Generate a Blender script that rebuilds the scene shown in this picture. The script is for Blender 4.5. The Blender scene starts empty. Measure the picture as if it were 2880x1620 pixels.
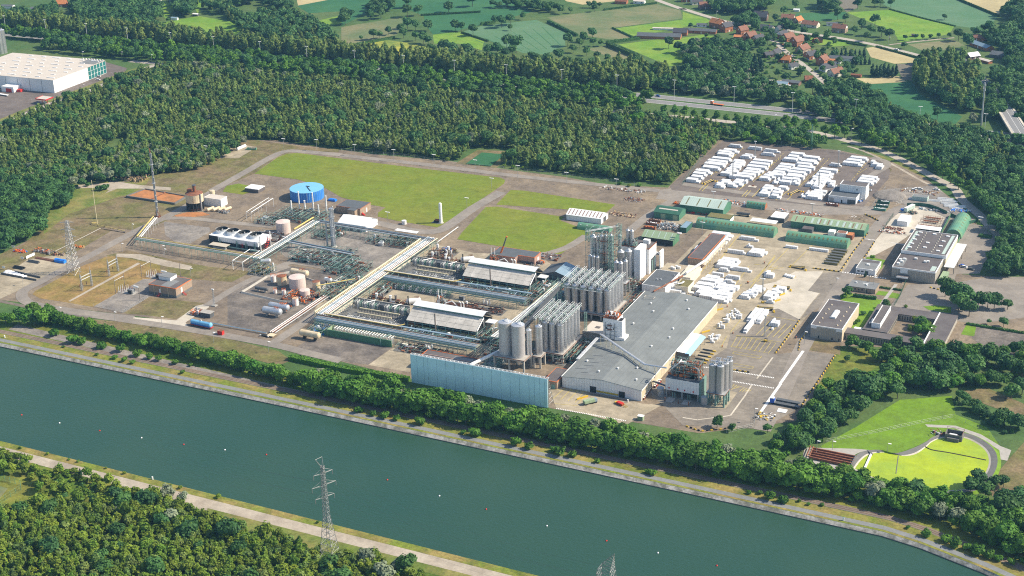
import bpy,bmesh,math,random
import numpy as np
from mathutils import Vector,Matrix
from mathutils.geometry import tessellate_polygon
# names for the often repeated material and part words
aa,ab,ac,ae,af,ag,ah,ai,aj,ak,al,am,an,ao,ap,aq,au,aw,ax,ay,az,aA,aB,aC,aD,aE,aF,aG,aH,aI,aJ,aK,aL,aM,aN,aO,aP,aQ,aR,aS,aT,aU,aV,aW,aX,aY,aZ,a0,a1,a2,a3,a4,a5,a6,a7,a8,a9,ba,bb,bc,bd,be,bf,bg,bh,bi,bj,bk,bm,bn,bo,bq,br,bs,bt,bu,bv,bw,bx,by,bz,bA,bB,bC,bD,bE,bF,bG,bH,bI,bJ,bK,bL,bM,bN,bO,bP,bQ,bR,bS,bT,bU,bV,bW,bX,bY,bZ,b0,b1,b3,b4,b5,b6,b7,b8,b9,cb,cc,cd,ce,cf,cg,cj,ck,cl,cn,co,cp,cq,cs,ct,cu,cv,cw,cA,cB,cC,cD,cE,cF,cG,cH,cI,cJ,cK,cL,cM,cN,cO,cP,cQ,cR,cS,cT,cU,cV,cW,cX,cY,cZ,c0,c3,c4,c5,c6,c7,c8,c9,da,db,dc,de,df,dg,dh,di,dj,dk,dl,dm,do,dp='pipe_white','white_wall','galvanised','steel_dark','frame_green','orange_paint','rust','field_plot','brick_wall','brown_tile','pipe_blue','dark_concrete','slate_roof','broad','cream_wall','pipe_cream','black','red_paint','tank_cream','pale_concrete','crop_bright','pipe_yellow','b','field','scrap_heap','tar_roof','pale_green_roof','yellow_paint','yard_concrete','green_dark','plant_road','concrete','concrete_track','dark_tile','dirt_grass','c','ShaderNodeTexNoise','paint_yellow','pale_roof','aluminium','roof','storage_tank','t2','park_grass','beige_panel','tan_brick','orange_tile','bush_dark','yard_asphalt','green_wall_paint','window','ShaderNodeHueSaturation','i','tank_blue','tarp_blue','green_roof','hut_green','scrap','canal','tar_grey','white_metal','pylon_steel','t3','f','glass','ShaderNodeNewGeometry','ShaderNodeMath','bush','grey_gravel','kind','Principled BSDF','a','ShaderNodeMapRange','crop_dark','country_road','silo_skin','leaf_dark','pipe_rack','roof_vent','crop_olive','dark_brick','wall_panel','door','paint_white','silver','round','roadside_wood','s1','pipework','wood_pole','structure','s3','Base Color','truck_blue','leaf_canal','wall','roof_patch','pipe_stack','s4','t4','Position','d','garden_lawn','copse','Roughness','column','bush_near','ShaderNodeMix','post','s2','grey_panel','pink_brick','roof_sheet','stuff','riser_pipe','nissen_hut','conifer','site_asphalt','shrub_ground','FLOAT_VECTOR','building','Scale','Value','green_sheet','moss','birch_round','transformer','body','meadow','stubble','bright','p3','leaf_birch','hedge','pipeline','green_shed','white_metal_y','u4','g','Detail','Vector','rust_soil','tank_pink','timber','leaf_near','avenue','near','staircase','tarpaulin','wing_wall','white_vessel','pump_station','mast_footing','tube_coil','product_line','Color','frame','lattice','wheel','h','site_gravel','lot_asphalt','pallet_wrap','canal_water','rough_verge','near_narrow','avenue_tree','avenue tree','sky_blue','silo_old','q4','poplar','birch','plinth_or_shade','pylon','cover','p4','highway','thicket','chimney','duct','trailer'
scene=bpy.context.scene
COL=scene.collection
R=math.radians
# camera, sky, sun, exposure
CAM=Vector((403.735,-833.31,390.))
_f,_p,_r,_psi=4440.,R(22.84),R(-1.72),R(25.85)
_cp,_sp,_cr,_sr=math.cos(_p),math.sin(_p),math.cos(_r),math.sin(_r)
ROT=(np.array([[_cr,-_sr,0],[_sr,_cr,0],[0,0,1]])@np.array([[1,0,0],[0,-_sp,-_cp],[0,_cp,-_sp]])@np.array([[math.cos(_psi),math.sin(_psi),0],[-math.sin(_psi),math.cos(_psi),0],[0,0,1]]))
cam_data=bpy.data.cameras.new('camera')
cam_data.lens=36.*_f/2880.
cam_data.clip_start,cam_data.clip_end=1.,12000.
cam=bpy.data.objects.new('camera',cam_data)
COL.objects.link(cam)
_m=Matrix(((ROT[0][0],-ROT[1][0],-ROT[2][0],CAM.x),(ROT[0][1],-ROT[1][1],-ROT[2][1],CAM.y),(ROT[0][2],-ROT[1][2],-ROT[2][2],CAM.z),(0,0,0,1)))
cam.matrix_world=_m
scene.camera=cam
SUN_EL,SUN_AZ=R(41.),R(24.)
world=bpy.data.worlds.new('World')
scene.world=world
world.use_nodes=True
wn=world.node_tree
sky=wn.nodes.new('ShaderNodeTexSky')
sky.sky_type='NISHITA'
sky.sun_disc=False
sky.sun_elevation=SUN_EL
sky.sun_rotation=math.pi/2-SUN_AZ
sky.air_density,sky.dust_density,sky.ozone_density=1.,1.,1.
wn.nodes['Background'].inputs['Strength'].default_value=.125
wn.links.new(sky.outputs[0],wn.nodes['Background'].inputs[cV])
sd=bpy.data.lights.new('sun','SUN')
sd.energy,sd.angle,sd.color=5.,R(.5),(1.,.9,.73)
sun=bpy.data.objects.new('sun',sd)
COL.objects.link(sun)
_s=Vector((math.cos(SUN_EL)*math.cos(SUN_AZ),math.cos(SUN_EL)*math.sin(SUN_AZ),math.sin(SUN_EL)))
sun.rotation_euler=_s.to_track_quat('Z','Y').to_euler()
sun.location=(600,300,700)
scene.view_settings.view_transform='Standard'
scene.view_settings.look='None'
scene.view_settings.exposure=.5
scene.view_settings.gamma=1.
scene.view_settings.use_curve_mapping=False
scene.cycles.max_bounces=6
scene.cycles.diffuse_bounces=2
scene.cycles.glossy_bounces=2
scene.cycles.transmission_bounces=2
scene.cycles.transparent_max_bounces=4
scene.cycles.volume_bounces=0
scene.cycles.use_denoising=False
scene.cycles.filter_width=1.1
# surveying: a traced photo point -> a point on the ground (or at height z)
FR={bq:(0,0,960),aB:(960,0,960),aO:(1920,0,960),bU:(0,540,960),'e':(960,540,960),bg:(1920,540,960),cE:(0,1080,960),cZ:(960,1080,960),a5:(1920,1080,960),'v':(0,0,2880),'p1':(360,560,480),'p2':(700,560,480),cu:(640,720,480),dj:(1080,640,480),'q1':(880,800,480),'q2':(1360,830,480),'q3':(1500,620,480),dc:(1700,880,480),bG:(1920,380,360),b3:(2180,380,360),bK:(1820,640,360),bR:(1820,790,420),'t1':(1920,0,480),aV:(2400,500,480),bf:(0,640,480),bS:(1820,520,480),'u1':(0,300,480),'u2':(2400,0,480),'u3':(2400,250,480),cD:(2250,760,480)}
def G(k,x,y,z=0.):
 ox,oy,w=FR[k]
 s=(1456. if k[0]=='u' else 2576.)/w
 d=ROT.T@np.array([(ox+x/s-1440)/_f,(oy+y/s-810)/_f,1.])
 t=(z-CAM.z)/d[2]
 return Vector((CAM.x+d[0]*t,CAM.y+d[1]*t,z))
def GP(k,pts,z=0.):
 return[G(k,x,y,z)for x,y in pts]
# materials
MATS={}
def M(name,col,rough=.75,var=.18,scale=.25,metal=0.,col2=None,scale2=.03,bump=0.,amt2=1.,rnd=0.,spec=.3,mot=0.,streak=0.):

 m=bpy.data.materials.new(name)
 m.use_nodes=True
 nt=m.node_tree
 b=nt.nodes[bo]
 b.inputs[bX].default_value=rough
 b.inputs['Metallic'].default_value=metal
 b.inputs['Specular IOR Level'].default_value=spec
 geo=nt.nodes.new(bi)
 last=None
 base=nt.nodes.new('ShaderNodeRGB')
 base.outputs[0].default_value=(*col,1)
 last=base.outputs[0]
 if col2 is not None:
  n2=nt.nodes.new(aP)
  n2.inputs[cg].default_value=scale2
  n2.inputs[cF].default_value=5
  n2.inputs[bX].default_value=.6
  nt.links.new(geo.outputs[bT],n2.inputs[cG])
  r2=nt.nodes.new('ShaderNodeValToRGB')
  r2.color_ramp.elements[0].position=.4
  r2.color_ramp.elements[1].position=.62
  r2.color_ramp.elements[1].color=(amt2,amt2,amt2,1)
  nt.links.new(n2.outputs['Fac'],r2.inputs[0])
  mx=nt.nodes.new(b0)
  mx.data_type='RGBA'
  nt.links.new(r2.outputs[0],mx.inputs['Factor'])
  nt.links.new(last,mx.inputs['A'])
  mx.inputs['B'].default_value=(*col2,1)
  last=mx.outputs['Result']
 if var>0:
  n1=nt.nodes.new(aP)
  n1.inputs[cg].default_value=scale
  n1.inputs[cF].default_value=6
  n1.inputs[bX].default_value=.65
  nt.links.new(geo.outputs[bT],n1.inputs[cG])
  mr=nt.nodes.new(br)
  mr.inputs['From Min'].default_value,mr.inputs['From Max'].default_value=.25,.75
  mr.inputs['To Min'].default_value,mr.inputs['To Max'].default_value=1-var,1+var
  nt.links.new(n1.outputs['Fac'],mr.inputs[cj])
  hs=nt.nodes.new(a4)
  nt.links.new(mr.outputs[0],hs.inputs[cj])
  nt.links.new(last,hs.inputs[cV])
  last=hs.outputs[0]
  if bump:
   bp=nt.nodes.new('ShaderNodeBump')
   bp.inputs['Strength'].default_value=bump
   nt.links.new(n1.outputs['Fac'],bp.inputs['Height'])
   nt.links.new(bp.outputs[0],b.inputs['Normal'])
 for amt,sc,st in((mot,.11,(1,1,1)),(mot*.6,.9,(1,1,1)),(streak,.25,(.12,1.6,1))):
  if amt<=0:continue
  mp=nt.nodes.new('ShaderNodeMapping');mp.inputs[cg].default_value=st
  nt.links.new(geo.outputs[bT],mp.inputs[0])
  n3=nt.nodes.new(aP)
  n3.inputs[cg].default_value=sc;n3.inputs[cF].default_value=7;n3.inputs[bX].default_value=.7
  n3.inputs['Distortion'].default_value=.6
  nt.links.new(mp.outputs[0],n3.inputs[cG])
  r3=nt.nodes.new(br)
  r3.inputs['From Min'].default_value,r3.inputs['From Max'].default_value=.36,.6
  r3.inputs['To Min'].default_value,r3.inputs['To Max'].default_value=1-amt,1+amt*.45
  nt.links.new(n3.outputs['Fac'],r3.inputs[cj])
  h3=nt.nodes.new(a4)
  nt.links.new(r3.outputs[0],h3.inputs[cj]);nt.links.new(last,h3.inputs[cV])
  last=h3.outputs[0]
 if rnd>0:
  oi=nt.nodes.new('ShaderNodeObjectInfo')
  mr=nt.nodes.new(br)
  mr.inputs['To Min'].default_value,mr.inputs['To Max'].default_value=1-rnd,1+rnd
  nt.links.new(oi.outputs['Random'],mr.inputs[cj])
  hs=nt.nodes.new(a4)
  nt.links.new(mr.outputs[0],hs.inputs[cj])
  nt.links.new(last,hs.inputs[cV])
  last=hs.outputs[0]
 nt.links.new(last,b.inputs[bL])
 MATS[name]=m
 return m
def stripes(name,colA,colB,axis,period,duty=.08,rough=.6,metal=0.,bump=.3,var=.12):

 m=M(name,colA,rough,var,.12,metal)
 nt=m.node_tree
 b=nt.nodes[bo]
 src=b.inputs[bL].links[0].from_socket
 geo=nt.nodes.new(bi)
 sx=nt.nodes.new('ShaderNodeSeparateXYZ')
 nt.links.new(geo.outputs[bT],sx.inputs[0])
 d=nt.nodes.new(bj);d.operation='DIVIDE'
 nt.links.new(sx.outputs[axis],d.inputs[0]);d.inputs[1].default_value=period
 fr=nt.nodes.new(bj);fr.operation='FRACT'
 nt.links.new(d.outputs[0],fr.inputs[0])
 lt=nt.nodes.new(bj);lt.operation='LESS_THAN'
 nt.links.new(fr.outputs[0],lt.inputs[0]);lt.inputs[1].default_value=duty
 mx=nt.nodes.new(b0);mx.data_type='RGBA'
 nt.links.new(lt.outputs[0],mx.inputs['Factor'])
 nt.links.new(src,mx.inputs['A'])
 mx.inputs['B'].default_value=(*colB,1)
 nt.links.new(mx.outputs['Result'],b.inputs[bL])
 return m
def leaf_mat(name,c1,c2,rnd=.25,trans=.25):

 m=bpy.data.materials.new(name)
 m.use_nodes=True
 nt=m.node_tree
 b=nt.nodes[bo]
 b.inputs[bX].default_value=.65
 b.inputs['Specular IOR Level'].default_value=.25
 oi=nt.nodes.new('ShaderNodeObjectInfo')
 geo=nt.nodes.new(bi)
 n1=nt.nodes.new(aP)
 n1.inputs[cg].default_value=.35
 n1.inputs[cF].default_value=3
 nt.links.new(geo.outputs[bT],n1.inputs[cG])
 ad=nt.nodes.new(bj);ad.operation='ADD'
 nt.links.new(oi.outputs['Random'],ad.inputs[0]);nt.links.new(n1.outputs['Fac'],ad.inputs[1])
 mu=nt.nodes.new(bj);mu.operation='MULTIPLY_ADD'
 nt.links.new(ad.outputs[0],mu.inputs[0]);mu.inputs[1].default_value=.8;mu.inputs[2].default_value=-.3
 mu.use_clamp=True
 mx=nt.nodes.new(b0);mx.data_type='RGBA'
 nt.links.new(mu.outputs[0],mx.inputs['Factor'])
 mx.inputs['A'].default_value=(*c1,1);mx.inputs['B'].default_value=(*c2,1)
 mr=nt.nodes.new(br)
 mr.inputs['To Min'].default_value,mr.inputs['To Max'].default_value=1-rnd,1+rnd
 wn_=nt.nodes.new('ShaderNodeTexWhiteNoise');wn_.noise_dimensions='1D'
 m7=nt.nodes.new(bj);m7.operation='MULTIPLY'
 nt.links.new(oi.outputs['Random'],m7.inputs[0]);m7.inputs[1].default_value=77.7
 nt.links.new(m7.outputs[0],wn_.inputs['W'])
 nt.links.new(wn_.outputs[cj],mr.inputs[cj])
 hs=nt.nodes.new(a4)
 nt.links.new(mr.outputs[0],hs.inputs[cj]);nt.links.new(mx.outputs['Result'],hs.inputs[cV])
 nt.links.new(hs.outputs[0],b.inputs[bL])
 tr=nt.nodes.new('ShaderNodeBsdfTranslucent')
 nt.links.new(hs.outputs[0],tr.inputs[cV])
 ms=nt.nodes.new('ShaderNodeMixShader')
 ms.inputs[0].default_value=trans
 nt.links.new(b.outputs[0],ms.inputs[1]);nt.links.new(tr.outputs[0],ms.inputs[2])
 nt.links.new(ms.outputs[0],nt.nodes['Material Output'].inputs['Surface'])
 MATS[name]=m
 return m
M(aC,(.06,.125,.03),.9,.25,.5,col2=(.1,.145,.04),scale2=.012,mot=.2)
M('lawn_grass',(.15,.205,.014),.9,.16,.35,col2=(.185,.205,.022),scale2=.02,mot=.14,streak=.08)
M(aW,(.15,.275,.012),.9,.18,.35,col2=(.13,.22,.018),scale2=.05,mot=.15)
M(cq,(.12,.165,.026),.9,.3,.5,col2=(.23,.205,.062),scale2=.05,mot=.25)
M('crop_teal',(.085,.185,.085),.9,.1,.3,col2=(.11,.2,.1),scale2=.02,streak=.12)
M(bs,(.028,.12,.045),.9,.12,.3,col2=(.045,.145,.05),scale2=.02,mot=.12)
M(az,(.13,.26,.022),.9,.15,.3,col2=(.2,.3,.035),scale2=.03,mot=.15)
M('crop_yellow',(.36,.35,.045),.9,.2,.3,col2=(.15,.22,.04),scale2=.025,mot=.2)
M(by,(.125,.165,.065),.9,.15,.3,col2=(.21,.195,.095),scale2=.02,streak=.15)
M(cs,(.47,.39,.2),.9,.15,.3,col2=(.4,.33,.17),scale2=.03,streak=.12)
M('soil',(.17,.15,.11),.9,.15,.3)
M(c0,(.19,.15,.112),.9,.2,.5,col2=(.265,.205,.138),scale2=.03,mot=.26)
M(cc,(.14,.12,.106),.85,.2,.6,col2=(.215,.182,.15),scale2=.05,mot=.32,streak=.12)
M(aN,(.205,.152,.082),.95,.3,.5,col2=(.15,.142,.045),scale2=.045,mot=.32)
M('dry_grass',(.3,.19,.072),.95,.25,.5,col2=(.215,.17,.045),scale2=.05,mot=.25)
M('bank_grass',(.155,.195,.022),.95,.35,.6,col2=(.27,.21,.065),scale2=.06,mot=.3)
M(cd,(.085,.15,.014),.95,.35,.3,col2=(.19,.19,.03),scale2=.045,mot=.3)
M('road',(.285,.248,.208),.85,.12,.3,col2=(.235,.205,.175),scale2=.05,mot=.12)
M(bt,(.42,.37,.31),.85,.12,.3)
M(dk,(.22,.215,.21),.85,.1,.3)
M('path_asphalt',(.215,.22,.215),.85,.12,.3,mot=.12)
M(aL,(.44,.38,.3),.9,.15,.25,col2=(.34,.285,.22),scale2=.05,mot=.16)
M(ay,(.57,.51,.42),.85,.12,.2,col2=(.48,.43,.345),scale2=.05,mot=.12)
M(aH,(.41,.345,.245),.85,.14,.25,col2=(.315,.265,.185),scale2=.045,mot=.22,streak=.08)
M(a1,(.255,.22,.178),.85,.14,.3,col2=(.205,.178,.148),scale2=.05,mot=.18,streak=.12)
M(c3,(.15,.122,.106),.85,.14,.3,col2=(.185,.152,.13),scale2=.04,mot=.16,streak=.1)
M('sand',(.5,.38,.22),.95,.2,.3)
M(cH,(.45,.185,.065),.95,.25,.3,col2=(.33,.15,.06),scale2=.09)
M('ballast',(.17,.14,.115),.95,.25,1.,col2=(.24,.19,.14),scale2=.1)
M(bm,(.215,.192,.172),.95,.22,.5,col2=(.285,.252,.215),scale2=.06,mot=.28)
M(bC,(.78,.76,.72),.7,.1,.5)
M(aQ,(.5,.395,.11),.7,.2,.5)
M('revetment',(.45,.42,.37),.9,.45,.9,col2=(.2,.19,.15),scale2=.25)
M('duckweed',(.36,.45,.018),.6,.07,.3,col2=(.28,.39,.035),scale2=.05,mot=.12)
M(aK,(.38,.355,.315),.85,.18,.4)
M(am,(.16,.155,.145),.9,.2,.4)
M(aX,(.56,.47,.33),.8,.1,.3)
M(b4,(.36,.33,.28),.8,.12,.3)
M(ab,(.8,.79,.77),.6,.05,.3)
M(ap,(.66,.6,.48),.7,.08,.3)
M(aj,(.36,.145,.075),.85,.2,.6)
M(bz,(.22,.13,.1),.85,.2,.6)
M(aY,(.34,.25,.18),.85,.15,.5)
M(b5,(.4,.26,.21),.85,.15,.5)
M(aZ,(.52,.2,.075),.8,.2,.6)
M(ak,(.24,.115,.075),.8,.2,.6)
M(aM,(.075,.075,.085),.75,.2,.6)
M(aE,(.115,.1,.1),.9,.14,.2,col2=(.14,.125,.12),scale2=.08)
M(bc,(.2,.205,.205),.9,.14,.2)
M(an,(.105,.115,.125),.8,.16,.25)
stripes('membrane_roof',(.195,.208,.204),(.155,.168,.165),0,3.,.06,.75,var=.2)
M(aR,(.55,.49,.42),.85,.08,.2)
stripes(bd,(.78,.78,.77),(.55,.55,.56),0,1.6,.1,.5)
stripes(cC,(.78,.78,.77),(.55,.55,.56),1,1.6,.1,.5)
M(b6,(.62,.575,.51),.7,.14,.2,col2=(.5,.465,.41),scale2=.12,mot=.12)
M('ridge_sheet',(.66,.67,.68),.55,.08,.2)
M('blue_sheet',(.64,.89,.97),.5,.06,.2,mot=.06)
M('canopy_blue',(.33,.58,.85),.5,.05,.2)
M(da,(.19,.47,.72),.5,.06,.2)
M(a6,(.035,.2,.62),.5,.08,.3)
M(a7,(.03,.22,.72),.5,.2,1.)
M(bM,(.02,.1,.5),.35,.05,1.)
stripes(ck,(.075,.2,.13),(.05,.14,.09),0,1.2,.12,.6)
M(aI,(.045,.13,.085),.6,.15,.4)
stripes(a8,(.29,.38,.235),(.22,.3,.18),0,1.5,.12,.65)
stripes(aF,(.44,.53,.47),(.34,.42,.38),0,1.5,.12,.6)
M(a9,(.105,.27,.185),.5,.14,.4,col2=(.16,.3,.17),scale2=.12)
M(cl,(.17,.15,.06),.95,.3,1.)
M(a2,(.09,.21,.115),.85,.2,.3)
M(af,(.19,.31,.265),.6,.12,.5)
M(aa,(.72,.72,.7),.4,.1,.5,spec=.5)
M(al,(.22,.31,.38),.45,.12,.3,spec=.5)
M(aA,(.66,.5,.15),.5,.12,.5)
M(aq,(.7,.6,.38),.5,.12,.5)
M(aS,(.62,.63,.65),.42,.14,.35,metal=.55,spec=.5)
stripes(bu,(.6,.605,.62),(.45,.455,.47),2,1.5,.08,.36,.8)
stripes(db,(.5,.475,.46),(.42,.39,.37),2,.9,.12,.5,.35)
M(ac,(.42,.43,.43),.5,.1,.5,metal=.4)
M(be,(.26,.265,.265),.55,.15,.5,metal=.3)
M(ae,(.1,.105,.11),.6,.2,.5)
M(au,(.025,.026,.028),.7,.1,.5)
M(ah,(.27,.105,.055),.85,.3,.5,col2=(.17,.075,.045),scale2=.4)
M(ag,(.62,.16,.035),.6,.15,.5)
M(aw,(.55,.035,.025),.5,.12,.5)
M(aG,(.66,.44,.04),.5,.1,.5)
M(cI,(.66,.53,.47),.6,.08,.25)
M(ax,(.68,.57,.4),.6,.14,.3,col2=(.58,.46,.29),scale2=.2)
M(bI,(.2,.17,.145),.9,.2,.5)
M(cJ,(.42,.3,.14),.85,.2,.5)
M(bh,(.03,.045,.055),.12,0.,spec=.6)
M('teal_glass',(.02,.16,.155),.15,.1,.2,spec=.6)
M(c4,(.76,.765,.77),.45,.03,.8)
M('bark',(.1,.08,.06),.95,.2,1.)
M(ba,(.3,.28,.27),.7,.5,1.5,col2=(.36,.2,.11),scale2=.6)
M('hedge_dark',(.035,.075,.015),.9,.4,1.2)
leaf_mat(bN,(.051,.158,.016),(.123,.247,.025))
leaf_mat(cv,(.09,.178,.042),(.235,.295,.072),.34,.34)
leaf_mat(cK,(.095,.2,.02),(.24,.3,.034),.3,.34)
leaf_mat(bv,(.042,.12,.036),(.083,.184,.039))
leaf_mat('leaf_silver',(.184,.23,.143),(.276,.31,.187))
leaf_mat('leaf_conifer',(.02,.063,.034),(.036,.091,.042),.15)
leaf_mat('leaf_bright',(.083,.23,.02),(.143,.276,.03))
leaf_mat('leaf_field',(.042,.128,.042),(.091,.188,.049))
def water_mat():
 m=bpy.data.materials.new(c5)
 m.use_nodes=True
 nt=m.node_tree
 b=nt.nodes[bo]
 b.inputs[bL].default_value=(.018,.068,.06,1)
 b.inputs[bX].default_value=.22
 b.inputs['IOR'].default_value=1.33
 geo=nt.nodes.new(bi)
 n=nt.nodes.new(aP)
 n.inputs[cg].default_value=.012;n.inputs[cF].default_value=4
 nt.links.new(geo.outputs[bT],n.inputs[cG])
 mx=nt.nodes.new(b0);mx.data_type='RGBA'
 nt.links.new(n.outputs['Fac'],mx.inputs['Factor'])
 mx.inputs['A'].default_value=(.014,.06,.045,1);mx.inputs['B'].default_value=(.04,.084,.048,1)
 nt.links.new(mx.outputs['Result'],b.inputs[bL])
 w=nt.nodes.new(aP)
 w.inputs[cg].default_value=.55;w.inputs[cF].default_value=5
 mp=nt.nodes.new('ShaderNodeMapping');mp.inputs[cg].default_value=(.6,1.5,1)
 nt.links.new(geo.outputs[bT],mp.inputs[0]);nt.links.new(mp.outputs[0],w.inputs[cG])
 bp=nt.nodes.new('ShaderNodeBump');bp.inputs['Strength'].default_value=.35;bp.inputs['Distance'].default_value=.5
 nt.links.new(w.outputs['Fac'],bp.inputs['Height']);nt.links.new(bp.outputs[0],b.inputs['Normal'])
 MATS[c5]=m
water_mat()
# mesh helpers
class MB:
 def __init__(s):s.v,s.f,s.m=[],[],[]
 def quad(s,pts,m=0):
  i=len(s.v);s.v+=[tuple(p)for p in pts];s.f.append(tuple(range(i,i+len(pts))));s.m.append(m);return s
 def box(s,x0,y0,z0,x1,y1,z1,m=0,top=None,rz=0.,c=None):
  i=len(s.v)
  P=[(x0,y0,z0),(x1,y0,z0),(x1,y1,z0),(x0,y1,z0),(x0,y0,z1),(x1,y0,z1),(x1,y1,z1),(x0,y1,z1)]
  if rz:
   cx,cy=c if c else((x0+x1)/2,(y0+y1)/2)
   ca,sa=math.cos(rz),math.sin(rz)
   P=[(cx+(x-cx)*ca-(y-cy)*sa,cy+(x-cx)*sa+(y-cy)*ca,z)for x,y,z in P]
  s.v+=P
  for k,f in enumerate(((0,3,2,1),(4,5,6,7),(0,1,5,4),(1,2,6,5),(2,3,7,6),(3,0,4,7))):
   s.f.append(tuple(i+a for a in f));s.m.append(top if(top is not None and k==1)else m)
  return s
 def cyl(s,p0,p1,r0,r1=None,n=8,m=0,cap=None):
  p0,p1=Vector(p0),Vector(p1)
  r1=r0 if r1 is None else r1
  d=(p1-p0)
  if d.length<1e-6:return s
  q=d.normalized()
  u=q.cross(Vector((0,0,1))if abs(q.z)<.9 else Vector((1,0,0))).normalized();w=q.cross(u)
  i=len(s.v)
  for p,r in((p0,r0),(p1,r1)):
   for k in range(n):
    a=2*math.pi*k/n
    s.v.append(tuple(p+u*(r*math.cos(a))+w*(r*math.sin(a))))
  for k in range(n):
   j=(k+1)%n
   s.f.append((i+k,i+j,i+n+j,i+n+k));s.m.append(m)
  s.f.append(tuple(i+n+k for k in range(n)));s.m.append(m if cap is None else cap)
  s.f.append(tuple(i+k for k in reversed(range(n))));s.m.append(m)
  return s
 def bar(s,p0,p1,t=.12,m=0):return s.cyl(p0,p1,t,t,4,m)
 def tube(s,pts,r,n=6,m=0):
  for a,b in zip(pts,pts[1:]):s.cyl(a,b,r,r,n,m)
  return s
 def dome(s,c,r,h,n=12,k=4,m=0):
  i=len(s.v)
  for a in range(k):
   t=a/k*math.pi/2
   for b in range(n):
    g=2*math.pi*b/n
    s.v.append((c[0]+r*math.cos(t)*math.cos(g),c[1]+r*math.cos(t)*math.sin(g),c[2]+h*math.sin(t)))
  s.v.append((c[0],c[1],c[2]+h))
  for a in range(k-1):
   for b in range(n):
    j=(b+1)%n
    s.f.append((i+a*n+b,i+a*n+j,i+(a+1)*n+j,i+(a+1)*n+b));s.m.append(m)
  for b in range(n):
   s.f.append((i+(k-1)*n+b,i+(k-1)*n+(b+1)%n,i+k*n));s.m.append(m)
  return s
 def prism(s,poly,z0,z1,m=0,top=None):
  n=len(poly);i=len(s.v)
  s.v+=[(p[0],p[1],z0)for p in poly]+[(p[0],p[1],z1)for p in poly]
  ar=sum(poly[k][0]*poly[(k+1)%n][1]-poly[(k+1)%n][0]*poly[k][1]for k in range(n))
  idx=list(range(n))if ar>0 else list(reversed(range(n)))
  s.f.append(tuple(i+n+k for k in idx));s.m.append(m if top is None else top)
  for a in range(n):
   k,j=idx[a],idx[(a+1)%n]
   s.f.append((i+k,i+j,i+n+j,i+n+k));s.m.append(m)
  return s
 def gable(s,x0,y0,x1,y1,z0,zr,axis='x',m=0,wall=None,over=.3):

  if axis=='x':
   ym=(y0+y1)/2
   A=[(x0-over,y0-over,z0),(x1+over,y0-over,z0),(x1+over,ym,zr),(x0-over,ym,zr)]
   B=[(x1+over,y1+over,z0),(x0-over,y1+over,z0),(x0-over,ym,zr),(x1+over,ym,zr)]
   E=[[(x0,y1,z0),(x0,y0,z0),(x0,ym,zr-.1)],[(x1,y0,z0),(x1,y1,z0),(x1,ym,zr-.1)]]
  else:
   xm=(x0+x1)/2
   A=[(x0-over,y1+over,z0),(x0-over,y0-over,z0),(xm,y0-over,zr),(xm,y1+over,zr)]
   B=[(x1+over,y0-over,z0),(x1+over,y1+over,z0),(xm,y1+over,zr),(xm,y0-over,zr)]
   E=[[(x0,y0,z0),(x1,y0,z0),(xm,y0,zr-.1)],[(x1,y1,z0),(x0,y1,z0),(xm,y1,zr-.1)]]
  for q in(A,B):
   s.quad(q,m);s.quad([(p[0],p[1],p[2]-.15)for p in reversed(q)],m)
  if wall is not None:
   for t in E:s.quad(t,wall)
  return s
 def B(s,name,mats,parent=None,local=False,smooth=False):
  me=bpy.data.meshes.new(name)
  off=(0,0,0)
  if parent is not None and not local:
   off=parent.matrix_basis.translation if not parent.parent else parent['_w']
  v=s.v
  if any(off):v=[(a-off[0],b-off[1],c-off[2])for a,b,c in v]
  me.from_pydata(v,[],s.f)
  if not isinstance(mats,(list,tuple)):mats=[mats]
  for q in mats:me.materials.append(MATS[q])
  if len(mats)>1:me.polygons.foreach_set('material_index',s.m)
  if smooth:me.polygons.foreach_set('use_smooth',[True]*len(s.f))
  me.update()
  o=bpy.data.objects.new(name,me)
  COL.objects.link(o)
  if parent is not None:o.parent=parent
  return o
def Bx(*a,**k):return MB().box(*a,**k)
def Cy(*a,**k):return MB().cyl(*a,**k)
def tag(o,label=None,cat=None,group=None,kind=None):
 if label:o['label']=label
 if cat:o['category']=cat
 if group:o['group']=group
 if kind:o[bn]=kind
 return o
def TH(name,label,cat,loc,rz=0.,group=None):
 o=bpy.data.objects.new(name,None)
 o.empty_display_size=.5
 COL.objects.link(o)
 o.matrix_basis=Matrix.Translation(Vector(loc))@Matrix.Rotation(rz,4,'Z')
 return tag(o,label,cat,group)
def sub(name,mb,mats,parent,root):

 o=mb.B(name,mats)
 me=o.data
 t=root.matrix_basis.translation
 me.transform(Matrix.Translation(-t))
 o.parent=parent
 return o
def copy_tree(o,parent=None):
 c=o.copy();COL.objects.link(c)
 if parent is not None:c.parent=parent
 for ch in list(o.children):copy_tree(ch,c)
 return c
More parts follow.
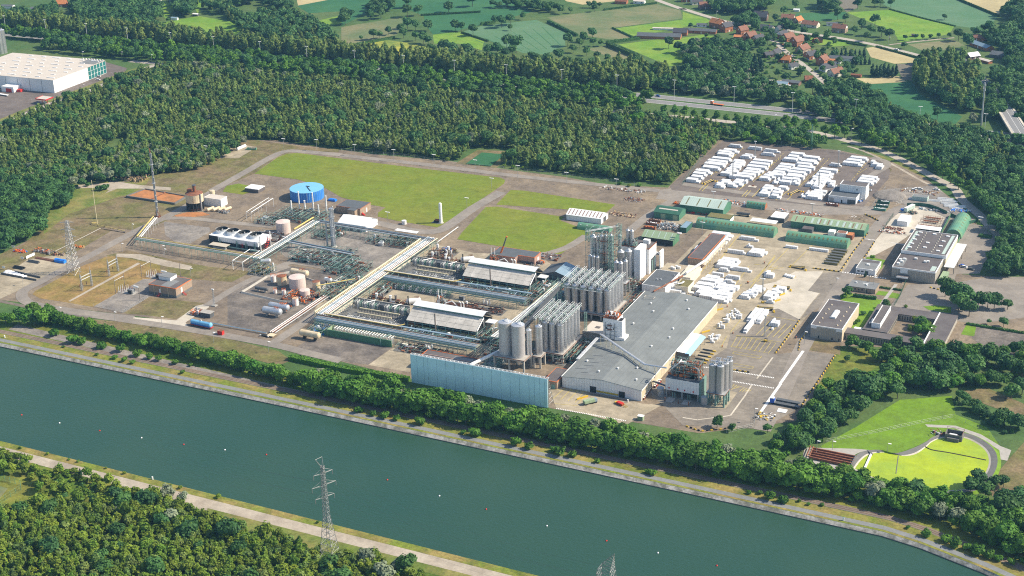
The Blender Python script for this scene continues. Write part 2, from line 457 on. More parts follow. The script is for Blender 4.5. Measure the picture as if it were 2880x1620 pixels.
# ground sheets
_zi=[0]
def SE(name,pts,z,mat,kind=bJ):
 mb=MB()
 if z>0:_zi[0]+=1;z+=(_zi[0]%40)*.0004
 pts=[(p[0],p[1],z)for p in pts]
 n=len(pts)
 ar=sum(pts[k][0]*pts[(k+1)%n][1]-pts[(k+1)%n][0]*pts[k][1]for k in range(n))
 if ar<0:pts.reverse()
 tris=tessellate_polygon([[Vector(p)for p in pts]])
 mb.v=pts
 for t in tris:
  a,b,c=(pts[i]for i in t)
  cr=(b[0]-a[0])*(c[1]-a[1])-(b[1]-a[1])*(c[0]-a[0])
  mb.f.append(tuple(t)if cr>0 else tuple(reversed(t)));mb.m.append(0)
 o=mb.B(name,mat)
 o[bn]=kind
 return o
def ST(name,pts,w,z,mat,kind=bJ):
 _zi[0]+=1;z+=(_zi[0]%40)*.0004
 pts=[Vector((p[0],p[1]))for p in pts]
 L,Rr=[],[]
 for i,p in enumerate(pts):
  a=pts[max(i-1,0)];b=pts[min(i+1,len(pts)-1)]
  d=(b-a).normalized();n=Vector((-d.y,d.x))*(w/2)
  L.append(p+n);Rr.append(p-n)
 mb=MB()
 for i in range(len(pts)-1):
  mb.quad([(*Rr[i],z),(*Rr[i+1],z),(*L[i+1],z),(*L[i],z)])
 o=mb.B(name,mat)
 if kind:o[bn]=kind
 return o
def SL(pts,n=6):
 pts=[Vector(p)for p in pts]
 out=[]
 for i in range(len(pts)-1):
  p0=pts[max(i-1,0)];p1=pts[i];p2=pts[i+1];p3=pts[min(i+2,len(pts)-1)]
  for k in range(n):
   t=k/n
   out.append(.5*((2*p1)+(p2-p0)*t+(2*p0-5*p1+4*p2-p3)*t*t+(3*p1-p0-3*p2+p3)*t**3))
 out.append(pts[-1])
 return out
FARW=[(-900,-187),(-250,-191.2),(-10,-194.2),(185,-198),(282,-200.5),(300,-204),(330,-213.8),(380,-235),(700,-380)]
FART=[(x,y+1.7)for x,y in FARW]
NEAR=[(-900,-272),(-164,-286.8),(0,-290.3),(152,-293.5),(400,-299),(700,-460)]
SE('ground',FART+[(3500,-380),(3500,5000),(-4500,5000),(-4500,-187)],0.,aC)
SE('near_bank_ground',NEAR+[(2500,-460),(2500,-1500),(-2500,-1500),(-2500,-272)],0.,cd)
SE('water',[(x,y+.5)for x,y in FARW]+[(700,-470),(400,-309),(152,-303),(0,-300),(-900,-282)],-1.8,c5)
mb=MB()
for(a,b),(c,d)in zip(zip(FARW,FART),zip(FARW[1:],FART[1:])):
 mb.quad([(*a,-1.3),(*c,-1.3),(*d,0.),(*b,0.)],0)
 mb.quad([(*a,-2.6),(*c,-2.6),(*c,-1.3),(*a,-1.3)],1)
o=mb.B('canal_wall',['revetment',am]);o[bn]=bJ
mb=MB()
for a,b in zip(NEAR,NEAR[1:]):
 mb.quad([(b[0],b[1],0.),(a[0],a[1],0.),(a[0],a[1]+1.,-2.2),(b[0],b[1]+1.,-2.2)],0)
o=mb.B('canal_wall','revetment');o[bn]=bJ
# canal banks
def off(line,dy):return[(x,y+dy)for x,y in line]
ST('bank_verge',off(FART,5.5),10.5,.02,'bank_grass')
ST('towpath',off(FART,2.9+.6),3.4,.04,'path_asphalt')
ST('railway_ballast',off(FART,13.2),4.2,.05,'ballast')
for dy in(12.5,14.):
 ST('rail',off(FART,dy),.14,.16,ah)
SE('tree_belt_ground',off(FART,15.4)+list(reversed([(x,y)for x,y in[(-900,-150),(-240,-160),(-60,-158),(20,-152),(110,-152),(230,-152),(330,-150),(420,-190),(700,-330)]])),.015,cd)
SE('siding_gravel',[(-260,-164),(-130,-172),(-30,-177),(60,-180.5),(60,-182),(-30,-181),(-260,-172)],.03,bm)
ST('canal_track',[(x,y-8.3)for x,y in NEAR],7.2,.04,aL)
ST('near_verge',[(x,y-2.3)for x,y in NEAR],4.6,.02,'bank_grass')
SE('near_meadow',GP(cE,[(1430,890),(2576,1180),(2576,1290),(2300,1230),(1900,1130),(1480,960)])+[],.03,cq)
SE('near_meadow',GP(cZ,[(0,1180),(1150,1449),(760,1449),(250,1340),(0,1270)]),.03,cq)
SE('sandy_patch',GP(cE,[(1430,900),(1570,920),(1560,970),(1480,970)]),.05,aL)
# background fields
for name,k,mat,pts in[(ai,aB,by,[(0,205),(440,130),(470,165),(420,262),(0,362)]),(ai,aB,bs,[(0,-60),(1420,-60),(1400,40),(1000,85),(600,110),(470,60),(200,90),(0,200)]),(ai,aB,'crop_yellow',[(60,375),(330,300),(560,330),(860,430),(820,480),(600,440),(350,445),(150,430)]),(ai,aB,bs,[(620,120),(1380,48),(1440,90),(1050,190),(860,235),(690,260),(640,190)]),(ai,aB,az,[(690,262),(880,240),(1080,300),(1060,380),(900,330),(700,330)]),(ai,aB,'crop_teal',[(900,245),(1060,195),(1470,150),(1540,180),(1690,245),(1690,350),(1540,412),(1370,400),(1110,305)]),(ai,aB,by,[(1550,130),(2380,30),(2560,80),(2576,140),(2040,212),(2200,285),(2100,310),(1800,262)]),(ai,aB,az,[(2060,215),(2576,148),(2576,215),(2260,262),(2200,278)]),(ai,aB,az,[(2090,335),(2400,296),(2576,290),(2576,480),(2480,500),(2300,425)]),(ai,aB,by,[(1860,370),(2000,340),(2240,440),(2080,450)]),(ai,aB,cs,[(1640,-30),(2080,-30),(2060,10),(1820,35),(1700,10)]),(ai,aB,by,[(1260,440),(1480,430),(1640,520),(1250,500)]),(ai,aO,az,[(0,90),(180,140),(220,165),(0,205)]),(ai,aO,az,[(0,285),(150,262),(320,290),(140,320),(0,330)]),(ai,aO,az,[(1240,95),(1570,72),(1800,140),(2050,200),(2010,260),(1640,318),(1590,240)]),(ai,aO,bs,[(860,100),(1230,90),(1250,140),(1040,160),(850,150)]),(ai,aO,'crop_teal',[(1580,66),(1400,-20),(2060,-20),(2380,125),(2290,225),(2060,195),(1810,132)]),(ai,aO,cs,[(2060,-20),(2800,-80),(2576,40),(2400,70),(2385,122),(2250,70)]),(ai,aO,cs,[(1385,362),(1460,352),(1790,455),(1780,470),(1600,482),(1420,432)]),(ai,aO,'soil',[(1610,486),(1770,474),(1745,612),(1660,602)]),(ai,aO,cs,[(1310,592),(1630,575),(1690,618),(1400,635)]),(ai,aO,bs,[(1380,640),(1725,615),(1800,720),(2110,880),(2060,935),(1740,912),(1560,850)]),(ai,aO,by,[(1700,335),(2050,300),(2130,345),(1850,402)]),(ai,aO,az,[(890,285),(1000,275),(1350,335),(1130,352),(900,315)]),(ai,aO,'soil',[(1150,-20),(1330,-20),(1320,60),(1240,90),(1180,40)]),(ai,bq,az,[(1160,180),(1290,160),(1500,120),(1900,190),(1740,285),(1550,295),(1230,250)]),(ai,bq,az,[(1160,15),(1260,10),(1330,65),(1250,140),(1200,90)]),(ai,bq,az,[(1470,-10),(1560,-10),(1490,100),(1470,60)]),(ai,bq,bs,[(2240,45),(2576,-30),(2576,85),(2330,100)]),(ai,bq,az,[(410,100),(520,110),(600,185),(420,180)]),(ai,bq,az,[(2380,160),(2576,115),(2576,180),(2440,200)]),(ai,bq,az,[(2370,385),(2576,350),(2576,385)]),(ai,bq,cs,[(2230,-40),(2500,-60),(2576,-20),(2250,42)]),(ai,'u3',cq,[(640,470),(760,475),(1040,515),(960,550),(760,520)]),('verge','u3',cq,[(10,490),(200,560),(420,620),(640,770),(620,819),(290,819),(380,700),(300,610),(160,560)]),('verge',bg,aW,[(2010,60),(2160,150),(2260,250),(2320,300),(2290,310),(2180,230),(2080,140)]),]:
 SE(name,GP(k,pts),.02,mat)
for i in range(9):
 a=G(aB,1010+i*72,300-i*14);b=G(aB,1240+i*62,395-i*5)
 if i<8:ST('field_track',[a,b],.8,.035,bs)
# roads outside the plant
HW=[(-2200,446),(-800,441),(-300,436),(60,433.5),(220,426.5),(500,408),(1000,365)]
for s_ in(-7.5,7.5):
 ST(dk,[(x,y+s_)for x,y in HW],11.,.05,dk)
 for e in(-4.9,4.6):
  ST('road_marking',[(x,y+s_+e)for x,y in HW],.35,.07,bC)
av=SL([Vector((-600,386,0)),Vector((-300,386,0)),Vector((-140,384,0))]+GP(aO,[(0,885),(300,915),(700,955),(1000,1000),(1250,1065),(1480,1130),(1720,1240),(1900,1340),(2050,1420)])+GP(bg,[(2110,60),(2260,190),(2340,280),(2480,400)]),4)
ST(cL,av,7.5,.05,bt)
ST('cycle_path',[(p.x-11,p.y-7)for p in av[len(av)//2:]],2.4,.05,aL)
ST('village_road',SL(GP(aB,[(2380,0),(2576,70)])+GP(aO,[(0,66),(200,128),(370,170),(700,210),(880,245),(1200,290),(1480,345),(1790,420),(2000,480),(2200,570)]),4),7.,.06,bt)
ST('village_street',SL(GP(aO,[(700,315),(780,390),(900,480),(1000,560),(1090,640)]),4),5.5,.06,bt)
ST('village_street',SL(GP(aO,[(360,200),(520,250),(700,315)]),3),5.,.06,bt)
ST('village_lane',SL(GP(aO,[(490,500),(560,560),(620,605),(860,612)]),3),5.5,.05,aL)
ST('field_lane',SL(GP(aO,[(1560,338),(1750,315),(2050,285)]),3),3.,.05,aL)
ST('depot_road',SL(GP(bq,[(-260,1060),(0,960),(150,880),(400,780),(640,700),(900,590),(1060,545),(1140,500),(1340,495)]),3),7.,.05,bt)
ST('depot_verge',GP(bq,[(-200,980),(0,910),(180,835),(450,735),(760,620),(950,545),(1060,510)]),6.,.04,cq)
SE('depot_asphalt',GP(bq,[(-400,500),(700,440),(960,515),(920,575),(600,690),(260,830),(0,900),(-400,950)]),.03,c3)
# the plant's ground
SE('site_ground',GP('v',[(0,640),(100,590),(130,545),(160,470),(380,450),(510,425),(560,400),(600,355),(690,352),(800,370),(960,390),(1130,405),(1300,430),(1420,445),(1530,465),(1680,472),(1800,350),(2110,378),(2240,405),(2330,450),(2420,520),(2480,590),(2480,640),(2420,690),(2560,700),(2650,800),(2500,880),(2100,870),(2100,930),(2000,1060),(1760,1090),(1400,1030),(1040,955),(700,870),(540,840),(380,800),(100,765),(0,755)]),.03,c0)
Z1,Z2,Z3,Z4,Z5=.05,.07,.09,.11,.13
for name,k,z,mat,pts in[('rough_ground','v',Z1,aN,[(0,640),(60,615),(110,570),(190,478),(380,450),(520,425),(690,400),(640,437),(560,470),(420,555),(360,580),(290,575),(180,640),(100,700),(0,700)]),('grass_slope','v',Z2,cq,[(110,560),(150,470),(250,455),(300,462),(400,440),(330,490),(300,495),(170,540),(110,590)]),('track_patch','u1',Z3,aL,[(440,690),(780,660),(930,650),(960,590),(1000,600),(1000,640),(1200,670),(1456,690),(1456,715),(1200,700),(1000,700),(900,740),(820,800),(930,715),(880,690),(600,700)]),('corner_ground',bU,Z2,aN,[(0,470),(110,420),(250,395),(60,560),(0,600)]),('rough_ground',bq,Z2,aN,[(1530,1180),(1860,1050),(2300,1110),(2560,1125),(2560,1150),(2250,1135),(2060,1190),(1880,1320),(1640,1410),(1100,1400),(1160,1290)]),('lay_down_ground',bq,Z3,aH,[(1640,1120),(1770,1085),(1940,1110),(1800,1195),(1660,1195)]),('substation_field',bf,Z2,'dry_grass',[(490,1010),(530,960),(1200,600),(1600,440),(1750,430),(2080,500),(2420,560),(2420,700),(2250,780),(1900,1010),(1400,1200),(1000,1130),(600,1070)]),('substation_path',bf,Z3,aL,[(1030,1110),(1060,1120),(2120,545),(2080,530)]),('substation_gravel',bf,Z3,bm,[(1420,1190),(1750,1000),(2160,780),(2576,760),(2576,900),(2250,1050),(1870,1285),(1640,1240)]),('scrub_ground',bU,Z1,aN,[(800,480),(960,440),(1550,560),(1900,600),(1750,680),(1450,660),(1400,640),(1050,560)]),('scrub_ground',bU,Z1,aN,[(920,915),(1120,790),(1330,815),(1540,840),(1330,960),(1100,930)]),('gravel_lane',bU,Z3,aL,[(880,465),(1060,470),(1250,515),(1450,560),(1430,590),(1240,560),(1000,500),(880,490)]),('verge',bU,Z1,aN,[(400,930),(700,960),(1400,1030),(2100,1200),(2200,1270),(2100,1310),(1500,1160),(900,1060),(500,990)]),('corner_yard',bf,Z3,aH,[(200,640),(420,480),(830,420),(1030,400),(1160,480),(900,640),(560,820),(0,1080),(-200,1050),(-200,700),(0,690)]),('pale_loading_road',bU,Z4,ay,[(640,928),(1000,945),(1330,970),(1480,860),(1560,845),(1580,870),(1400,985),(1420,1020),(1200,1000),(960,965),(680,945)]),('tank_yard',cu,Z1,cc,[(0,560),(900,150),(1300,200),(1900,300),(1700,700),(640,1180),(0,1060)]),('hardstand','q1',Z2,cc,[(-140,880),(240,790),(1200,950),(830,1215),(-200,1060),(-300,980)]),('hardstand','q1',Z2,aH,[(1210,955),(840,1215),(1470,1330),(1480,1150),(1560,980)]),('process_paving','e',Z1,aH,[(-120,760),(640,380),(1000,460),(1500,480),(1600,560),(1900,600),(1700,760),(1300,1000),(1200,1250),(530,1180),(0,1080),(-250,960)]),('unit_ground','p2',Z1,bm,[(280,640),(800,420),(1300,400),(2576,620),(2300,850),(1850,1080),(900,900),(560,880)]),('unit_paving','p2',Z2,aH,[(800,900),(1900,1080),(1730,1130),(700,960)]),('tower_ground','p1',Z1,bm,[(540,340),(1230,430),(1250,490),(940,670),(700,640),(560,540)]),('rust_stain','p1',Z2,cH,[(700,250),(900,195),(1130,200),(1250,240),(1000,270),(760,280)]),('lot_paving','v',Z2,c3,[(1818,354),(2110,380),(2215,405),(2240,430),(2235,450),(2165,528),(2000,512),(1690,478),(1685,468)]),('lot_edge','v',Z1,'road',[(1700,472),(2000,506),(2200,520),(2230,540),(2050,540),(1650,500),(1660,478)]),(c6,'u3',Z1,aN,[(100,590),(200,600),(330,690),(240,819),(100,819),(200,760),(315,690),(260,640),(150,600)]),('yard','v',Z2,aH,[(1650,560),(1700,520),(1900,545),(2190,590),(2120,700),(2060,760),(1960,880),(1780,905),(1700,880),(1640,720),(1780,580)]),('yard_paving',bg,Z3,ay,[(700,680),(850,600),(1060,600),(950,745),(1030,765),(960,850),(880,960),(640,930),(720,800),(600,700)]),(a1,bg,Z3,a1,[(360,1075),(610,900),(720,880),(880,962),(700,1220),(330,1190)]),(a1,bg,Z3,a1,[(-260,1500),(130,1310),(330,1180),(720,1225),(920,1200),(1160,1230),(1010,1449),(930,1600),(600,1790),(0,1760)]),(a1,bg,Z3,a1,[(945,745),(1060,610),(1200,605),(1270,620),(1190,700),(1100,830),(890,960),(970,845),(1040,765)]),('forecourt',cZ,Z4,aH,[(1560,30),(1900,40),(2270,150),(2420,160),(2150,310),(1850,230),(1620,180)]),('car_park',bg,Z1,'road',[(1700,700),(2010,690),(2330,640),(2700,640),(2700,930),(2200,1000),(1560,870)]),('car_park',bg,Z2,cc,[(2210,1000),(2576,1060),(2700,1100),(2576,1280),(2360,1250),(2180,1100)]),('works_yard',aV,Z2,ay,[(430,830),(600,560),(820,440),(1100,420),(1400,560),(1460,600),(1300,880),(870,850),(640,1010),(300,1180),(160,1200),(330,950)]),('storage_ground',aV,Z2,bm,[(500,170),(1250,120),(1700,560),(1880,640),(1720,660),(1400,540),(1100,420),(760,400),(480,330)]),('office_ground',aV,Z1,'road',[(1330,1449),(1560,1000),(1720,700),(1900,710),(2130,880),(2150,960),(1900,1449)]),('gate_lawn',bg,Z3,aW,[(1355,500),(1400,490),(1530,515),(1500,580),(1330,560)]),(bV,cD,Z3,aW,[(300,240),(380,180),(450,200),(660,250),(710,255),(620,370),(580,430),(520,505),(440,495),(510,300),(480,290)]),(bV,cD,Z3,aW,[(670,178),(755,185),(740,220),(645,210)]),(bV,cD,Z3,aW,[(785,190),(860,205),(835,245),(750,232)]),(bV,cD,Z3,aW,[(1050,310),(1150,300),(1290,315),(1290,370),(1100,340)]),(bV,bg,Z3,aW,[(2140,1005),(2215,1020),(2200,1090),(2100,1075)]),(c6,bg,Z2,cd,[(1200,1170),(1640,1200),(1700,1400),(1600,1500),(1000,1500),(1100,1320)]),(c6,bg,Z3,aN,[(975,1110),(1190,1140),(1190,1230),(930,1190)]),('pond_lawn',a5,Z1,aW,[(1040,470),(1300,330),(1640,120),(2030,90),(2060,230),(2300,330),(2400,480),(2390,600),(2270,780),(2000,800),(1200,650)]),('pond_path',a5,Z2,aK,[(1830,305),(2060,315),(2250,380),(2400,470),(2480,500),(2450,580),(2400,570),(2390,500),(2230,400),(2050,335),(1850,325)]),('bare_ground',a5,Z2,aN,[(2400,640),(2450,580),(2576,440),(2700,400),(2700,900),(2430,920),(2270,790)]),('bare_ground',a5,Z2,aN,[(2050,60),(2300,30),(2576,150),(2576,260),(2500,230),(2300,160)]),]:
 SE(name,GP(k,pts),z,mat)
for name,k,pts in[('lawn','v',[(640,437),(700,395),(722,387),(748,385),(1000,417),(1258,447),(1271,453),(1268,462),(1240,482),(1112,566),(1100,572),(1055,565),(995,555),(950,545),(952,535),(970,522),(930,515),(860,497),(812,470),(750,452)]),('lawn','v',[(1285,478),(1320,480),(1548,515),(1525,535),(1470,530),(1248,515)]),('lawn','v',[(1222,521),(1250,520),(1420,546),(1410,555),(1465,575),(1486,582),(1478,590),(1410,640),(1395,643),(1150,602),(1162,585)]),('lawn','v',[(570,468),(600,462),(640,470),(640,480),(610,490),(560,482)]),]:
 SE(name,GP(k,pts),Z4,'lawn_grass')
SE('reed_bed',GP(aB,[(940,1240),(1060,1155),(1230,1170),(1130,1258)]),.6,bs,bJ)
SE('reed_surround',GP(aB,[(860,1235),(1030,1130),(1290,1145),(1270,1180),(1170,1270)]),Z3,aN)
for name,w,k,pts in[(aJ,7.5,bU,[(1000,955),(700,920),(420,880),(240,845),(170,800),(180,745),(300,680),(700,470),(1000,310),(1330,150),(1600,0)]),(aJ,7.5,bq,[(1600,1440),(1850,1300),(2040,1190),(2150,1145),(2260,1142),(2576,1170)]),(aJ,7.,aB,[(0,1172),(700,1250),(1250,1320),(1900,1390),(2400,1440)]),(aJ,9.,'e',[(1210,0),(1000,120),(800,260),(690,300),(520,290),(300,240),(0,190)]),(aJ,7.,bU,[(400,890),(900,960),(1500,1050),(2050,1150),(2300,1210),(2576,1275)]),(aJ,6.5,bU,[(2050,1150),(2300,980),(2500,830)]),(aJ,6.,'p2',[(0,1150),(400,1040),(640,960),(900,990),(1300,1060),(1760,1150)]),(aJ,6.,bU,[(1560,860),(1750,740),(1950,640),(2180,560)]),(aJ,6.,'p1',[(500,300),(900,290),(1600,360),(2200,420)]),(aJ,9.,bg,[(600,1800),(760,1500),(900,1180),(1050,940),(1200,700),(1300,560),(1400,360),(1560,170),(1700,110),(1850,110),(2050,200),(2200,280)]),(aJ,6.5,bg,[(1440,130),(1200,110),(800,60),(400,0),(0,-60)]),(aJ,6.5,'e',[(1500,480),(1700,420),(1850,330)]),(aJ,7.,'e',[(2180,290),(2330,170),(2576,20)]),('lot_road',6.,'u3',[(20,819),(150,740),(270,670),(290,640),(250,610),(150,590)]),('access_road',7.,bg,[(2576,260),(2250,280),(2150,400),(2030,600),(2000,700)]),]:
 ST(name,SL(GP(k,pts),4),w,Z5,'road')
def lines(k,segs,w,mat,z=.155,name='road_marking'):
 mb=MB()
 for a,b in segs:
  a,b=G(k,*a),G(k,*b);d=(b-a);d.z=0
  if d.length<.01:continue
  d.normalize();n=Vector((-d.y,d.x,0))*(w/2)
  mb.quad([(a-n).to_tuple()[:2]+(z,),(b-n).to_tuple()[:2]+(z,),(b+n).to_tuple()[:2]+(z,),(a+n).to_tuple()[:2]+(z,)])
 o=mb.B(name,mat);o[bn]=bJ
lines(bg,[((910,1200),(735,1449))],1.6,bC)
lines(a5,[((740,0),(580,225))],1.6,bC)
lines(bg,[((680,1250),(560,1410))],.9,ay)
lines(a5,[((520,10),(470,90)),((470,90),(360,240)),((360,240),(110,272)),((110,272),(0,255))],.9,ay)
def zebra(k,a,b,n,l,w,mat=bC):
 a,b=G(k,*a),G(k,*b);mb=MB();d=(b-a).normalized();nn=Vector((-d.y,d.x,0))*(l/2);s=(b-a).length/n
 for i in range(n):
  p=a+d*(s*(i+.25));q=p+d*(s*w)
  mb.quad([(*(p-nn).xy,.16),(*(q-nn).xy,.16),(*(q+nn).xy,.16),(*(p+nn).xy,.16)])
 o=mb.B('pedestrian_crossing',mat);o[bn]=bJ
zebra(dc,(1850,868),(2560,985),30,1.5,.5)
zebra(dc,(1850,1022),(2560,1140),30,1.5,.5)
zebra(dc,(1480,820),(1575,828),4,1.5,.5)
zebra(cZ,(1620,185),(2150,280),40,1.2,.5)
zebra(bg,(1200,605),(1540,655),18,1.5,.5)
zebra(aV,(180,925),(330,945),8,1.5,.5)
zebra(aV,(560,980),(770,1010),12,1.2,.5)
seg=[]
for i in range(9):
 seg.append(((1910+i*70,520+i*12),(2010+i*72,350+i*14)))
seg+=[((1900,500),(2480,612)),((1990,350),(2576,450)),((1930,615),(2340,695)),((1960,585),(2375,660)),((1930,615),(1960,585)),((2340,695),(2375,660)),((1860,745),(2255,818)),((1860,785),(2220,850)),((2255,818),(2220,850))]
lines(dc,seg,.3,aQ)
seg=[((1880+i*95,940+i*12),(2050+i*95+60,700+i*14))for i in range(6)]
seg+=[((1440,880),(1625,660)),((1300,840),(1500,600)),((1160,820),(1450,520)),((1530,940),(2330,1060)),((2060,600),(2560,690)),((1690,560),(1420,520)),((1270,1150),(1370,960))]
lines(bR,seg,.35,aQ)
lines(bK,[((720,1330),(1300,640)),((1100,1330),(1300,1070)),((1180,1020),(1900,80)),((1900,1449),(2576,560)),((1650,1400),(1900,1150)),((2130,1080),(2576,600)),((1180,950),(1320,960)),((2150,740),(2290,760)),((2000,1080),(2150,1100)),((2380,790),(2576,820)),((1540,540),(1620,560))],.45,aQ)
lines(bg,[((270,880),(500,560)),((640,590),(900,320)),((560,680),(720,560)),((820,560),(1000,380)),((600,600),(760,570))],.35,aQ)
lines(cZ,[((1580,40),(1860,60))]+[((1600+i*55,110+i*10),(1690+i*50,30+i*6))for i in range(4)]+[((1610,150),(1780,165)),((1790,150),(1850,75))],.35,aQ)
seg=[]
for(x0,y0),(x1,y1)in[((680,760),(1240,240)),((560,830),(1190,290)),((1420,940),(2050,350)),((1500,880),(1990,440)),((2320,1050),(2700,740))]:
 for i in range(14):
  t,u=i/14,(i+.5)/14
  seg.append(((x0+(x1-x0)*t,y0+(y1-y0)*t),(x0+(x1-x0)*u,y0+(y1-y0)*u)))
seg+=[((330,1120),(440,1000)),((390,1130),(520,1000)),((1190,1240),(1310,1110)),((1260,1245),(1370,1120)),((1400,1250),(1560,1080)),((1880,1310),(2150,1100)),((2100,1310),(2180,1240)),((1130,1110),(1270,990))]
lines(bG,seg,.5,aQ)
seg=[]
for(x0,y0),(x1,y1)in[((700,760),(1000,450)),((820,760),(1100,460)),((1520,940),(1840,550)),((1620,820),(1860,660)),((500,1040),(700,790))]:
 for i in range(10):
  t,u=i/10,(i+.5)/10
  seg.append(((x0+(x1-x0)*t,y0+(y1-y0)*t),(x0+(x1-x0)*u,y0+(y1-y0)*u)))
lines(b3,seg,.5,aQ)
SE('painted_bay',GP(dc,[(1850,1100),(2000,1070),(2260,1180),(2230,1260),(2000,1290),(1880,1190)]),.14,a1)
seg=[((1870+i*42,1190+(0 if i>3 else-i*20)),(1960+i*38,1080+i*12))for i in range(8)]
lines(dc,seg,.35,aQ,.16)
SE('apron',GP(dc,[(1500,1449),(1560,1350),(1880,1180),(2010,1205),(1830,1449)]),.14,aH)
# trees
def crown(name,h,r,z0,seed,nleaf,leaf,mat,shape=bE,lumps=7,flat=1.):

 rg=np.random.default_rng(seed)
 V,F=[],[]
 hc=h-z0
 lob=[]
 if shape==bE:
  lob.append((0,0,z0+hc*.52,r*.74,hc*.4))
  for i in range(lumps):
   a=2*math.pi*(i+rg.uniform(-.3,.3))/lumps
   q=rg.uniform(.4,.62)*r
   rr=rg.uniform(.36,.52)*r
   lob.append((q*math.cos(a),q*math.sin(a),z0+hc*rg.uniform(.28,.74),rr,rr*rg.uniform(.8,1.05)*flat))
 elif shape=='cone':
  for i in range(lumps):
   t=(i+.5)/lumps
   rr=r*(1.08-t)**.75*(.9 if i else.75)
   a=rg.uniform(0,6.28)
   lob.append((.28*rr*math.cos(a),.28*rr*math.sin(a),z0+hc*(t*.93),rr,hc/lumps*1.))
 else:
  for i in range(lumps):
   t=(i+.5)/lumps
   rr=r*(.62+.45*math.sin(math.pi*min(t*1.1+.05,1)))
   a=rg.uniform(0,6.28)
   lob.append((.34*r*math.cos(a),.34*r*math.sin(a),z0+hc*(.06+t*.86),rr*.85,hc/lumps*.95))
 wts=np.array([l[3]**2 for l in lob]);wts/=wts.sum()
 idx=rg.choice(len(lob),nleaf,p=wts)
 for j in idx:
  cx,cy,cz,rr,rh=lob[j]
  d=rg.normal(size=3);d/=np.linalg.norm(d)
  if d[2]<-.35:d[2]*=-.6
  q=rg.uniform(.82,1.06)
  p=np.array([cx+d[0]*rr*q,cy+d[1]*rr*q,cz+d[2]*rh*q])
  n=d+rg.normal(size=3)*.42+np.array([0,0,.25]);n/=np.linalg.norm(n)
  u=np.cross(n,rg.normal(size=3));u/=np.linalg.norm(u);w=np.cross(n,u)
  s=leaf*rg.uniform(.6,1.25)
  i=len(V)
  V+=[tuple(p+u*s),tuple(p+w*s*.8),tuple(p-u*s),tuple(p-w*s*.8)]
  F.append((i,i+1,i+2,i+3))
 mb=MB();mb.v=V;mb.f=F;mb.m=[0]*len(F)
 for cx,cy,cz,rr,rh in lob:
  i=len(mb.v)
  for a in range(3):
   t=(-.5+.5*a)*1.3
   for b in range(6):
    g=b*math.pi/3
    mb.v.append((cx+rr*.78*math.cos(t)*math.cos(g),cy+rr*.78*math.cos(t)*math.sin(g),cz+rh*.78*math.sin(t)))
  for a in range(2):
   for b in range(6):
    k=(b+1)%6
    mb.f.append((i+a*6+b,i+a*6+k,i+a*6+6+k,i+a*6+6+b));mb.m.append(0)
  mb.f.append(tuple(i+12+b for b in range(6)));mb.m.append(0)
 me=bpy.data.meshes.new(name)
 me.from_pydata(mb.v,[],mb.f);me.materials.append(MATS[mat]);me.update()
 return me
def trunk_mesh(name,h,r,rg_seed,limbs=4):
 rg=random.Random(rg_seed)
 mb=MB()
 mb.cyl((0,0,-.2),(0,0,h),r,r*.5,6)
 for i in range(limbs):
  a=i*6.28/max(limbs,1)+rg.random();z=h*rg.uniform(.5,.75)
  mb.cyl((0,0,z),(h*.28*math.cos(a),h*.28*math.sin(a),z+h*.33),r*.45,r*.15,5)
 me=bpy.data.meshes.new(name);me.from_pydata(mb.v,[],mb.f);me.materials.append(MATS['bark']);me.update()
 return me
KIND={}
def kind(key,n,h,r,z0,nleaf,leaf,mat,shape=bE,lumps=7,tr=.28,flat=1.):
 KIND[key]=[(crown(key+'_crown',h*(1+.08*((i%3)-1)),r*(1+.08*((i*2%3)-1)),z0,hash(key)%1000*0+i*17+len(key)*7,nleaf,leaf,mat,shape,lumps,flat),trunk_mesh(key+'_trunk',h*.62,tr,i))for i in range(n)]
kind(bb,6,11.5,5.4,1.2,520,.8,bN,bE,9)
kind(ao,5,12.,5.4,1.8,480,.85,bv,bE,9)
kind(aC,5,12.5,5.2,2.6,400,.95,'leaf_field',bE,8)
kind(cL,4,11.5,3.9,2.9,330,.8,bN,bY,5)
kind(de,4,17.,3.3,2.,300,.85,cv,bY,7)
kind(df,6,9.8,2.,1.,170,.66,cv,bY,5,.12)
kind(cn,5,8.8,2.6,1.,190,.62,cv,bE,6,.12)
kind(cM,6,9.,2.9,.8,260,.62,cK,bE,7,.14)
kind(c7,4,8.5,1.8,.6,190,.55,cK,bY,5,.12)
kind(bD,4,10.,4.,1.,420,.7,'leaf_silver',bE,8)
kind(ct,3,9.,4.6,.8,420,.75,'leaf_bright',bE,8)
kind(cb,4,11.,2.5,.6,230,.7,'leaf_conifer','cone',7)
kind(bk,5,3.2,2.3,.1,190,.48,bN,bE,6,.1)
kind(bZ,4,3.,2.4,.1,190,.48,cK,bE,6,.1)
kind(a0,4,4.,2.6,.1,190,.55,bv,bE,6,.1)
rng=random.Random(11)
def plant(k,p,label,group,s=1.,name='tree',cat='tree',sx=None):
 cm,tm=rng.choice(KIND[k])
 e=bpy.data.objects.new(name,None);e.empty_display_size=.5
 COL.objects.link(e)
 e.location=(p[0],p[1],p[2]if len(p)>2 else 0)
 e.rotation_euler=(0,0,rng.uniform(0,6.28))
 e.scale=((sx or s)*rng.uniform(.92,1.08),(sx or s)*rng.uniform(.92,1.08),s*rng.uniform(.93,1.07))
 tag(e,label,cat,group)
 c=bpy.data.objects.new('foliage' if cat==bk else 'crown',cm);COL.objects.link(c);c.parent=e
 if cat!=bk and s>.35:
  t=bpy.data.objects.new('trunk',tm);COL.objects.link(t);t.parent=e
 return e
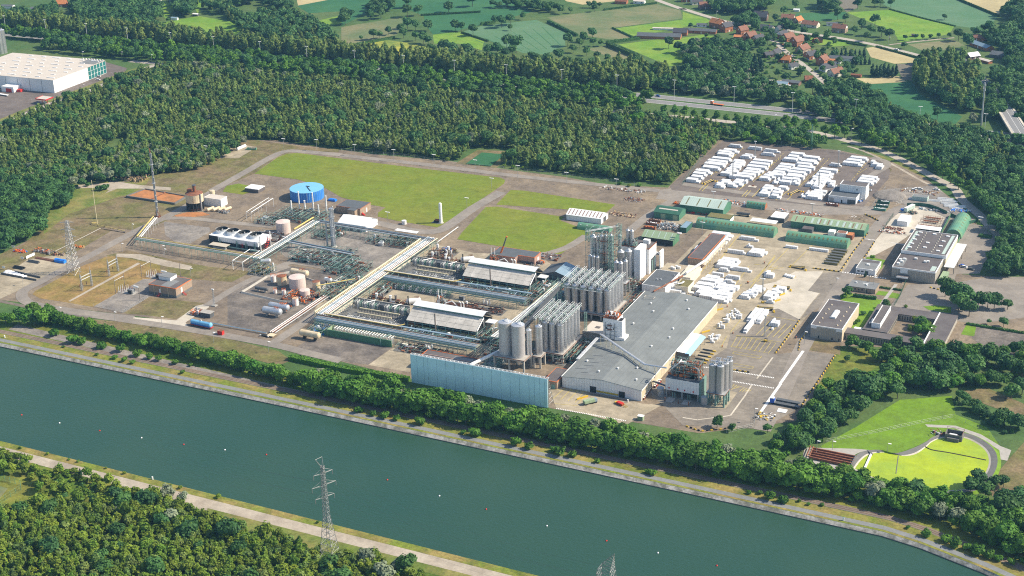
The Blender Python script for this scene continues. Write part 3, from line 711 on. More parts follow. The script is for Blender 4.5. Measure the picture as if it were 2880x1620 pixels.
# far-off woods, one mass each: points carrying instanced tree meshes
PROTO={}
def proto_collection(keys):
 nm='+'.join(keys)
 if nm in PROTO:return PROTO[nm]
 c=bpy.data.collections.new('tree_kinds')
 n=0
 for k in keys:
  for cm,tm in KIND[k]:
   o=bpy.data.objects.new('%03d'%n,cm);c.objects.link(o);n+=1
 PROTO[nm]=(c,n)
 return PROTO[nm]
def inside(poly,x,y):
 c=False;j=len(poly)-1
 for i in range(len(poly)):
  xi,yi=poly[i][0],poly[i][1];xj,yj=poly[j][0],poly[j][1]
  if(yi>y)!=(yj>y)and x<(xj-xi)*(y-yi)/(yj-yi)+xi:c=not c
  j=i
 return c
def scatter(poly,step,jit=.5,seed=1,gaps=()):
 rg=random.Random(seed)
 xs=[p[0]for p in poly];ys=[p[1]for p in poly]
 out=[];y=min(ys);row=0
 while y<max(ys):
  x=min(xs)+(step/2 if row%2 else 0)
  while x<max(xs):
   px,py=x+rg.uniform(-jit,jit)*step,y+rg.uniform(-jit,jit)*step
   if inside(poly,px,py)and not any(inside(g,px,py)for g in gaps):out.append((px,py))
   x+=step
  y+=step*.87;row+=1
 return out
def wood(name,pts,keys,smin,smax,weights=None,seed=3,label=None,cat=None):
 col,n=proto_collection(keys)
 rg=random.Random(seed)
 me=bpy.data.meshes.new(name)
 me.from_pydata([(x,y,0)for x,y in pts],[],[])
 N=len(pts)
 counts=[len(KIND[k])for k in keys];start=[sum(counts[:i])for i in range(len(keys))]
 pick,sc,rt=[],[],[]
 for i in range(N):
  j=rg.choices(range(len(keys)),weights or[1]*len(keys))[0]
  pick.append(start[j]+rg.randrange(counts[j]))
  s=rg.uniform(smin,smax);sc+=[s*rg.uniform(.9,1.1),s*rg.uniform(.9,1.1),s*rg.uniform(.85,1.15)]
  rt+=[rg.uniform(-.06,.06),rg.uniform(-.06,.06),rg.uniform(0,6.28)]
 me.attributes.new('pick','INT','POINT').data.foreach_set('value',pick)
 me.attributes.new('scl',ce,'POINT').data.foreach_set('vector',sc)
 me.attributes.new('rot',ce,'POINT').data.foreach_set('vector',rt)
 o=bpy.data.objects.new(name,me);COL.objects.link(o)
 o[bn]=b7
 if label:o['label']=label
 if cat:o['category']=cat
 ng=bpy.data.node_groups.new(name,'GeometryNodeTree')
 ng.interface.new_socket('Geometry',in_out='INPUT',socket_type='NodeSocketGeometry')
 ng.interface.new_socket('Geometry',in_out='OUTPUT',socket_type='NodeSocketGeometry')
 gi,go=ng.nodes.new('NodeGroupInput'),ng.nodes.new('NodeGroupOutput')
 ci=ng.nodes.new('GeometryNodeCollectionInfo')
 ci.inputs['Collection'].default_value=col
 ci.inputs['Separate Children'].default_value=True
 ci.inputs['Reset Children'].default_value=True
 ip=ng.nodes.new('GeometryNodeInstanceOnPoints')
 ip.inputs['Pick Instance'].default_value=True
 at=[]
 for nm,ty in(('pick','INT'),('rot',ce),('scl',ce)):
  a=ng.nodes.new('GeometryNodeInputNamedAttribute');a.data_type=ty;a.inputs['Name'].default_value=nm;at.append(a)
 L=ng.links.new
 L(gi.outputs[0],ip.inputs['Points']);L(ci.outputs[0],ip.inputs['Instance'])
 L(at[0].outputs['Attribute'],ip.inputs['Instance Index'])
 L(at[1].outputs['Attribute'],ip.inputs['Rotation']);L(at[2].outputs['Attribute'],ip.inputs[cg])
 L(ip.outputs[0],go.inputs[0])
 md=o.modifiers.new('trees','NODES');md.node_group=ng
 return o
pond_gap=GP(aB,[(840,1250),(1000,1110),(1320,1130),(1300,1200),(1200,1240),(1500,1280),(1480,1330),(1180,1290)])
clear_gap=GP('u1',[(860,360),(1000,270),(1080,270),(1090,380),(980,440)])
main_wood=GP(bq,[(0,1000),(180,915),(450,800),(700,715),(930,615),(1090,560),(1380,515)])+[Vector(q+(0,))for q in[(-480,376),(-300,378),(-120,377),(-40,372),(20,356),(40,345)]]+GP('v',[(1640,335),(1800,352),(1820,345),(1735,430),(1685,466),(1560,452),(1470,440),(1300,428),(1130,402),(960,385),(800,368),(700,355),(630,350),(585,385),(510,425),(400,440),(320,450),(250,455),(150,466),(60,480),(-40,480),(-40,350)])
pts=scatter(main_wood,4.,.45,5,[pond_gap,clear_gap])
wood('birch_wood',pts,[df,cn,bD,ao],.6,1.2,[7,5,.25,.5],5)
wood('shrubby_wood_edge',scatter(GP('v',[(0,430),(200,420),(420,360),(560,350),(590,385),(510,425),(380,445),(200,475),(0,470)]),6.5,.5,6,[clear_gap]),[bD,a0,ao],.7,1.,[3,2,1.5],6)
wood('broadleaf_clump',scatter(GP('v',[(0,480),(110,470),(185,490),(170,520),(120,545),(105,590),(60,615),(0,640)]),6.,.4,7),[ao],.7,1.05,None,7)
pts=[]
rgb=random.Random(4)
for i in range(1500):
 pts.append((rgb.uniform(-950,-92),rgb.uniform(452,476)))
wood('poplar_belt',pts,[de,df],.8,1.05,[5,1.5],8)
for poly,st,keys,sm,sM,nm in[(GP(bq,[(560,20),(800,40),(1150,10),(1210,90),(1210,170),(900,175),(760,170),(560,150)]),7.,[aC,ao],.8,1.2,'village_wood'),(GP(bq,[(0,150),(420,185),(560,190),(650,180),(1120,180),(1300,250),(1600,330),(1720,370),(1200,290),(600,240),(0,190)]),7.,[aC,ao],.7,1.,bF),(GP(bq,[(0,110),(230,110),(420,60),(420,140),(200,170),(0,150)]),8.,[aC,ao],.7,1.,'garden_wood'),(GP(bq,[(1500,60),(1650,40),(1800,120),(1820,190),(2050,110),(2250,140),(2440,230),(2560,330),(2350,370),(2050,330),(1850,270),(1700,130)]),7.5,[aC,df],.9,1.2,bW),(GP(bq,[(1290,-30),(1460,-30),(1480,90),(1420,150),(1330,120)]),8.,[aC],.9,1.2,bW),(GP(bq,[(1720,-60),(1960,-60),(1940,30),(1780,60)]),8.,[aC],.9,1.2,bW),(GP(bq,[(1990,-20),(2130,10),(2240,80),(2160,110),(2000,70)]),8.,[aC],.8,1.1,bW),(GP(aB,[(0,130),(90,150),(80,190),(0,190)]),8.,[aC],.9,1.2,bW),(GP(aB,[(200,130),(330,130),(290,90),(420,110),(400,40),(230,30)]),9.,[aC],.9,1.2,bW),(GP(aB,[(990,85),(1200,60),(1600,100),(1690,120),(1560,60),(1400,40),(1180,40)]),7.,[aC,ao],.6,.9,bW),(GP(aB,[(1850,560),(1980,540),(2180,500),(2280,540),(2540,600),(2576,700),(2140,690),(2000,650)]),7.,[de,ao],.8,1.05,bW),(GP(aO,[(0,380),(170,350),(480,390),(500,570),(480,640),(700,690),(880,740),(760,790),(640,790),(300,745),(0,720)]),7.5,[ao,aC,bD],.8,1.15,'village_wood'),(GP(aO,[(200,60),(420,30),(660,20),(660,80),(440,110),(230,105)]),8.,[aC,ao],.9,1.2,bW),(GP(aO,[(380,170),(540,160),(560,230),(600,260),(500,240),(400,200)]),7.5,[aC,ao],.9,1.1,bW),(GP(aO,[(1080,660),(1280,640),(1500,800),(1740,920),(1900,970),(2400,1060),(2700,1100),(2700,1449),(2250,1449),(1950,1300),(1700,1160),(1450,1080),(1200,960),(880,850),(860,760),(1020,790)]),7.,[ao,df,aC],.75,1.05,bF),(GP(aO,[(1750,590),(1820,510),(2010,520),(2200,620),(2250,700),(2260,840),(2080,870),(1950,780),(1800,700)]),7.5,[aC,de,ao],.85,1.2,'motorway_copse'),(GP(aO,[(2270,560),(2400,590),(2576,640),(2800,700),(2800,1010),(2560,960),(2430,800),(2330,640)]),8.,[ao,aC],.9,1.2,bF),(GP(aO,[(2290,690),(2400,780),(2440,860),(2400,930),(2300,920)]),8.,[ao],.9,1.15,bF),(GP(aO,[(2200,280),(2500,240),(2800,330),(2800,690),(2560,620),(2360,540),(2480,430),(2330,380)]),9.5,[aC,ao],.8,1.2,'farm_wood'),(GP(aO,[(2400,120),(2450,90),(2700,60),(2700,300),(2520,250),(2480,180)]),8.5,[aC],.9,1.3,'farm_wood'),(GP(aO,[(1000,40),(1150,20),(1180,110),(1080,110)]),8.,[aC],.9,1.2,bW),(GP(aO,[(300,1000),(500,960),(860,1030),(1080,1090),(1060,1130),(870,1120),(300,1045)]),7.,[ct,ao],.7,.95,'lot_copse'),(GP(aO,[(0,990),(110,930),(280,990),(300,1040),(200,1130),(0,1180),(-100,1200)]),6.,[df,ct],.8,1.1,'lot_copse'),(GP(bg,[(2150,40),(2700,-60),(2700,640),(2340,640),(2260,610),(2360,560),(2420,400),(2330,330),(2380,250),(2230,130)]),7.,[ao,aC],.85,1.15,bF),(GP('u2',[(560,540),(700,520),(760,560),(1050,640),(1080,760),(960,819),(620,819),(500,700)]),8.,[aC,de],.9,1.2,'motorway_copse'),]:
 wood(nm,scatter(poly,st,.45,len(poly)*7+int(st),[]),keys,sm,sM,None,len(poly))
nearw=GP(cE,[(-150,1050),(60,960),(200,950),(400,960),(640,960),(820,880),(1020,870),(1180,890),(1350,920),(1480,1010),(1640,1045),(1800,1115),(2050,1160),(2250,1215),(2470,1310)])+GP(cZ,[(0,1325),(260,1350),(520,1430),(760,1560)])+GP(cE,[(2576,1900),(-150,1900)])
allp=scatter(nearw,3.3,.45,21)
nearp=G(cE,2490,1335)
allp=[p for p in allp if(p[0]-nearp.x)**2+(p[1]-nearp.y)**2>30]
allp.sort(key=lambda p:-p[1])
rg=random.Random(9)
solo=set(rg.sample(range(min(len(allp),420)),36))
for i in sorted(solo):
 plant(rg.choice([cM,cM,c7,ao,bD if rg.random()<.3 else cM]),allp[i],'green young tree at the edge of the wood on the near canal bank','trees at the edge of the near bank wood',rg.uniform(.85,1.2))
wood('near_bank_wood',[p for i,p in enumerate(allp)if i not in solo],[cM,c7,ao,cn],.55,.95,[7,4,.35,3],22)
wood('bank_scrub',scatter(GP(cE,[(-100,520),(150,540),(330,640),(500,640),(700,700),(860,780),(1130,840),(1000,900),(820,900),(640,1000),(400,1010),(100,1010),(250,850),(300,780),(160,700),(-100,700)]),4.4,.5,23),[bZ,cM,a0],.6,1.1,[6,3,1],23)
# single trees
def row(k,line,n,label,group,s0,s1,jx=1.,jy=1.,name='tree',cat='tree'):
 L=[0]
 for a,b in zip(line,line[1:]):L.append(L[-1]+(Vector(b)-Vector(a)).length)
 for i in range(n):
  t=(i+.5)/n*L[-1]
  j=max(m for m in range(len(L))if L[m]<=t);j=min(j,len(line)-2)
  u=(t-L[j])/max(L[j+1]-L[j],1e-6)
  p=Vector(line[j]).lerp(Vector(line[j+1]),u)
  plant(k if isinstance(k,str)else rng.choice(k),(p.x+rng.uniform(-jx,jx),p.y+rng.uniform(-jy,jy)),label,group,rng.uniform(s0,s1),name,cat)
LAB='dense dark green tree in the long row between the canal railway and the plant'
GRP='trees in the long row beside the canal'
def CR(k,line,n,s0,s1,jx,jy,where):
 row(k,line,n,'dense green tree in the canal side row, '+where,GRP+', '+where,s0,s1,jx,jy)
for x0,x1,n,where in((-45,5,8,'below the clipped hedge'),(5,92,14,'in front of the blue screen'),(92,180,14,'below the warehouse forecourt'),(180,250,11,'left of the pond')):
 CR([bb],[(x0,-175.5),(x1,-176.5)],n,1.,1.32,1.5,1.8,where)
 CR([bb,bb,bb,bD],[(x0,-164.5),(x1,-165)],n,.8,1.12,1.5,2.,where)
CR([bb,bb,bD],[(250,-173),(300,-176),(360,-203),(420,-240)],22,.95,1.3,1.5,2.,'below the pond')
CR([bb,ao,bb],[(250,-164),(310,-166),(370,-192)],14,.8,1.15,1.5,2.,'below the pond')
CR([bb],[(-135,-163),(-90,-167),(-45,-173)],15,.75,1.,1.5,1.5,'below the tank farm road')
CR([bb],[(-262,-150),(-232,-154),(-190,-158),(-135,-163)],22,.6,.85,1.5,2.5,'beside the left rail siding')
row([ao,bb],GP(bU,[(-60,1000),(160,1000),(300,1010),(420,980)]),8,'round dark tree beside the rail siding at the left end of the canal row','trees beside the rail siding',.7,1.,2,2)
wood('belt_undergrowth',scatter([(-40,-179),(250,-180),(310,-182),(420,-244),(430,-220),(330,-160),(-40,-164)],4.,.5,31),[bk,a0,bb],.45,.8,[2,1,3],31)
wood('belt_undergrowth',scatter([(-250,-158),(-130,-166),(-40,-172),(-40,-166),(-130,-158),(-250,-150)],3.2,.5,32),[bk,a0,bb],.4,.7,[2,1,2],32)
for k,x,y,s in[(bU,410,1090,1.5),(bU,560,1140,1.5),(bU,620,1150,1.2),(bU,770,1180,1.4),(bU,910,1205,1.2),(bU,1040,1240,1.1),(bU,1130,1260,.9),(bU,1200,1275,.9),(bU,1325,1300,.8),(bU,1440,1315,.6),(bU,940,1280,.8),(bU,1000,1295,.7),(bU,1380,1370,.6),(bU,730,1235,.5),(bU,870,1260,.7),(bU,480,1175,.4),(cZ,130,215,1.1),(cZ,240,240,.8),(cZ,330,255,1.2),(cZ,420,275,.9),(cZ,595,305,1.2),(cZ,920,375,.7),(cZ,1010,395,1.3),(cZ,1320,465,1.2),(cZ,1420,490,1.1),(cZ,1600,510,.9),(cZ,1650,540,1.2),(cZ,1740,550,1.),(cZ,1930,595,.7),(cZ,2350,685,.8),(cZ,2310,675,.6),(a5,660,870,1.1),(a5,760,895,1.2),(a5,500,830,.5),(a5,585,830,.5),(a5,880,890,.4),(a5,950,915,.4),(a5,1050,920,.5),(a5,1840,1150,1.),(a5,1990,1190,1.),(a5,2060,1230,1.3),(a5,2150,1250,1.1),(a5,2230,1285,1.2),(a5,2310,1310,1.2),(a5,1700,1090,.5),(a5,2380,1330,.8),(a5,2480,1360,.8)]:
 w_={bU:'at the left, below the rail siding',cZ:'below the blue screen and warehouse',a5:'at the right, below the pond trees'}[k]
 plant(bk,G(k,x,y),'round green bush on the canal verge '+w_,'verge bushes '+w_,s*1.15,bk,bk)
for k,x,y,s in[(cE,150,490,.5),(cE,360,535,.5),(cE,520,575,.4),(cE,940,680,.5),(cE,1360,790,.6),(cE,1650,860,.7),(cE,590,590,.4),(cE,1290,770,.4),(cE,2400,1050,.4),(cE,800,640,.35)]:
 plant(bZ,G(k,x,y),'low bush on the grassy edge of the near canal bank','bushes on the near bank edge',s,bk,bk)
for k,x,y,kk,s,lab in[(cE,1275,890,bD,.95,'pale silvery tree beside the near bank track, taller and pointed'),(cE,1385,910,bD,.75,'pale silvery rounder tree beside the near bank track'),(cE,710,930,ao,.5,'small dark round shrub tree alone in the grassy clearing'),(cE,610,700,cb,.45,'small pointed dark tree by the near bank track'),(cE,330,760,cb,.6,'narrow dark tree near the fenced court corner'),(cE,870,980,bD,.6,'grey green shrubby tree in the near bank clearing'),(cE,460,690,cM,.8,'leafy tree at the top of the near bank clearing'),(cE,30,560,cM,.7,'leafy tree at the left edge beside the near bank track')]:
 plant(kk,G(k,x,y),lab,None,s)
LAB,GRP='slim avenue tree with a clear trunk beside the light service road','avenue trees along the service road'
for(k,x,y)in[(aO,15+i*78,890+i*10)for i in range(-2,11)]:
 plant(cL,G(k,x,y),'slim avenue tree in the even line left of the storage lot','avenue trees left of the storage lot',rng.uniform(.75,.95),c8,c9)
for(x,y)in[(775,960),(850,975),(930,1000),(1000,985),(1075,1030),(1145,1045),(1220,1040),(1350,1085),(1420,1090),(1480,1120),(1560,1140),(1640,1170),(1720,1215),(1790,1250),(1850,1270),(1910,1310),(1960,1350),(2020,1390),(2080,1430)]:
 plant(cL,G(aO,x,y),'tall avenue tree shading the service road right of the storage lot','avenue trees right of the storage lot',rng.uniform(.9,1.15),c8,c9)
for(x,y)in[(2150,20),(2200,60),(2250,110),(2290,150),(2330,190),(2370,230),(2410,260),(2440,310),(2490,350),(2520,400)]:
 plant(cL,G(bg,x,y),'avenue tree shading the service road behind the works yard','avenue trees behind the works yard',rng.uniform(.95,1.15),c8,c9)
road_trees=[]
for i in range(150):
 x=-720+i*4.4
 road_trees+=[(x+rng.uniform(-1,1),392+rng.uniform(-2,2))]*(i%3>0)+[(x+rng.uniform(-2,2),rng.uniform(400,409)),(x+rng.uniform(-2,2),rng.uniform(412,424))]
road_trees+=[(rng.uniform(-800,-95),rng.uniform(421,427.5))for i in range(330)]
wood('roadside_trees',road_trees,[cL,ao,cn],.85,1.15,[5,2,2],41)
wood('garden_shrubs',scatter(GP(aO,[(360,330),(640,250),(1000,280),(1420,420),(1300,620),(1080,680),(1000,640),(560,600),(480,480)]),10,.5,61),[bk,bZ,aC,a0],.5,.9,[3,2,1.2,2],61)
LAB,GRP='solitary dark field tree among the meadows behind the motorway','trees standing among the meadows'
for k,x,y,s in[(aB,810,95,1.2),(aB,500,60,1.1),(aB,990,50,1.3),(aB,860,235,1.1),(aB,905,238,1.),(aB,995,270,1.2),(aB,1160,190,1.1),(aB,1210,210,1.2),(aB,1275,190,1.3),(aB,1275,232,.6),(aB,1370,150,.7),(aB,245,300,1.1),(aB,290,290,.8),(aB,355,265,.9),(aB,150,305,.5),(aB,450,250,1.1),(aB,500,220,1.1),(aB,560,230,1.),(aB,655,235,1.1),(aB,470,290,.9),(aB,560,310,.9),(aB,620,330,1.1),(aB,660,340,.9),(aB,770,390,1.2),(aB,840,430,1.4),(aB,890,460,1.1),(aB,955,430,1.3),(aB,1020,460,1.),(aB,1110,420,1.2),(aB,1180,420,1.3),(aB,1240,440,1.1),(aB,1250,370,1.4),(aB,1320,400,1.6),(aB,1290,430,1.1),(aB,1130,470,.9),(aB,1200,470,.8),(aB,1710,350,1.1),(aB,1830,320,1.),(aB,1895,290,1.),(aB,1800,360,.8),(aB,1900,350,.8),(aB,1960,350,.7),(aB,1560,480,1.),(aB,1640,470,1.1),(aB,1700,520,1.2),(aB,1800,540,1.2),(aB,1500,470,.6),(aB,1750,400,.8),(aB,1850,420,.8),(aB,1930,450,.8),(aB,2010,470,.7),(aB,1900,530,1.2),(aB,500,130,1.2),(aB,580,120,1.1),(aB,300,140,1.2),(aB,220,150,1.),(aB,30,190,1.2),(aB,1730,100,.6),(aB,2470,370,1.1),(aB,2540,400,1.),(aB,1870,60,.7),(aB,1910,60,.8),(aB,1950,60,.6),(aB,1910,90,.7),(bq,1430,270,1.),(bq,1520,290,1.2),(bq,1270,170,.6),(bq,1380,130,1.2),(bq,1650,100,1.3),(bq,1750,130,1.2),(aO,1975,150,.6),(aO,1320,70,1.1),(aO,1450,50,.9),(aO,1490,52,.9),(aO,1570,55,.9),(aO,1350,220,1.1),(aO,1450,200,1.3),(aO,1420,270,1.1),(aO,1500,280,1.1),(aO,1560,300,1.2),(aO,1300,260,.8),(aO,1390,310,.8),(aO,1680,305,.6),(aO,1760,300,.5),(aO,1810,300,.5),(aO,1870,300,.5),(aO,1930,290,.5),(aO,2010,290,.5),(aO,2080,310,1.2),(aO,2150,370,1.3),(aO,1670,370,.7),(aO,1170,150,1.1),(aO,1230,170,.9),(aO,2190,260,.8),(aO,2270,260,.9),(aO,1930,420,.8),(aO,1820,480,1.2)]:
 plant(aC,G(k,x,y),'dark field tree among the '+{bq:'top left meadows',aB:'middle meadows and crops',aO:'bright right hand meadows'}[k],'field trees '+k,s*.92,'field_tree','field tree')
LAB,GRP='dark pointed conifer in the village gardens','conifers in the village'
for x,y,s in[(520,560,1.2),(560,570,1.3),(590,540,1.2),(540,510,1.2),(580,490,1.1)]+[(1160+i*35,432+(i%2)*8,.85)for i in range(7)]+[(1430+i*30,570+(i%3)*8,1.15)for i in range(7)]+[(1280+i*32,488,.7)for i in range(5)]+[(1990,450,1.1),(2030,450,.9),(2060,450,.9),(2090,450,.9),(2120,450,.9),(2330,275,.8),(2370,275,.7),(2400,275,.8),(2450,270,.9),(2510,240,.8)]:
 plant(cb,G(aO,x,y),LAB,GRP,s,cb,cb)
LAB,GRP='leafy garden tree between the village houses','garden trees in the village'
for x,y,s in[(640,340,.9),(720,590,.8),(890,580,.9),(620,260,.9),(740,240,1.),(800,250,1.2),(840,260,1.1),(770,200,1.),(670,270,.8),(1060,410,.7),(980,720,1.6),(1040,740,1.2),(1160,700,1.3),(1230,730,1.3),(1280,540,.7),(830,740,1.2),(880,800,1.),(760,120,1.),(850,70,.9),(700,170,.8),(260,310,.7),(180,290,.5),(60,220,.7),(300,370,.8),(420,350,.8),(500,360,.9),(570,370,.9),(690,370,.6),(1100,360,.5),(880,420,.6)]:
 plant(aC,G(aO,x,y),LAB,GRP,s*.9,'garden_tree','garden tree')
LAB,GRP='broad tree in the clump beside the car park in front of the offices','trees beside the office car park'
for x,y,s in[(1980,790,1.1),(2040,830,1.1),(2100,840,1.2),(2150,860,1.1),(2230,870,.9),(2300,880,1.),(2350,880,.9),(2080,910,1.1),(2160,940,1.),(2110,900,.9),(2450,890,.7),(2420,1020,.6),(2310,1000,.35)]:
 plant(ao,G(bg,x,y),LAB,GRP,s*.98)
LAB,GRP='tall dark tree in the thicket south of the office wings','trees in the office thicket'
for k,x,y,s in[(bg,1260,1180,.6),(bg,1330,1190,.7),(bg,1400,1220,.7),(bg,1450,1280,.8),(bg,1500,1290,.8),(bg,1560,1290,.9),(bg,1600,1200,.9),(bg,1660,1300,1.),(bg,1740,1350,1.2),(bg,1830,1340,1.2),(bg,1760,1210,.9),(bg,1900,1250,1.1),(bg,1960,1330,1.2),(bg,2040,1260,1.2),(bg,2130,1300,1.2),(bg,2220,1280,1.1),(bg,2300,1300,1.2),(bg,2420,1250,.8),(bg,2500,1230,.9),(bg,2570,1240,.9),(bg,2400,1330,1.1),(bg,2480,1380,1.1),(bg,2560,1400,1.2),(bg,2200,1400,1.2),(bg,2100,1420,1.1),(bg,2000,1430,1.2),(bg,1850,1440,1.1),(bg,1700,1440,1.1),(bg,1240,1280,.4),(bg,1320,1440,.6),(bg,1540,1420,.9),(bg,1430,1440,.7),(a5,1100,60,1.),(a5,1180,120,.9),(a5,1300,40,1.2),(a5,1380,130,1.3),(a5,1460,100,1.2),(a5,1570,60,1.2),(a5,1620,110,.9),(a5,1330,230,1.2),(a5,1050,190,1.),(a5,980,240,.9),(a5,1130,290,1.),(a5,920,300,1.),(a5,1020,340,.9),(a5,1100,390,.9),(a5,890,400,.9),(a5,960,420,.8),(a5,850,480,.9),(a5,790,430,.7),(a5,900,510,.7),(a5,700,520,.9),(a5,720,450,.6),(a5,1940,60,1.1),(a5,1860,40,1.1),(a5,1760,30,1.),(a5,1690,10,1.),(a5,1990,20,1.),(a5,260,330,.7),(a5,370,360,.5),(a5,640,370,.5)]:
 w_=('south of the office wings' if y<1360 else 'on the rough grass below the offices')if k==bg else('between the lorry road and the pond lawn' if x<1500 else 'at the top edge of the pond lawn')
 plant([ao,ao,bb][rng.randrange(3)],G(k,x,y),'tall dark tree in the thicket '+w_,'thicket trees '+w_,s*.92)
wood(dl,scatter(GP(bg,[(1230,1160),(1400,1200),(1640,1280),(1900,1210),(2200,1250),(2600,1220),(2640,1480),(1700,1500),(1500,1300)]),6.5,.45,51),[ao,bb,bk],.55,.95,[3,2,2],51)
wood(dl,scatter(GP(a5,[(1060,30),(1250,60),(1500,0),(1640,60),(1400,200),(1240,320),(1040,440),(880,560),(660,540),(820,420),(900,260)]),6.,.45,52),[ao,bb,bk],.55,.95,[3,2,2],52)
wood(dl,scatter(GP(a5,[(2430,900),(2576,900),(2700,960),(2700,1250),(2560,1200),(2300,900)]),6.,.45,53),[ao,bb],.7,1.1,None,53)
wood(dl,scatter(GP(a5,[(2050,90),(2300,230),(2560,340),(2560,400),(2400,370),(2200,250),(2060,160)]),4.5,.45,54),[ao,a0],.4,.7,None,54)
LAB,GRP='dark shrubby tree in the hedge right of the algae pond','trees in the hedge by the pond'
for x,y,s in[(2090,120,.6),(2140,150,.6),(2190,190,.6),(2240,230,.6),(2290,260,.6),(2350,300,.6),(2400,280,.9),(2470,330,1.),(2530,350,1.),(2380,330,.8),(2480,110,1.),(2560,80,1.1),(2230,780,1.),(2170,820,.9),(2340,800,.8),(2420,780,.7),(2520,960,1.),(2450,900,.8),(2280,860,.9)]:
 plant(ao,G(a5,x,y),LAB,GRP,s*.8)
LAB,GRP='leafy tree inside the office courtyard','courtyard trees'
for x,y,s in[(980,470,.5),(1020,500,.55),(1060,520,.5),(1030,560,.6),(1100,500,.4),(1120,570,.45),(940,540,.5),(1140,540,.4)]:
 plant(rng.choice([cM,ct,ao]),G(cD,x,y),LAB,GRP,s*1.5)
for x,y,k,s,lab in[(400,230,ao,.62,'round tree at the corner of the garden lawn behind the flat roofed lodge'),(730,330,ao,.55,'dark purple green tree by the garden path'),(700,420,ct,.65,'bright green round tree beside the garden path'),(555,60,cb,.45,'small dark conifer in front of the white gatehouse'),(1015,75,ao,.45,'round tree against the front of the large hall'),(1190,110,a0,.8,'round dark shrub at the right corner of the large hall'),(650,470,a0,.7,'brownish shrub beside the garden path'),(370,240,bk,1.,'dark bush behind the garden lawn'),(540,380,a0,.7,'low dark bush on the garden lawn'),(470,460,bk,.7,'clipped bush by the office block'),(495,440,bk,.7,'taller clipped bush by the office block'),(900,320,bZ,.6,'pale shrub by the office roof edge')]:
 plant(k,G(cD,x,y),lab,None,s)
plant(ct,G(aV,290,1240),'small round tree on the grass behind the white gatehouse',None,.4)
LAB,GRP='dark shrub on the rough ground at the left end of the plant','shrubs on the rough ground'
for k,x,y,s in[('u1',840,715,1.2),('u1',880,715,1.1),('u1',910,705,1.1),('u1',570,790,1.3),('u1',1350,560,1.1),('u1',1100,600,.9),(bU,500,100,1.3),(bU,450,110,1.2),('u1',1200,560,.8),('u1',1280,540,.8)]:
 plant(a0,G(k,x,y),LAB,GRP,s,bk,bk)
LAB,GRP='yellow green bush between the wood and the north road of the plant','bushes below the wood'
for k,x,y,s in[(aB,480,1150,1.),(aB,560,1160,1.1),(aB,640,1170,1.),(aB,720,1190,1.2),(aB,800,1215,1.),(aB,440,1130,.8),(aB,860,1200,1.),(aB,1230,1260,.8),(aB,1300,1270,.9),(aB,1370,1275,.8),(aB,2100,1395,.8),(aB,2170,1410,.8),(aB,2250,1405,.9),(aB,350,1110,1.4),(aB,260,1090,1.6),(aB,200,1100,1.3)]:
 plant(rng.choice([bZ,bk]),G(k,x,y),LAB,GRP,s,bk,bk)
for k,x,y,s,lab in[(bq,600,880,1.1,'bright dark green spreading tree among the left birches'),(bq,480,960,1.3,'large bright green crown standing above the left birch wood'),(bq,400,990,1.,'bright green crown at the left of the birch wood'),(aO,-5+60,960,.9,'broad bright tree between the wood and the storage lot'),(aB,2230,960,1.4,'broad bright tree rising out of the right part of the wood'),(aB,2150,940,1.,'rounded bright tree beside the broad one in the right part of the wood')]:
 plant(ct,G(k,x,y),lab,None,s)
for k,x,y,s,lab in[(aO,2190,930,.9,'pale yellow green willow beside the tall grey mast'),(aO,1920,900,.8,'round tree with reddish top beside the motorway lamp'),(aO,1550,880,.6,'small dark tree at the corner of the motorway field'),(aO,1420,880,.8,'silvery crown among the trees above the service road')]:
 plant(bD if 'pale' in lab or 'silvery' in lab else aC,G(k,x,y),lab,None,s)
def hedge(name,pts,w,h,label,mat='hedge_dark',group=None):
 a=Vector(pts[0]);
 mb=MB();rg=random.Random(len(pts));L=[]
 for p,q in zip(pts,pts[1:]):
  p,q=Vector(p),Vector(q);n=max(int((q-p).length/1.2),1)
  d=(q-p).normalized();nn=Vector((-d.y,d.x,0))
  for i in range(n):
   c=p.lerp(q,(i+.5)/n)
   for k in range(14):
    o=c+nn*rg.uniform(-w/2,w/2)+d*rg.uniform(-.8,.8)
    z=h*rg.uniform(.35,1.)if k%2 else h*rg.uniform(.85,1.05)
    u=Vector((rg.gauss(0,1),rg.gauss(0,1),rg.gauss(0,.5))).normalized();v=u.cross(Vector((rg.gauss(0,1),rg.gauss(0,1),rg.gauss(0,1)))).normalized()
    s=.5
    q0=Vector((o.x,o.y,z))
    mb.quad([q0+u*s,q0+v*s,q0-u*s,q0-v*s])
  A,B=p+nn*w*.42,q+nn*w*.42;C_,D=q-nn*w*.42,p-nn*w*.42
  mb.prism([(A.x,A.y),(B.x,B.y),(C_.x,C_.y),(D.x,D.y)],0,h*.9)
 o=mb.B(name,mat)
 return tag(o,label,cw,group)
MATS['hedge_leaf']=MATS[bN]
hedge(cw,[G(bU,2190,1262),G(bU,2576,1345),G('e',510,1432)],4.5,2.8,'long clipped dark hedge in front of the grey hardstand',bN)
hedge(cw,[G(cD,455,225),G(cD,650,250)],2.2,1.8,'dark clipped hedge below the flat roofed lodge',bv)
hedge(cw,[G(cD,680,150),G(cD,770,165)],1.2,1.,'low clipped hedge right of the lodge',bv)
hedge(cw,[G(cD,795,165),G(cD,870,178)],1.2,1.,'low clipped hedge beside the gate fence',bv)
hedge(cw,[G(bg,2140,1000),G(bg,2576,1070)],1.5,1.2,'low hedge along the office car park',bv)
hedge(cw,[G(aV,1900,880),G(aV,2080,910)],4,1.5,'low shrub bed in the middle of the access road',bv)
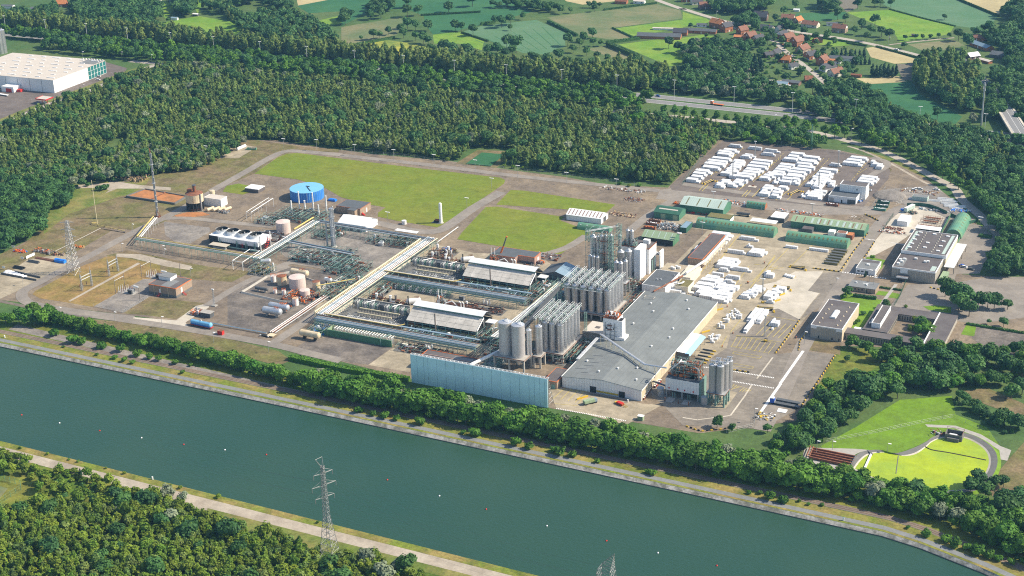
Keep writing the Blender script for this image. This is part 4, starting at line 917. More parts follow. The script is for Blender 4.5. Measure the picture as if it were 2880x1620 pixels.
for i,(k,p,q,w,h)in enumerate([(aB,(1560,170),(1780,275),3,2.5),(aB,(2000,330),(2250,300),4,3),(aB,(2010,345),(2240,440),5,4),(aB,(1420,420),(1640,500),5,4),(aB,(2045,215),(2200,285),1.5,1.5),(aB,(600,120),(1050,95),2,2),(aB,(1050,190),(1160,175),3,3),(aB,(910,250),(1110,315),2,1.5),(aB,(660,350),(760,400),4,3),(aB,(0,365),(400,290),3,2.5),(aB,(1980,80),(2380,30),2,2),(aO,(1560,72),(1830,145),1.2,1),(aO,(1830,145),(2060,200),1.2,1),(aO,(2080,0),(2380,125),2,2),(aO,(880,265),(1350,335),2,1.5),(aO,(1460,355),(1780,440),2,1.5),(aO,(1240,330),(1390,350),2,1.5)]):
 hedge(cw,[G(k,*p),G(k,*q)],w,h,'rough field hedge dividing the meadows','leaf_field','field hedges')
# building helpers
def xy(p):return(p[0],p[1])
def OS(side,x0,y0,x1,y1,u0,u1,z0,z1,t=.08):

 if side=='S':return Bx(x0+u0,y0-t,z0,x0+u1,y0+.02,z1)
 if side=='N':return Bx(x0+u0,y1-.02,z0,x0+u1,y1+t,z1)
 if side=='E':return Bx(x1-.02,y0+u0,z0,x1+t,y0+u1,z1)
 return Bx(x0-t,y0+u0,z0,x0+.02,y0+u1,z1)
def FB(name,label,x0,y0,x1,y1,h,wall,roof,fascia=None,fh=.5,parapet=.35,cat=cf,group=None,openings=(),z0=0):
 t=TH(name,label,cat,((x0+x1)/2,(y0+y1)/2,z0),0,group)
 Bx(x0,y0,z0,x1,y1,h).B(bO,wall,t)
 Bx(x0+.25,y0+.25,h,x1-.25,y1-.25,h+.12).B(aT,roof,t)
 f=MB();e=.06
 for a in((x0-e,y0-e,x1+e,y0+.25),(x0-e,y1-.25,x1+e,y1+e),(x0-e,y0+.25,x0+.25,y1-.25),(x1-.25,y0+.25,x1+e,y1-.25)):
  f.box(a[0],a[1],h-fh,a[2],a[3],h+parapet)
 f.B('parapet',fascia or wall,t)
 for nm,side,u0,u1,a,b,m in openings:OS(side,x0,y0,x1,y1,u0,u1,z0+a,z0+b).B(nm,m,t)
 return t
def windows(t,side,x0,y0,x1,y1,n,w,z0,z1,u0=1.,u1=None,mat=bh,name=a3):
 L=(x1-x0)if side in 'SN' else(y1-y0)
 u1=L-1. if u1 is None else u1
 for i in range(n):
  c=u0+(u1-u0)*(i+.5)/n
  OS(side,x0,y0,x1,y1,c-w/2,c+w/2,z0,z1,.05).B(name,mat,t)
def hall(name,label,x0,y0,x1,y1,eave,ridge,axis,wall,roof,cat=cf,group=None,openings=(),over=.4):
 t=TH(name,label,cat,((x0+x1)/2,(y0+y1)/2,0),0,group)
 w=Bx(x0,y0,0,x1,y1,eave)
 g=MB().gable(x0,y0,x1,y1,eave,ridge,axis,0,None,over)
 if axis=='x':
  ym=(y0+y1)/2
  for x in(x0,x1):w.quad([(x,y0,eave),(x,y1,eave),(x,ym,ridge-.1)])
 else:
  xm=(x0+x1)/2
  for y in(y0,y1):w.quad([(x0,y,eave),(x1,y,eave),(xm,y,ridge-.1)])
 w.B(bO,wall,t);g.B(aT,roof,t)
 for nm,side,u0,u1,a,b,m in openings:OS(side,x0,y0,x1,y1,u0,u1,a,b).B(nm,m,t)
 return t
def skylights(t,x0,y0,x1,y1,eave,ridge,n,w,mat,name='roof_light',a=.12,b=.92):

 ym=(y0+y1)/2
 for i in range(n):
  x=x0+(x1-x0)*(i+.5)/n
  P=[]
  for u,q in((x-w/2,a),(x+w/2,a),(x+w/2,b),(x-w/2,b)):
   P.append((u,y0-.4+(ym-y0+.4)*q,eave+(ridge-eave)*q+.06))
  m=MB().quad(P);m.quad([(p[0],p[1],p[2]-.05)for p in reversed(P)])
  m.B(name,mat,t)
def RH(name,label,cx,cy,L,r,h,axis,mat,cat=cf,end=None,n=12,ribs=0,ribmat=cl,group=None):
 t=TH(name,label,cat,(cx,cy,0),0,group)
 def pt(a,s):
  q,z=-r*math.cos(a),h*math.sin(a)
  return(cx+s,cy+q,z)if axis=='x' else(cx-q,cy+s,z)
 mb=MB()
 for i in range(n):
  a,b=math.pi*i/n,math.pi*(i+1)/n
  mb.quad([pt(a,-L/2),pt(a,L/2),pt(b,L/2),pt(b,-L/2)])
 mb.B('shell',mat,t,smooth=True)
 for s in(-L/2,L/2):
  MB().quad([pt(math.pi*i/n,s*.995)for i in range(n+1)]).B('end_wall',end or mat,t)
 for i in range(ribs):
  s=-L/2+L*(i+.5)/ribs
  a,b=R(48),R(64)
  q=[pt(a,s-.45),pt(a,s+.45),pt(b,s+.45),pt(b,s-.45)]
  q=[(p[0],p[1]-(.05 if axis=='x' else 0),p[2]+.06)for p in q]
  MB().quad(q).B('roof_light',ribmat,t)
 return t
def tank(name,label,cx,cy,r,h,mat,roof=None,rail=None,cat='tank',group=None,cone=.06,n=28):
 t=TH(name,label,cat,(cx,cy,0),0,group)
 Cy((cx,cy,0),(cx,cy,h),r,r,n).B('shell',mat,t,smooth=False)
 m=MB();i=0
 m.cyl((cx,cy,h+.01),(cx,cy,h+.01+r*cone*2),r*1.01,.1,n)
 m.B(aT,roof or mat,t)
 if rail:
  g=MB()
  for k in range(14):
   a,b=k*6.283/14,(k+1)*6.283/14
   P,Q=(cx+r*math.cos(a),cy+r*math.sin(a)),(cx+r*math.cos(b),cy+r*math.sin(b))
   g.bar((*P,h),(*P,h+1.1),.06);g.bar((*P,h+1.1),(*Q,h+1.1),.07);g.bar((*P,h+.55),(*Q,h+.55),.05)
  g.B('handrail',rail,t)
 l=MB()
 a=-1.
 P=(cx+(r+.35)*math.cos(a),cy+(r+.35)*math.sin(a))
 for s in(-.25,.25):l.bar((P[0]+s,P[1],0),(P[0]+s,P[1],h+.8),.06)
 l.B('ladder',rail or ac,t)
 return t
def vessel(name,label,p0,p1,r,mat,saddle=aK,cat='vessel',group=None,n=18,ground=0.,fittings=None):
 p0,p1=Vector(p0),Vector(p1)
 c=(p0+p1)/2
 t=TH(name,label,cat,(c.x,c.y,ground),0,group)
 d=(p1-p0).normalized()
 m=Cy(p0,p1,r,r,n)
 for p,s in((p0,-1),(p1,1)):
  m.cyl(p,p+d*s*r*.28,r,r*.8,n);m.cyl(p+d*s*r*.28,p+d*s*r*.48,r*.8,r*.38,n)
 m.B('shell',mat,t,smooth=False)
 for u in(.2,.8):
  q=p0.lerp(p1,u);nn=Vector((-d.y,d.x,0))*r*.8
  m=MB()
  if q.z-r*.8>ground+.1:
   A=[q+nn+d*.35,q-nn+d*.35,q-nn-d*.35,q+nn-d*.35]
   m.prism([xy(a)for a in A],ground,q.z-r*.45)
   m.B('saddle',saddle,t)
 if fittings:
  m=MB();rg=random.Random(int(c.x*10))
  for k in range(6):
   q=p0.lerp(p1,rg.uniform(.5,.98));m.cyl(q+Vector((0,0,r*.9)),q+Vector((0,0,r+rg.uniform(.5,1.3))),.16,.16,6)
  q=p0.lerp(p1,.75);L=(p1-p0)*.18
  m.bar(q-L+Vector((0,0,r+1.1)),q+L+Vector((0,0,r+1.1)),.1)
  m.B('valve_platform',fittings,t)
 return t
def SPI(name,label,cx,cy,h,r,mat,cat='stack',group=None,rings=2,top=None,z0=0):
 t=TH(name,label,cat,(cx,cy,z0),0,group)
 Cy((cx,cy,z0),(cx,cy,h),r,r*.92,12).B('shaft',mat,t)
 m=MB()
 m.cyl((cx,cy,z0),(cx,cy,z0+.6),r*1.8,r*1.5,12)
 m.B('base',aK,t)
 for k in range(rings):
  z=z0+(h-z0)*(k+1)/rings-.3
  Cy((cx,cy,z-.12),(cx,cy,z+.25),r*1.18,r*1.18,12).B('flange',top or mat,t)
 return t
def rack(name,label,p0,p1,w,z,bay,pipes,frame=af,cat='pipe rack',group=None,tiers=1,deck=None,posts=True):
 p0,p1=Vector((p0[0],p0[1],0)),Vector((p1[0],p1[1],0))
 d=(p1-p0);L=d.length;d.normalize();n=Vector((-d.y,d.x,0))
 c=(p0+p1)/2
 t=TH(name,label,cat,(c.x,c.y,0),0,group)
 k=max(int(L/bay),1)
 if posts:
  for i in range(k+1):
   q=p0+d*(L*i/k)
   m=MB()
   for s in(-w/2,w/2):
    m.bar(q+n*s,q+n*s+Vector((0,0,z+.4)),.13)
   for j in range(tiers):
    zz=z-j*1.9
    m.bar(q-n*(w/2+.3)+Vector((0,0,zz-.25)),q+n*(w/2+.3)+Vector((0,0,zz-.25)),.12)
   m.B('portal_frame',frame,t)
 m=MB()
 for s in(-w/2,w/2):
  m.bar(p0+n*s+Vector((0,0,z+.3)),p1+n*s+Vector((0,0,z+.3)),.1)
  if tiers>1:m.bar(p0+n*s+Vector((0,0,z-1.9)),p1+n*s+Vector((0,0,z-1.9)),.13)
 m.B('side_beam',frame,t)
 for off_,zz,r,mat in pipes:
  Cy(p0+n*off_+Vector((0,0,zz)),p1+n*off_+Vector((0,0,zz)),r,r,6).B('pipe',mat,t)
 if deck:
  o_,wd,zz,mat=deck
  a,b=p0+n*o_,p1+n*o_
  q=n*wd/2
  MB().prism([xy(a-q),xy(b-q),xy(b+q),xy(a+q)],zz,zz+.18).B('walkway',mat,t)
 return t
def clutter(mb_list,x0,y0,x1,y1,h,seed,n):

 rg=random.Random(seed)
 keys=list(mb_list)
 for i in range(n):
  m=mb_list[rg.choice(keys)]
  x,y,z=rg.uniform(x0,x1),rg.uniform(y0,y1),rg.uniform(.3,h)
  k=rg.random()
  if k<.38:
   L=rg.uniform(.25,.8)*(x1-x0)*rg.choice((.3,.6));r=rg.uniform(.1,.3)
   m.cyl((x,y,z),(min(x+L,x1),y,z),r,r,5)
  elif k<.62:
   L=rg.uniform(.25,.8)*(y1-y0)*.6;r=rg.uniform(.1,.3)
   m.cyl((x,y,z),(x,min(y+L,y1),z),r,r,5)
  elif k<.85:
   r=rg.uniform(.08,.2);m.cyl((x,y,0),(x,y,z+.5),r,r,5)
  else:
   s=rg.uniform(.4,1.1);m.box(x-s,y-s*.6,0,x+s,y+s*.6,rg.uniform(.5,1.8))
def PU(name,label,x0,y0,x1,y1,h,seed,n,mats=(aa,ac,af,ah),frame=True,vess=2,cat='process unit',levels=2,drums=True,shade_slab=True):
 t=TH(name,label,cat,((x0+x1)/2,(y0+y1)/2,0))
 rg=random.Random(seed)
 if shade_slab:Bx(x0-.8,y0-.8,.12,x1+.8,y1+.8,.2).B(dg,am,t)  # dark slab under the unit puts ground shade into the colour
 if frame:
  m=MB();nx,ny=max(int((x1-x0)/4),1),max(int((y1-y0)/4),1)
  for i in range(nx+1):
   for j in range(ny+1):
    x,y=x0+(x1-x0)*i/nx,y0+(y1-y0)*j/ny
    m.bar((x,y,0),(x,y,h+(1.1 if(i+j)%2 else 0)),.1)
  for l in range(levels):
   z=h*(l+1)/levels
   for j in range(ny+1):
    y=y0+(y1-y0)*j/ny;m.bar((x0,y,z),(x1,y,z),.085)
   for i in range(nx+1):
    x=x0+(x1-x0)*i/nx;m.bar((x,y0,z),(x,y1,z),.085)
  m.B('steel_frame',af,t)
 for mt in mats:
  m={mt:MB()}
  clutter(m,x0,y0,x1,y1,h,seed+len(mt)*3,int(n*1.9)//len(mats))
  if m[mt].f:
   o=m[mt].B(bH,mt,t);o[bn]=b7
 for i in range(vess):
  r=rg.uniform(.5,.9);x,y=rg.uniform(x0+1,x1-1),rg.uniform(y0+1,y1-1);z=rg.uniform(h*.4,h*1.1)
  if drums and rg.random()<.6:
   L=rg.uniform(2,4);Cy((x,y,z),(min(x+L,x1+1),y,z),r,r,12).B('drum',rg.choice([aa,ac,ah]),t)
  else:
   Cy((x,y,0),(x,y,z+1),r,r,12).B('drum',rg.choice([aa,ac]),t)
 return t
def lattice(mb,p,z0,z1,w0,w1,n,t=.13,axis=None):

 x,y=p[0],p[1]
 def c(z):
  w=(w0+(w1-w0)*(z-z0)/(z1-z0))/2
  return[Vector((x-w,y-w,z)),Vector((x+w,y-w,z)),Vector((x+w,y+w,z)),Vector((x-w,y+w,z))]
 zs=[z0];
 for i in range(n):
  zs.append(z0+(z1-z0)*(1-(1-(i+1)/n)**(1.25 if w1<w0 else 1)))
 for a,b in zip(zs,zs[1:]):
  A,B=c(a),c(b)
  for i in range(4):
   j=(i+1)%4
   mb.bar(A[i],B[i],t);mb.bar(A[i],B[j],t*.65);mb.bar(A[j],B[i],t*.65);mb.bar(B[i],B[j],t*.6)
def silo(label,cx,cy,r,z0,z1,mat=bu,group=None,hopper=True,cone=.45,n=20,top=aS,name='silo'):
 t=TH(name,label,'silo',(cx,cy,z0),0,group)
 Cy((cx,cy,z0),(cx,cy,z1),r,r,n).B('shell',mat,t,smooth=False)
 Cy((cx,cy,z1+.005),(cx,cy,z1+r*cone),r*1.01,r*.22,n).B('roof_cone',top,t)
 if hopper:Cy((cx,cy,z0-.01),(cx,cy,max(z0-r*1.5,.4)),r*.98,r*.15,n).B('hopper',top,t)
 m=MB()
 a=-1.2
 m.tube([(cx,cy,z1+r*cone),(cx,cy,z1+r*cone+1.),(cx+.5*r,cy-.2*r,z1+r*cone+1.4),(cx+r*.85,cy-.4*r,z1+.6)],.17,6)
 m.B('vent_pipe',ac,t)
 return t
# left part of the plant
b=FB('substation_building','raised grey brick substation building with orange roof edge and a small penthouse',-213,-93.5,-191.8,-76.5,6.6,aY,aE,ag,.3,.12,openings=[(bB,'E',5,6.6,2.,5.2,ab),(bB,'S',8,9.2,1.8,4.4,ab)],z0=0)
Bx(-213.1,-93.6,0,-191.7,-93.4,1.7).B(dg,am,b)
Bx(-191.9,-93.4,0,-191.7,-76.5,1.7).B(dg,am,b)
pt=Bx(-211.5,-84.5,6.7,-202.5,-77.5,9.).B('penthouse',ab,b)
Bx(-211.7,-84.7,9.,-202.3,-77.3,9.2).B(aT,bc,b)
Bx(-204,-93,6.73,-197,-82,6.78).B(bP,bc,b)
for x in(-209,-203.5,-198):Bx(x-.15,-93.75,0,x+.15,-93.4,6.3).B('pilaster',aX,b)
for q in([(-204.5,-96.5,0),(-204.5,-93.7,1.8)],[(-189,-87,0),(-191.6,-87,2.)]):
 m=MB()
 for s in(-.6,.6):
  a,c=Vector(q[0]),Vector(q[1]);dd=(c-a);nn=Vector((-dd.y,dd.x,0)).normalized()*s
  m.bar(a+nn,c+nn,.12);m.bar(a+nn+Vector((0,0,1)),c+nn+Vector((0,0,1)),.06)
 for k in range(6):
  c=Vector(q[0]).lerp(Vector(q[1]),(k+.5)/6);m.box(c.x-.6,c.y-.15,c.z-.03,c.x+.6,c.y+.15,c.z+.03)
 m.B(cN,aw,b)
def gantry(label,pa,pb,h,beams):
 a,c=Vector(xy(pa)),Vector(xy(pb));mid=(a+c)/2
 t=TH('switchyard_gantry',label,'gantry',(mid.x,mid.y,0))
 for p in(a,c):
  m=MB();lattice(m,p,0,h,1.1,.5,7,.11);m.B('lattice_leg',ac,t)
  m=Cy((p.x,p.y,h),(p.x,p.y,h+3.),.12,.06,5);m.B('spike',ac,t)
 for z in beams:
  m=MB()
  for o_ in(-.35,.35):m.bar((a.x+o_,a.y,z),(c.x+o_,c.y,z),.1)
  for k in range(8):
   u,w_=k/8,(k+1)/8;p,q=a.lerp(c,u),a.lerp(c,w_);m.bar((p.x-.35,p.y,z),(q.x+.35,q.y,z),.07)
  m.B('crossbeam',ac,t)
 for k in range(3):
  p=a.lerp(c,(k+.5)/3)
  m=Cy((p.x-3,p.y,0),(p.x-3,p.y,1.6),.1,.1,5);m.B('insulator_stand',ac,t)
  m=MB()
  for j in range(5):m.cyl((p.x-3,p.y,1.6+j*.4),(p.x-3,p.y,1.9+j*.4),.28,.2,8)
  m.B('insulator',ak,t)
 return t
gantry('grey lattice switchyard gantry nearest the big pylon, above dark insulators',G(bf,1240,955),G(bf,1390,880),11,(9.2,7.2))
gantry('grey lattice switchyard gantry further back on the brown grass',G(bf,1650,735),G(bf,1785,660),11,(9.2,7.2))
def pole_pair(label,pa,pb,h):
 a,c=Vector(xy(pa)),Vector(xy(pb));mid=(a+c)/2
 t=TH('pole_gantry',label,'gantry',(mid.x,mid.y,0))
 for p in(a,c):Cy((p.x,p.y,0),(p.x,p.y,h),.22,.16,7).B('pole',bI,t)
 MB().bar((a.x,a.y,h-2),(c.x,c.y,h-2),.15).B('crossbeam',ac,t)
 for k in range(3):
  p=a.lerp(c,(k+.6)/3.4);Cy((p.x,p.y,h-2.2),(p.x,p.y,h-3.6),.14,.14,6).B('insulator',ak,t)
 return t
pole_pair('pair of brown poles with a crossbeam beside the left transformer',G(bf,1750,1000),G(bf,1890,925),11)
pole_pair('pair of brown poles with a crossbeam beside the rear transformer',G(bf,2145,775),G(bf,2290,700),11)
for k,x,y,lab in((bf,2115,1100,'single brown pole on the grey gravel in front of the substation building'),('p1',797,1170,'single brown pole behind the substation building')):
 p=G(k,x,y);tag(Cy((p.x,p.y,0),(p.x,p.y,10),.2,.15,7).B('pole',bI),lab,'pole')
for(x,y,lab)in((1990,990,'grey power transformer with white and dark bushings left of the substation building'),(2410,760,'grey power transformer with white and dark bushings behind the substation building')):
 p=G(bf,x,y);t=TH(co,lab,co,(p.x,p.y,0))
 Bx(p.x-1.8,p.y-1.3,.3,p.x+1.8,p.y+1.3,3.).B(cp,ac,t)
 for k in range(6):
  Bx(p.x-1.7+k*.6,p.y-2.,.5,p.x-1.5+k*.6,p.y-1.32,2.8).B('radiator',ae,t)
 Cy((p.x+1,p.y+1.6,4.3),(p.x+4.6,p.y+1.6,4.3),.65,.65,10).B('conservator',aa,t)
 for k in range(3):
  Cy((p.x-1.2+k,p.y,3.),(p.x-1.2+k,p.y,5.2),.22,.12,8).B('bushing',ak,t)
  Cy((p.x-4.5,p.y-1.5+k*2,0),(p.x-4.5,p.y-1.5+k*2,4.4),.16,.16,6).B('isolator',aa,t)
  Cy((p.x-6.8,p.y-1.5+k*2,0),(p.x-6.8,p.y-1.5+k*2,4.2),.2,.16,6).B('isolator',ak,t)
  Cy((p.x-9.2,p.y-1.5+k*2,0),(p.x-9.2,p.y-1.5+k*2,3.8),.16,.16,6).B('isolator',aa,t)
 Bx(p.x-10,p.y-2.2,0,p.x+3,p.y+3,.15).B('footing',aK,t)
p=G(bf,1120,690)
t=TH(dh,'grey lattice pylon at the left edge of the switchyard',dh,(p.x,p.y,0))
m=MB();lattice(m,p,0,37,6.6,1.7,12,.15);m.B('lattice_body',ac,t)
m=MB()
for z in(26,31,36):m.bar((p.x-4,p.y-2,z),(p.x+4,p.y+2,z),.14);m.bar((p.x-4,p.y-2,z),(p.x,p.y,z+1.5),.1);m.bar((p.x+4,p.y+2,z),(p.x,p.y,z+1.5),.1)
m.B('crossarm',ac,t)
p=Vector((-296.1,25.6,0))
t=TH('flare_stack','very tall thin grey stack with ladder cages beside the left plant road','stack',p)
Cy(p,p+Vector((0,0,49)),.75,.5,10).B('shaft',ac,t)
Cy(p+Vector((0,0,49)),p+Vector((0,0,52)),.42,.42,8).B('burner_tip',ah,t)
m=MB()
for k in range(10):m.cyl((p.x+.9,p.y,4+k*4.6),(p.x+.9,p.y,7.4+k*4.6),.32,.32,6)
m.B('ladder_cage',ac,t)
for z in(12,26,40):Cy((p.x,p.y,z),(p.x,p.y,z+.2),1.5,1.5,10).B('platform',ac,t)
m=MB();
for s in(-1,1):m.bar((p.x+s*2.2,p.y-1,0),(p.x,p.y,7),.2);m.bar((p.x+s*2.2,p.y+1,0),(p.x,p.y,7),.2)
m.box(p.x-1.6,p.y-1.6,0,p.x+1.6,p.y+1.6,1.2);m.B('base_frame',ah,t)
p=G(bU,735,240);q=G(bU,940,305)
t=TH('vent_pole','very thin tall yellow vent pipe on the rough ground at far left','vent pipe',p)
Cy(p,p+Vector((0,0,33)),.22,.16,6).B('shaft',aq,t)
MB().tube([p+Vector((0,0,1.2)),p+Vector((-3,-3,1.2)),Vector((q.x,q.y,1.2))],.22,6).B('feed_pipe',aA,t)
for k in range(6):
 a=(p+Vector((-3,-3,0))).lerp(q,k/5);Bx(a.x-.2,a.y-.2,0,a.x+.2,a.y+.2,1.).B('pipe_support',bI,t)
tag(ST('low_wall',GP(bf,[(830,370),(1520,20)]),.8,.5,ay,None),'long low pale kerb wall running diagonally over the rough ground',bO)
tag(ST('low_wall',GP(bf,[(1900,80),(1540,20)]),.9,.7,bI,None),'low brown wall beside the yellow pipe on the rough ground',bO)
def SH(name,label,p,w,d,h,seed,mats,n=40,cat='scrap heap'):
 t=TH(name,label,cat,(p.x,p.y,0));rg=random.Random(seed)
 for mt in mats:
  m=MB()
  for i in range(n//len(mats)):
   x,y=p.x+rg.uniform(-w,w)/2,p.y+rg.uniform(-d,d)/2;z=rg.uniform(0,h*.8)
   if rg.random()<.5:
    a=rg.uniform(0,6.28);L=rg.uniform(.8,2.4);m.cyl((x,y,z+.15),(x+L*math.cos(a),y+L*math.sin(a),z+rg.uniform(0,.5)),.14,.14,5)
   else:m.box(x-rg.uniform(.2,.8),y-.35,0,x+rg.uniform(.2,.8),y+.35,z+.3,rz=rg.uniform(0,3))
  o=m.B('scrap_metal',mt,t);o[bn]=b7
 return t
def rods(name,label,p,L,w,h,rz,mat,n=14,cat='stack of pipes',r=.22,group=None):
 t=TH(name,label,cat,(p.x,p.y,0),rz,group)
 rg=random.Random(int(p.x*7));k=0;z=r;row_=n
 while row_>0 and z<h+r:
  for i in range(row_):
   y=(i-(row_-1)/2)*r*2.1
   Cy((-L/2+rg.uniform(-.4,.4),y,z),(L/2+rg.uniform(-.4,.4),y,z),r,r,6).B('pipe',mat,t,local=True)
  row_-=2;z+=r*1.8
 return t
SH('orange_frames','orange steel frames at the wood edge beside a white sign',G(bf,310,365),9,3.5,1.6,5,(ag,ag,aw,a7),44)
SH(aD,'jumbled heap of rusty machine parts behind the white panels',G(bf,660,370),14,5,2.2,6,(ah,ba,ag,ac),110)
SH('machine_scrap','black and rusty machinery heap right of the pipe stacks',G(bf,890,410),9,5,1.8,7,(au,ah,ba,cJ),60)
SH('timber_pile','orange timber pile beside the pylon',G(bf,1195,300),7,2.5,1.5,8,(cJ,ag),40,'timber pile')
rods(bQ,'stack of dark pipes in front of the long brown pipes',G(bf,510,525),9,4,1.2,0,ae,7)
rods(bQ,'stack of black tubes beside the white sand pile',G(bf,290,615),8,5,1.2,0,au,9)
rods(bQ,'long stack of brown pipes reaching to the blue tarpaulin',G(bf,690,485),16,3,.7,-.02,ak,7)
p=G(bf,910,525)
t=TH('tarpaulin_stack','bright blue tarpaulin over a stack beside the road',cO,p)
Bx(p.x-4.2,p.y-1.2,0,p.x+4.2,p.y+1.8,1.9).B(di,a7,t)
Bx(p.x-4.3,p.y-.4,1.9,p.x+4.3,p.y+1.,2.3).B('ridge',a7,t)
for x,y,w,lab in((60,635,1.2,'small white notice board nearest the white sand pile'),(340,490,1.2,'small white notice board between the panels and the sand'),(205,320,1.5,'white notice board above the orange frames')):
 p=G(bf,x,y);t=TH('notice_board',lab,'sign',p)
 Bx(p.x-w,p.y-.05,1.,p.x+w,p.y+.05,2.4).B('panel',ab,t);Bx(p.x-.08,p.y,0,p.x+.08,p.y+.1,1.2).B(b1,ac,t)
a,b_=G(bf,400,480),G(bf,530,420)
t=TH('white_screen','row of white panels standing at the edge of the materials yard','screen',((a.x+b_.x)/2,(a.y+b_.y)/2,0))
for k in range(3):
 u,w_=Vector(a).lerp(b_,k/3),Vector(a).lerp(b_,(k+.9)/3);dd=(w_-u).normalized();nn=Vector((-dd.y,dd.x,0))*.06
 MB().prism([xy(u-nn),xy(w_-nn),xy(w_+nn),xy(u+nn)],.3,2.3).B('panel',ab,t)
t=TH('sand_bay','white sand pile in a black walled bay at the left edge of the picture','sand bay',G(bf,280,730))
for q in([(20,705),(550,805)],[(215,675),(610,765)]):
 a,b_=G(bf,*q[0]),G(bf,*q[1]);dd=(b_-a).normalized();nn=Vector((-dd.y,dd.x,0))*.25
 MB().prism([xy(a-nn),xy(b_-nn),xy(b_+nn),xy(a+nn)],0,1.3).B('bay_wall',ae,t)
m=MB();c=G(bf,120,690);e=G(bf,470,760)
for k in range(6):
 q=c.lerp(e,k/7);m.dome((q.x,q.y,0),3.4-k*.3,2.2-k*.32,10,3)
m.B('sand_pile',ab,t)
t=TH('settling_pit','square pit of orange rusty sludge with low brown walls','pit',G('v',410,500))
Q=GP('v',[(318,497),(366,479),(470,497),(440,515)])
for a,b_ in zip(Q,Q[1:]+Q[:1]):
 dd=(b_-a).normalized();nn=Vector((-dd.y,dd.x,0))*.4
 MB().prism([xy(a-nn),xy(b_-nn),xy(b_+nn),xy(a+nn)],0,1.6).B(bO,am,t)
o=SE('sludge',Q,.9,cH);del o[bn];o.data.transform(Matrix.Translation(-t.matrix_basis.translation));o.parent=t
a,b_=Q[0].lerp(Q[3],.5),Q[1].lerp(Q[2],.5);m=MB().bar((a.x,a.y,1.5),(b_.x,b_.y,1.5),.3);m.B('pipe',ah,t)
cx,cy=-280.3,50.2
t=TH('kiln_tower','rusty cream tower on dark legs with an orange chimney at left','silo',(cx,cy,0))
Cy((cx,cy,6.2),(cx,cy,12.4),6.4,6.4,24).B('shell',ax,t)
Cy((cx,cy,12.4),(cx,cy,13.4),6.5,3.,24).B(aT,ah,t)
m=MB()
for k in range(16):
 a=k*6.283/16;m.box(cx+6.*math.cos(a)-.35,cy+6.*math.sin(a)-.35,0,cx+6.*math.cos(a)+.35,cy+6.*math.sin(a)+.35,6.2)
m.cyl((cx,cy,0),(cx,cy,6.1),4.6,4.6,16);m.B('leg_ring',au,t)
Cy((cx,cy,.2),(cx,cy,1.4),4.8,4.8,16).B('burner_ring',ah,t)
Cy((cx+.6,cy,13.2),(cx+.6,cy,18.5),1.25,1.25,14).B(dm,ah,t)
Cy((cx+.6,cy,18.2),(cx+.6,cy,18.8),1.5,1.5,14).B('chimney_cap',ae,t)
Bx(cx-5.5,cy-1,12.6,cx-2,cy+2,15).B('hoist_house',ah,t)
Cy((cx+6.6,cy-1.5,0),(cx+6.6,cy-1.5,13),.5,.5,8).B(b8,ac,t)
b=FB('white_store','low white building with a brown flat roof beside the rusty tower',-279,59.5,-264,67.5,6.,ab,aR,None,.3,.2)
tag(tank('roof_tank','small cream tank behind the brown roof of the low white building',-278.5,69.5,1.9,8.2,ax),cat='tank')
for i,x in enumerate((1565,1610,1650,1695)):
 p=G(bU,x,148);vessel('drum','rusty cream drum in the line of four beside the rusty tower',(p.x,p.y,1.3),(p.x+1.3,p.y+6.,1.3),1.15,ax,ah,'drum','line of rusty drums')
SH(aD,'grey scrap heap at the end of the line of drums',G('p1',1440,200),8,4,1.6,15,(ae,ba,ac),70)
b=FB('white_pavilion','small pavilion with a flat white roof on the lawn by the blue tank',*(lambda a,c:(a.x,a.y,c.x,a.y+9))(G('v',617,482),G('v',655,484)),3.,aE,ab,ab,.3,.15)
x0,y0,x1,y1=-228,-6,-188,10
t=TH('cooling_tower','white cooling tower block with four round fan stacks','cooling tower',(-208,2,0))
Bx(x0,y0,0,x1,y1,3.6).B('louvre_wall',au,t)
m=MB()
for k in range(19):
 x=x0+1+k*2.1;m.box(x,y0-.25,.2,x+.12,y0-.002,3.6)
m.B('louvre',ae,t)
Bx(x0+7.5,y0-.3,3.6,x1+.2,y1+.3,6.8).B('casing',bd,t)
Bx(x0-.2,y0-.3,3.6,x0+7.5,y1+.3,6.8).B('casing',au,t)
Bx(x0,y0,6.8,x1,y1,6.95).B('deck',ab,t)
for k,x in enumerate((-222.5,-213.5,-204,-194.5)):
 r=4.1
 m=MB();n=22;i=0
 for(r0,z0_),(r1,z1_)in(((r*1.14,6.95),(r,8.2)),((r,8.2),(r*1.05,9.6))):
  for q in range(n):
   a,c=q*6.2832/n,(q+1)*6.2832/n
   P=[(x+r0*math.cos(a),2+r0*math.sin(a),z0_),(x+r0*math.cos(c),2+r0*math.sin(c),z0_),(x+r1*math.cos(c),2+r1*math.sin(c),z1_),(x+r1*math.cos(a),2+r1*math.sin(a),z1_)]
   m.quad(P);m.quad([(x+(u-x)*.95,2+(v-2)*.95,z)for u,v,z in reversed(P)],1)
 f=m.B('fan_stack',[ab,au],t)  # inner face black: shade of the deep opening painted in
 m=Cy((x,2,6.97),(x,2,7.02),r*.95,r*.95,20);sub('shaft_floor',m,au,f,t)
 m=MB()
 for q in range(6):
  a=q*1.047;ux,uy=math.cos(a),math.sin(a)
  m.quad([(x+ux*.5-uy*.35,2+uy*.5+ux*.35,8.3),(x+ux*.5+uy*.35,2+uy*.5-ux*.35,8.1),(x+ux*3.7+uy*.35,2+uy*3.7-ux*.35,8.1),(x+ux*3.7-uy*.35,2+uy*3.7+ux*.35,8.3)])
 m.cyl((x,2,7.4),(x,2,8.6),.5,.4,8);sub('fan',m,ac,f,t)
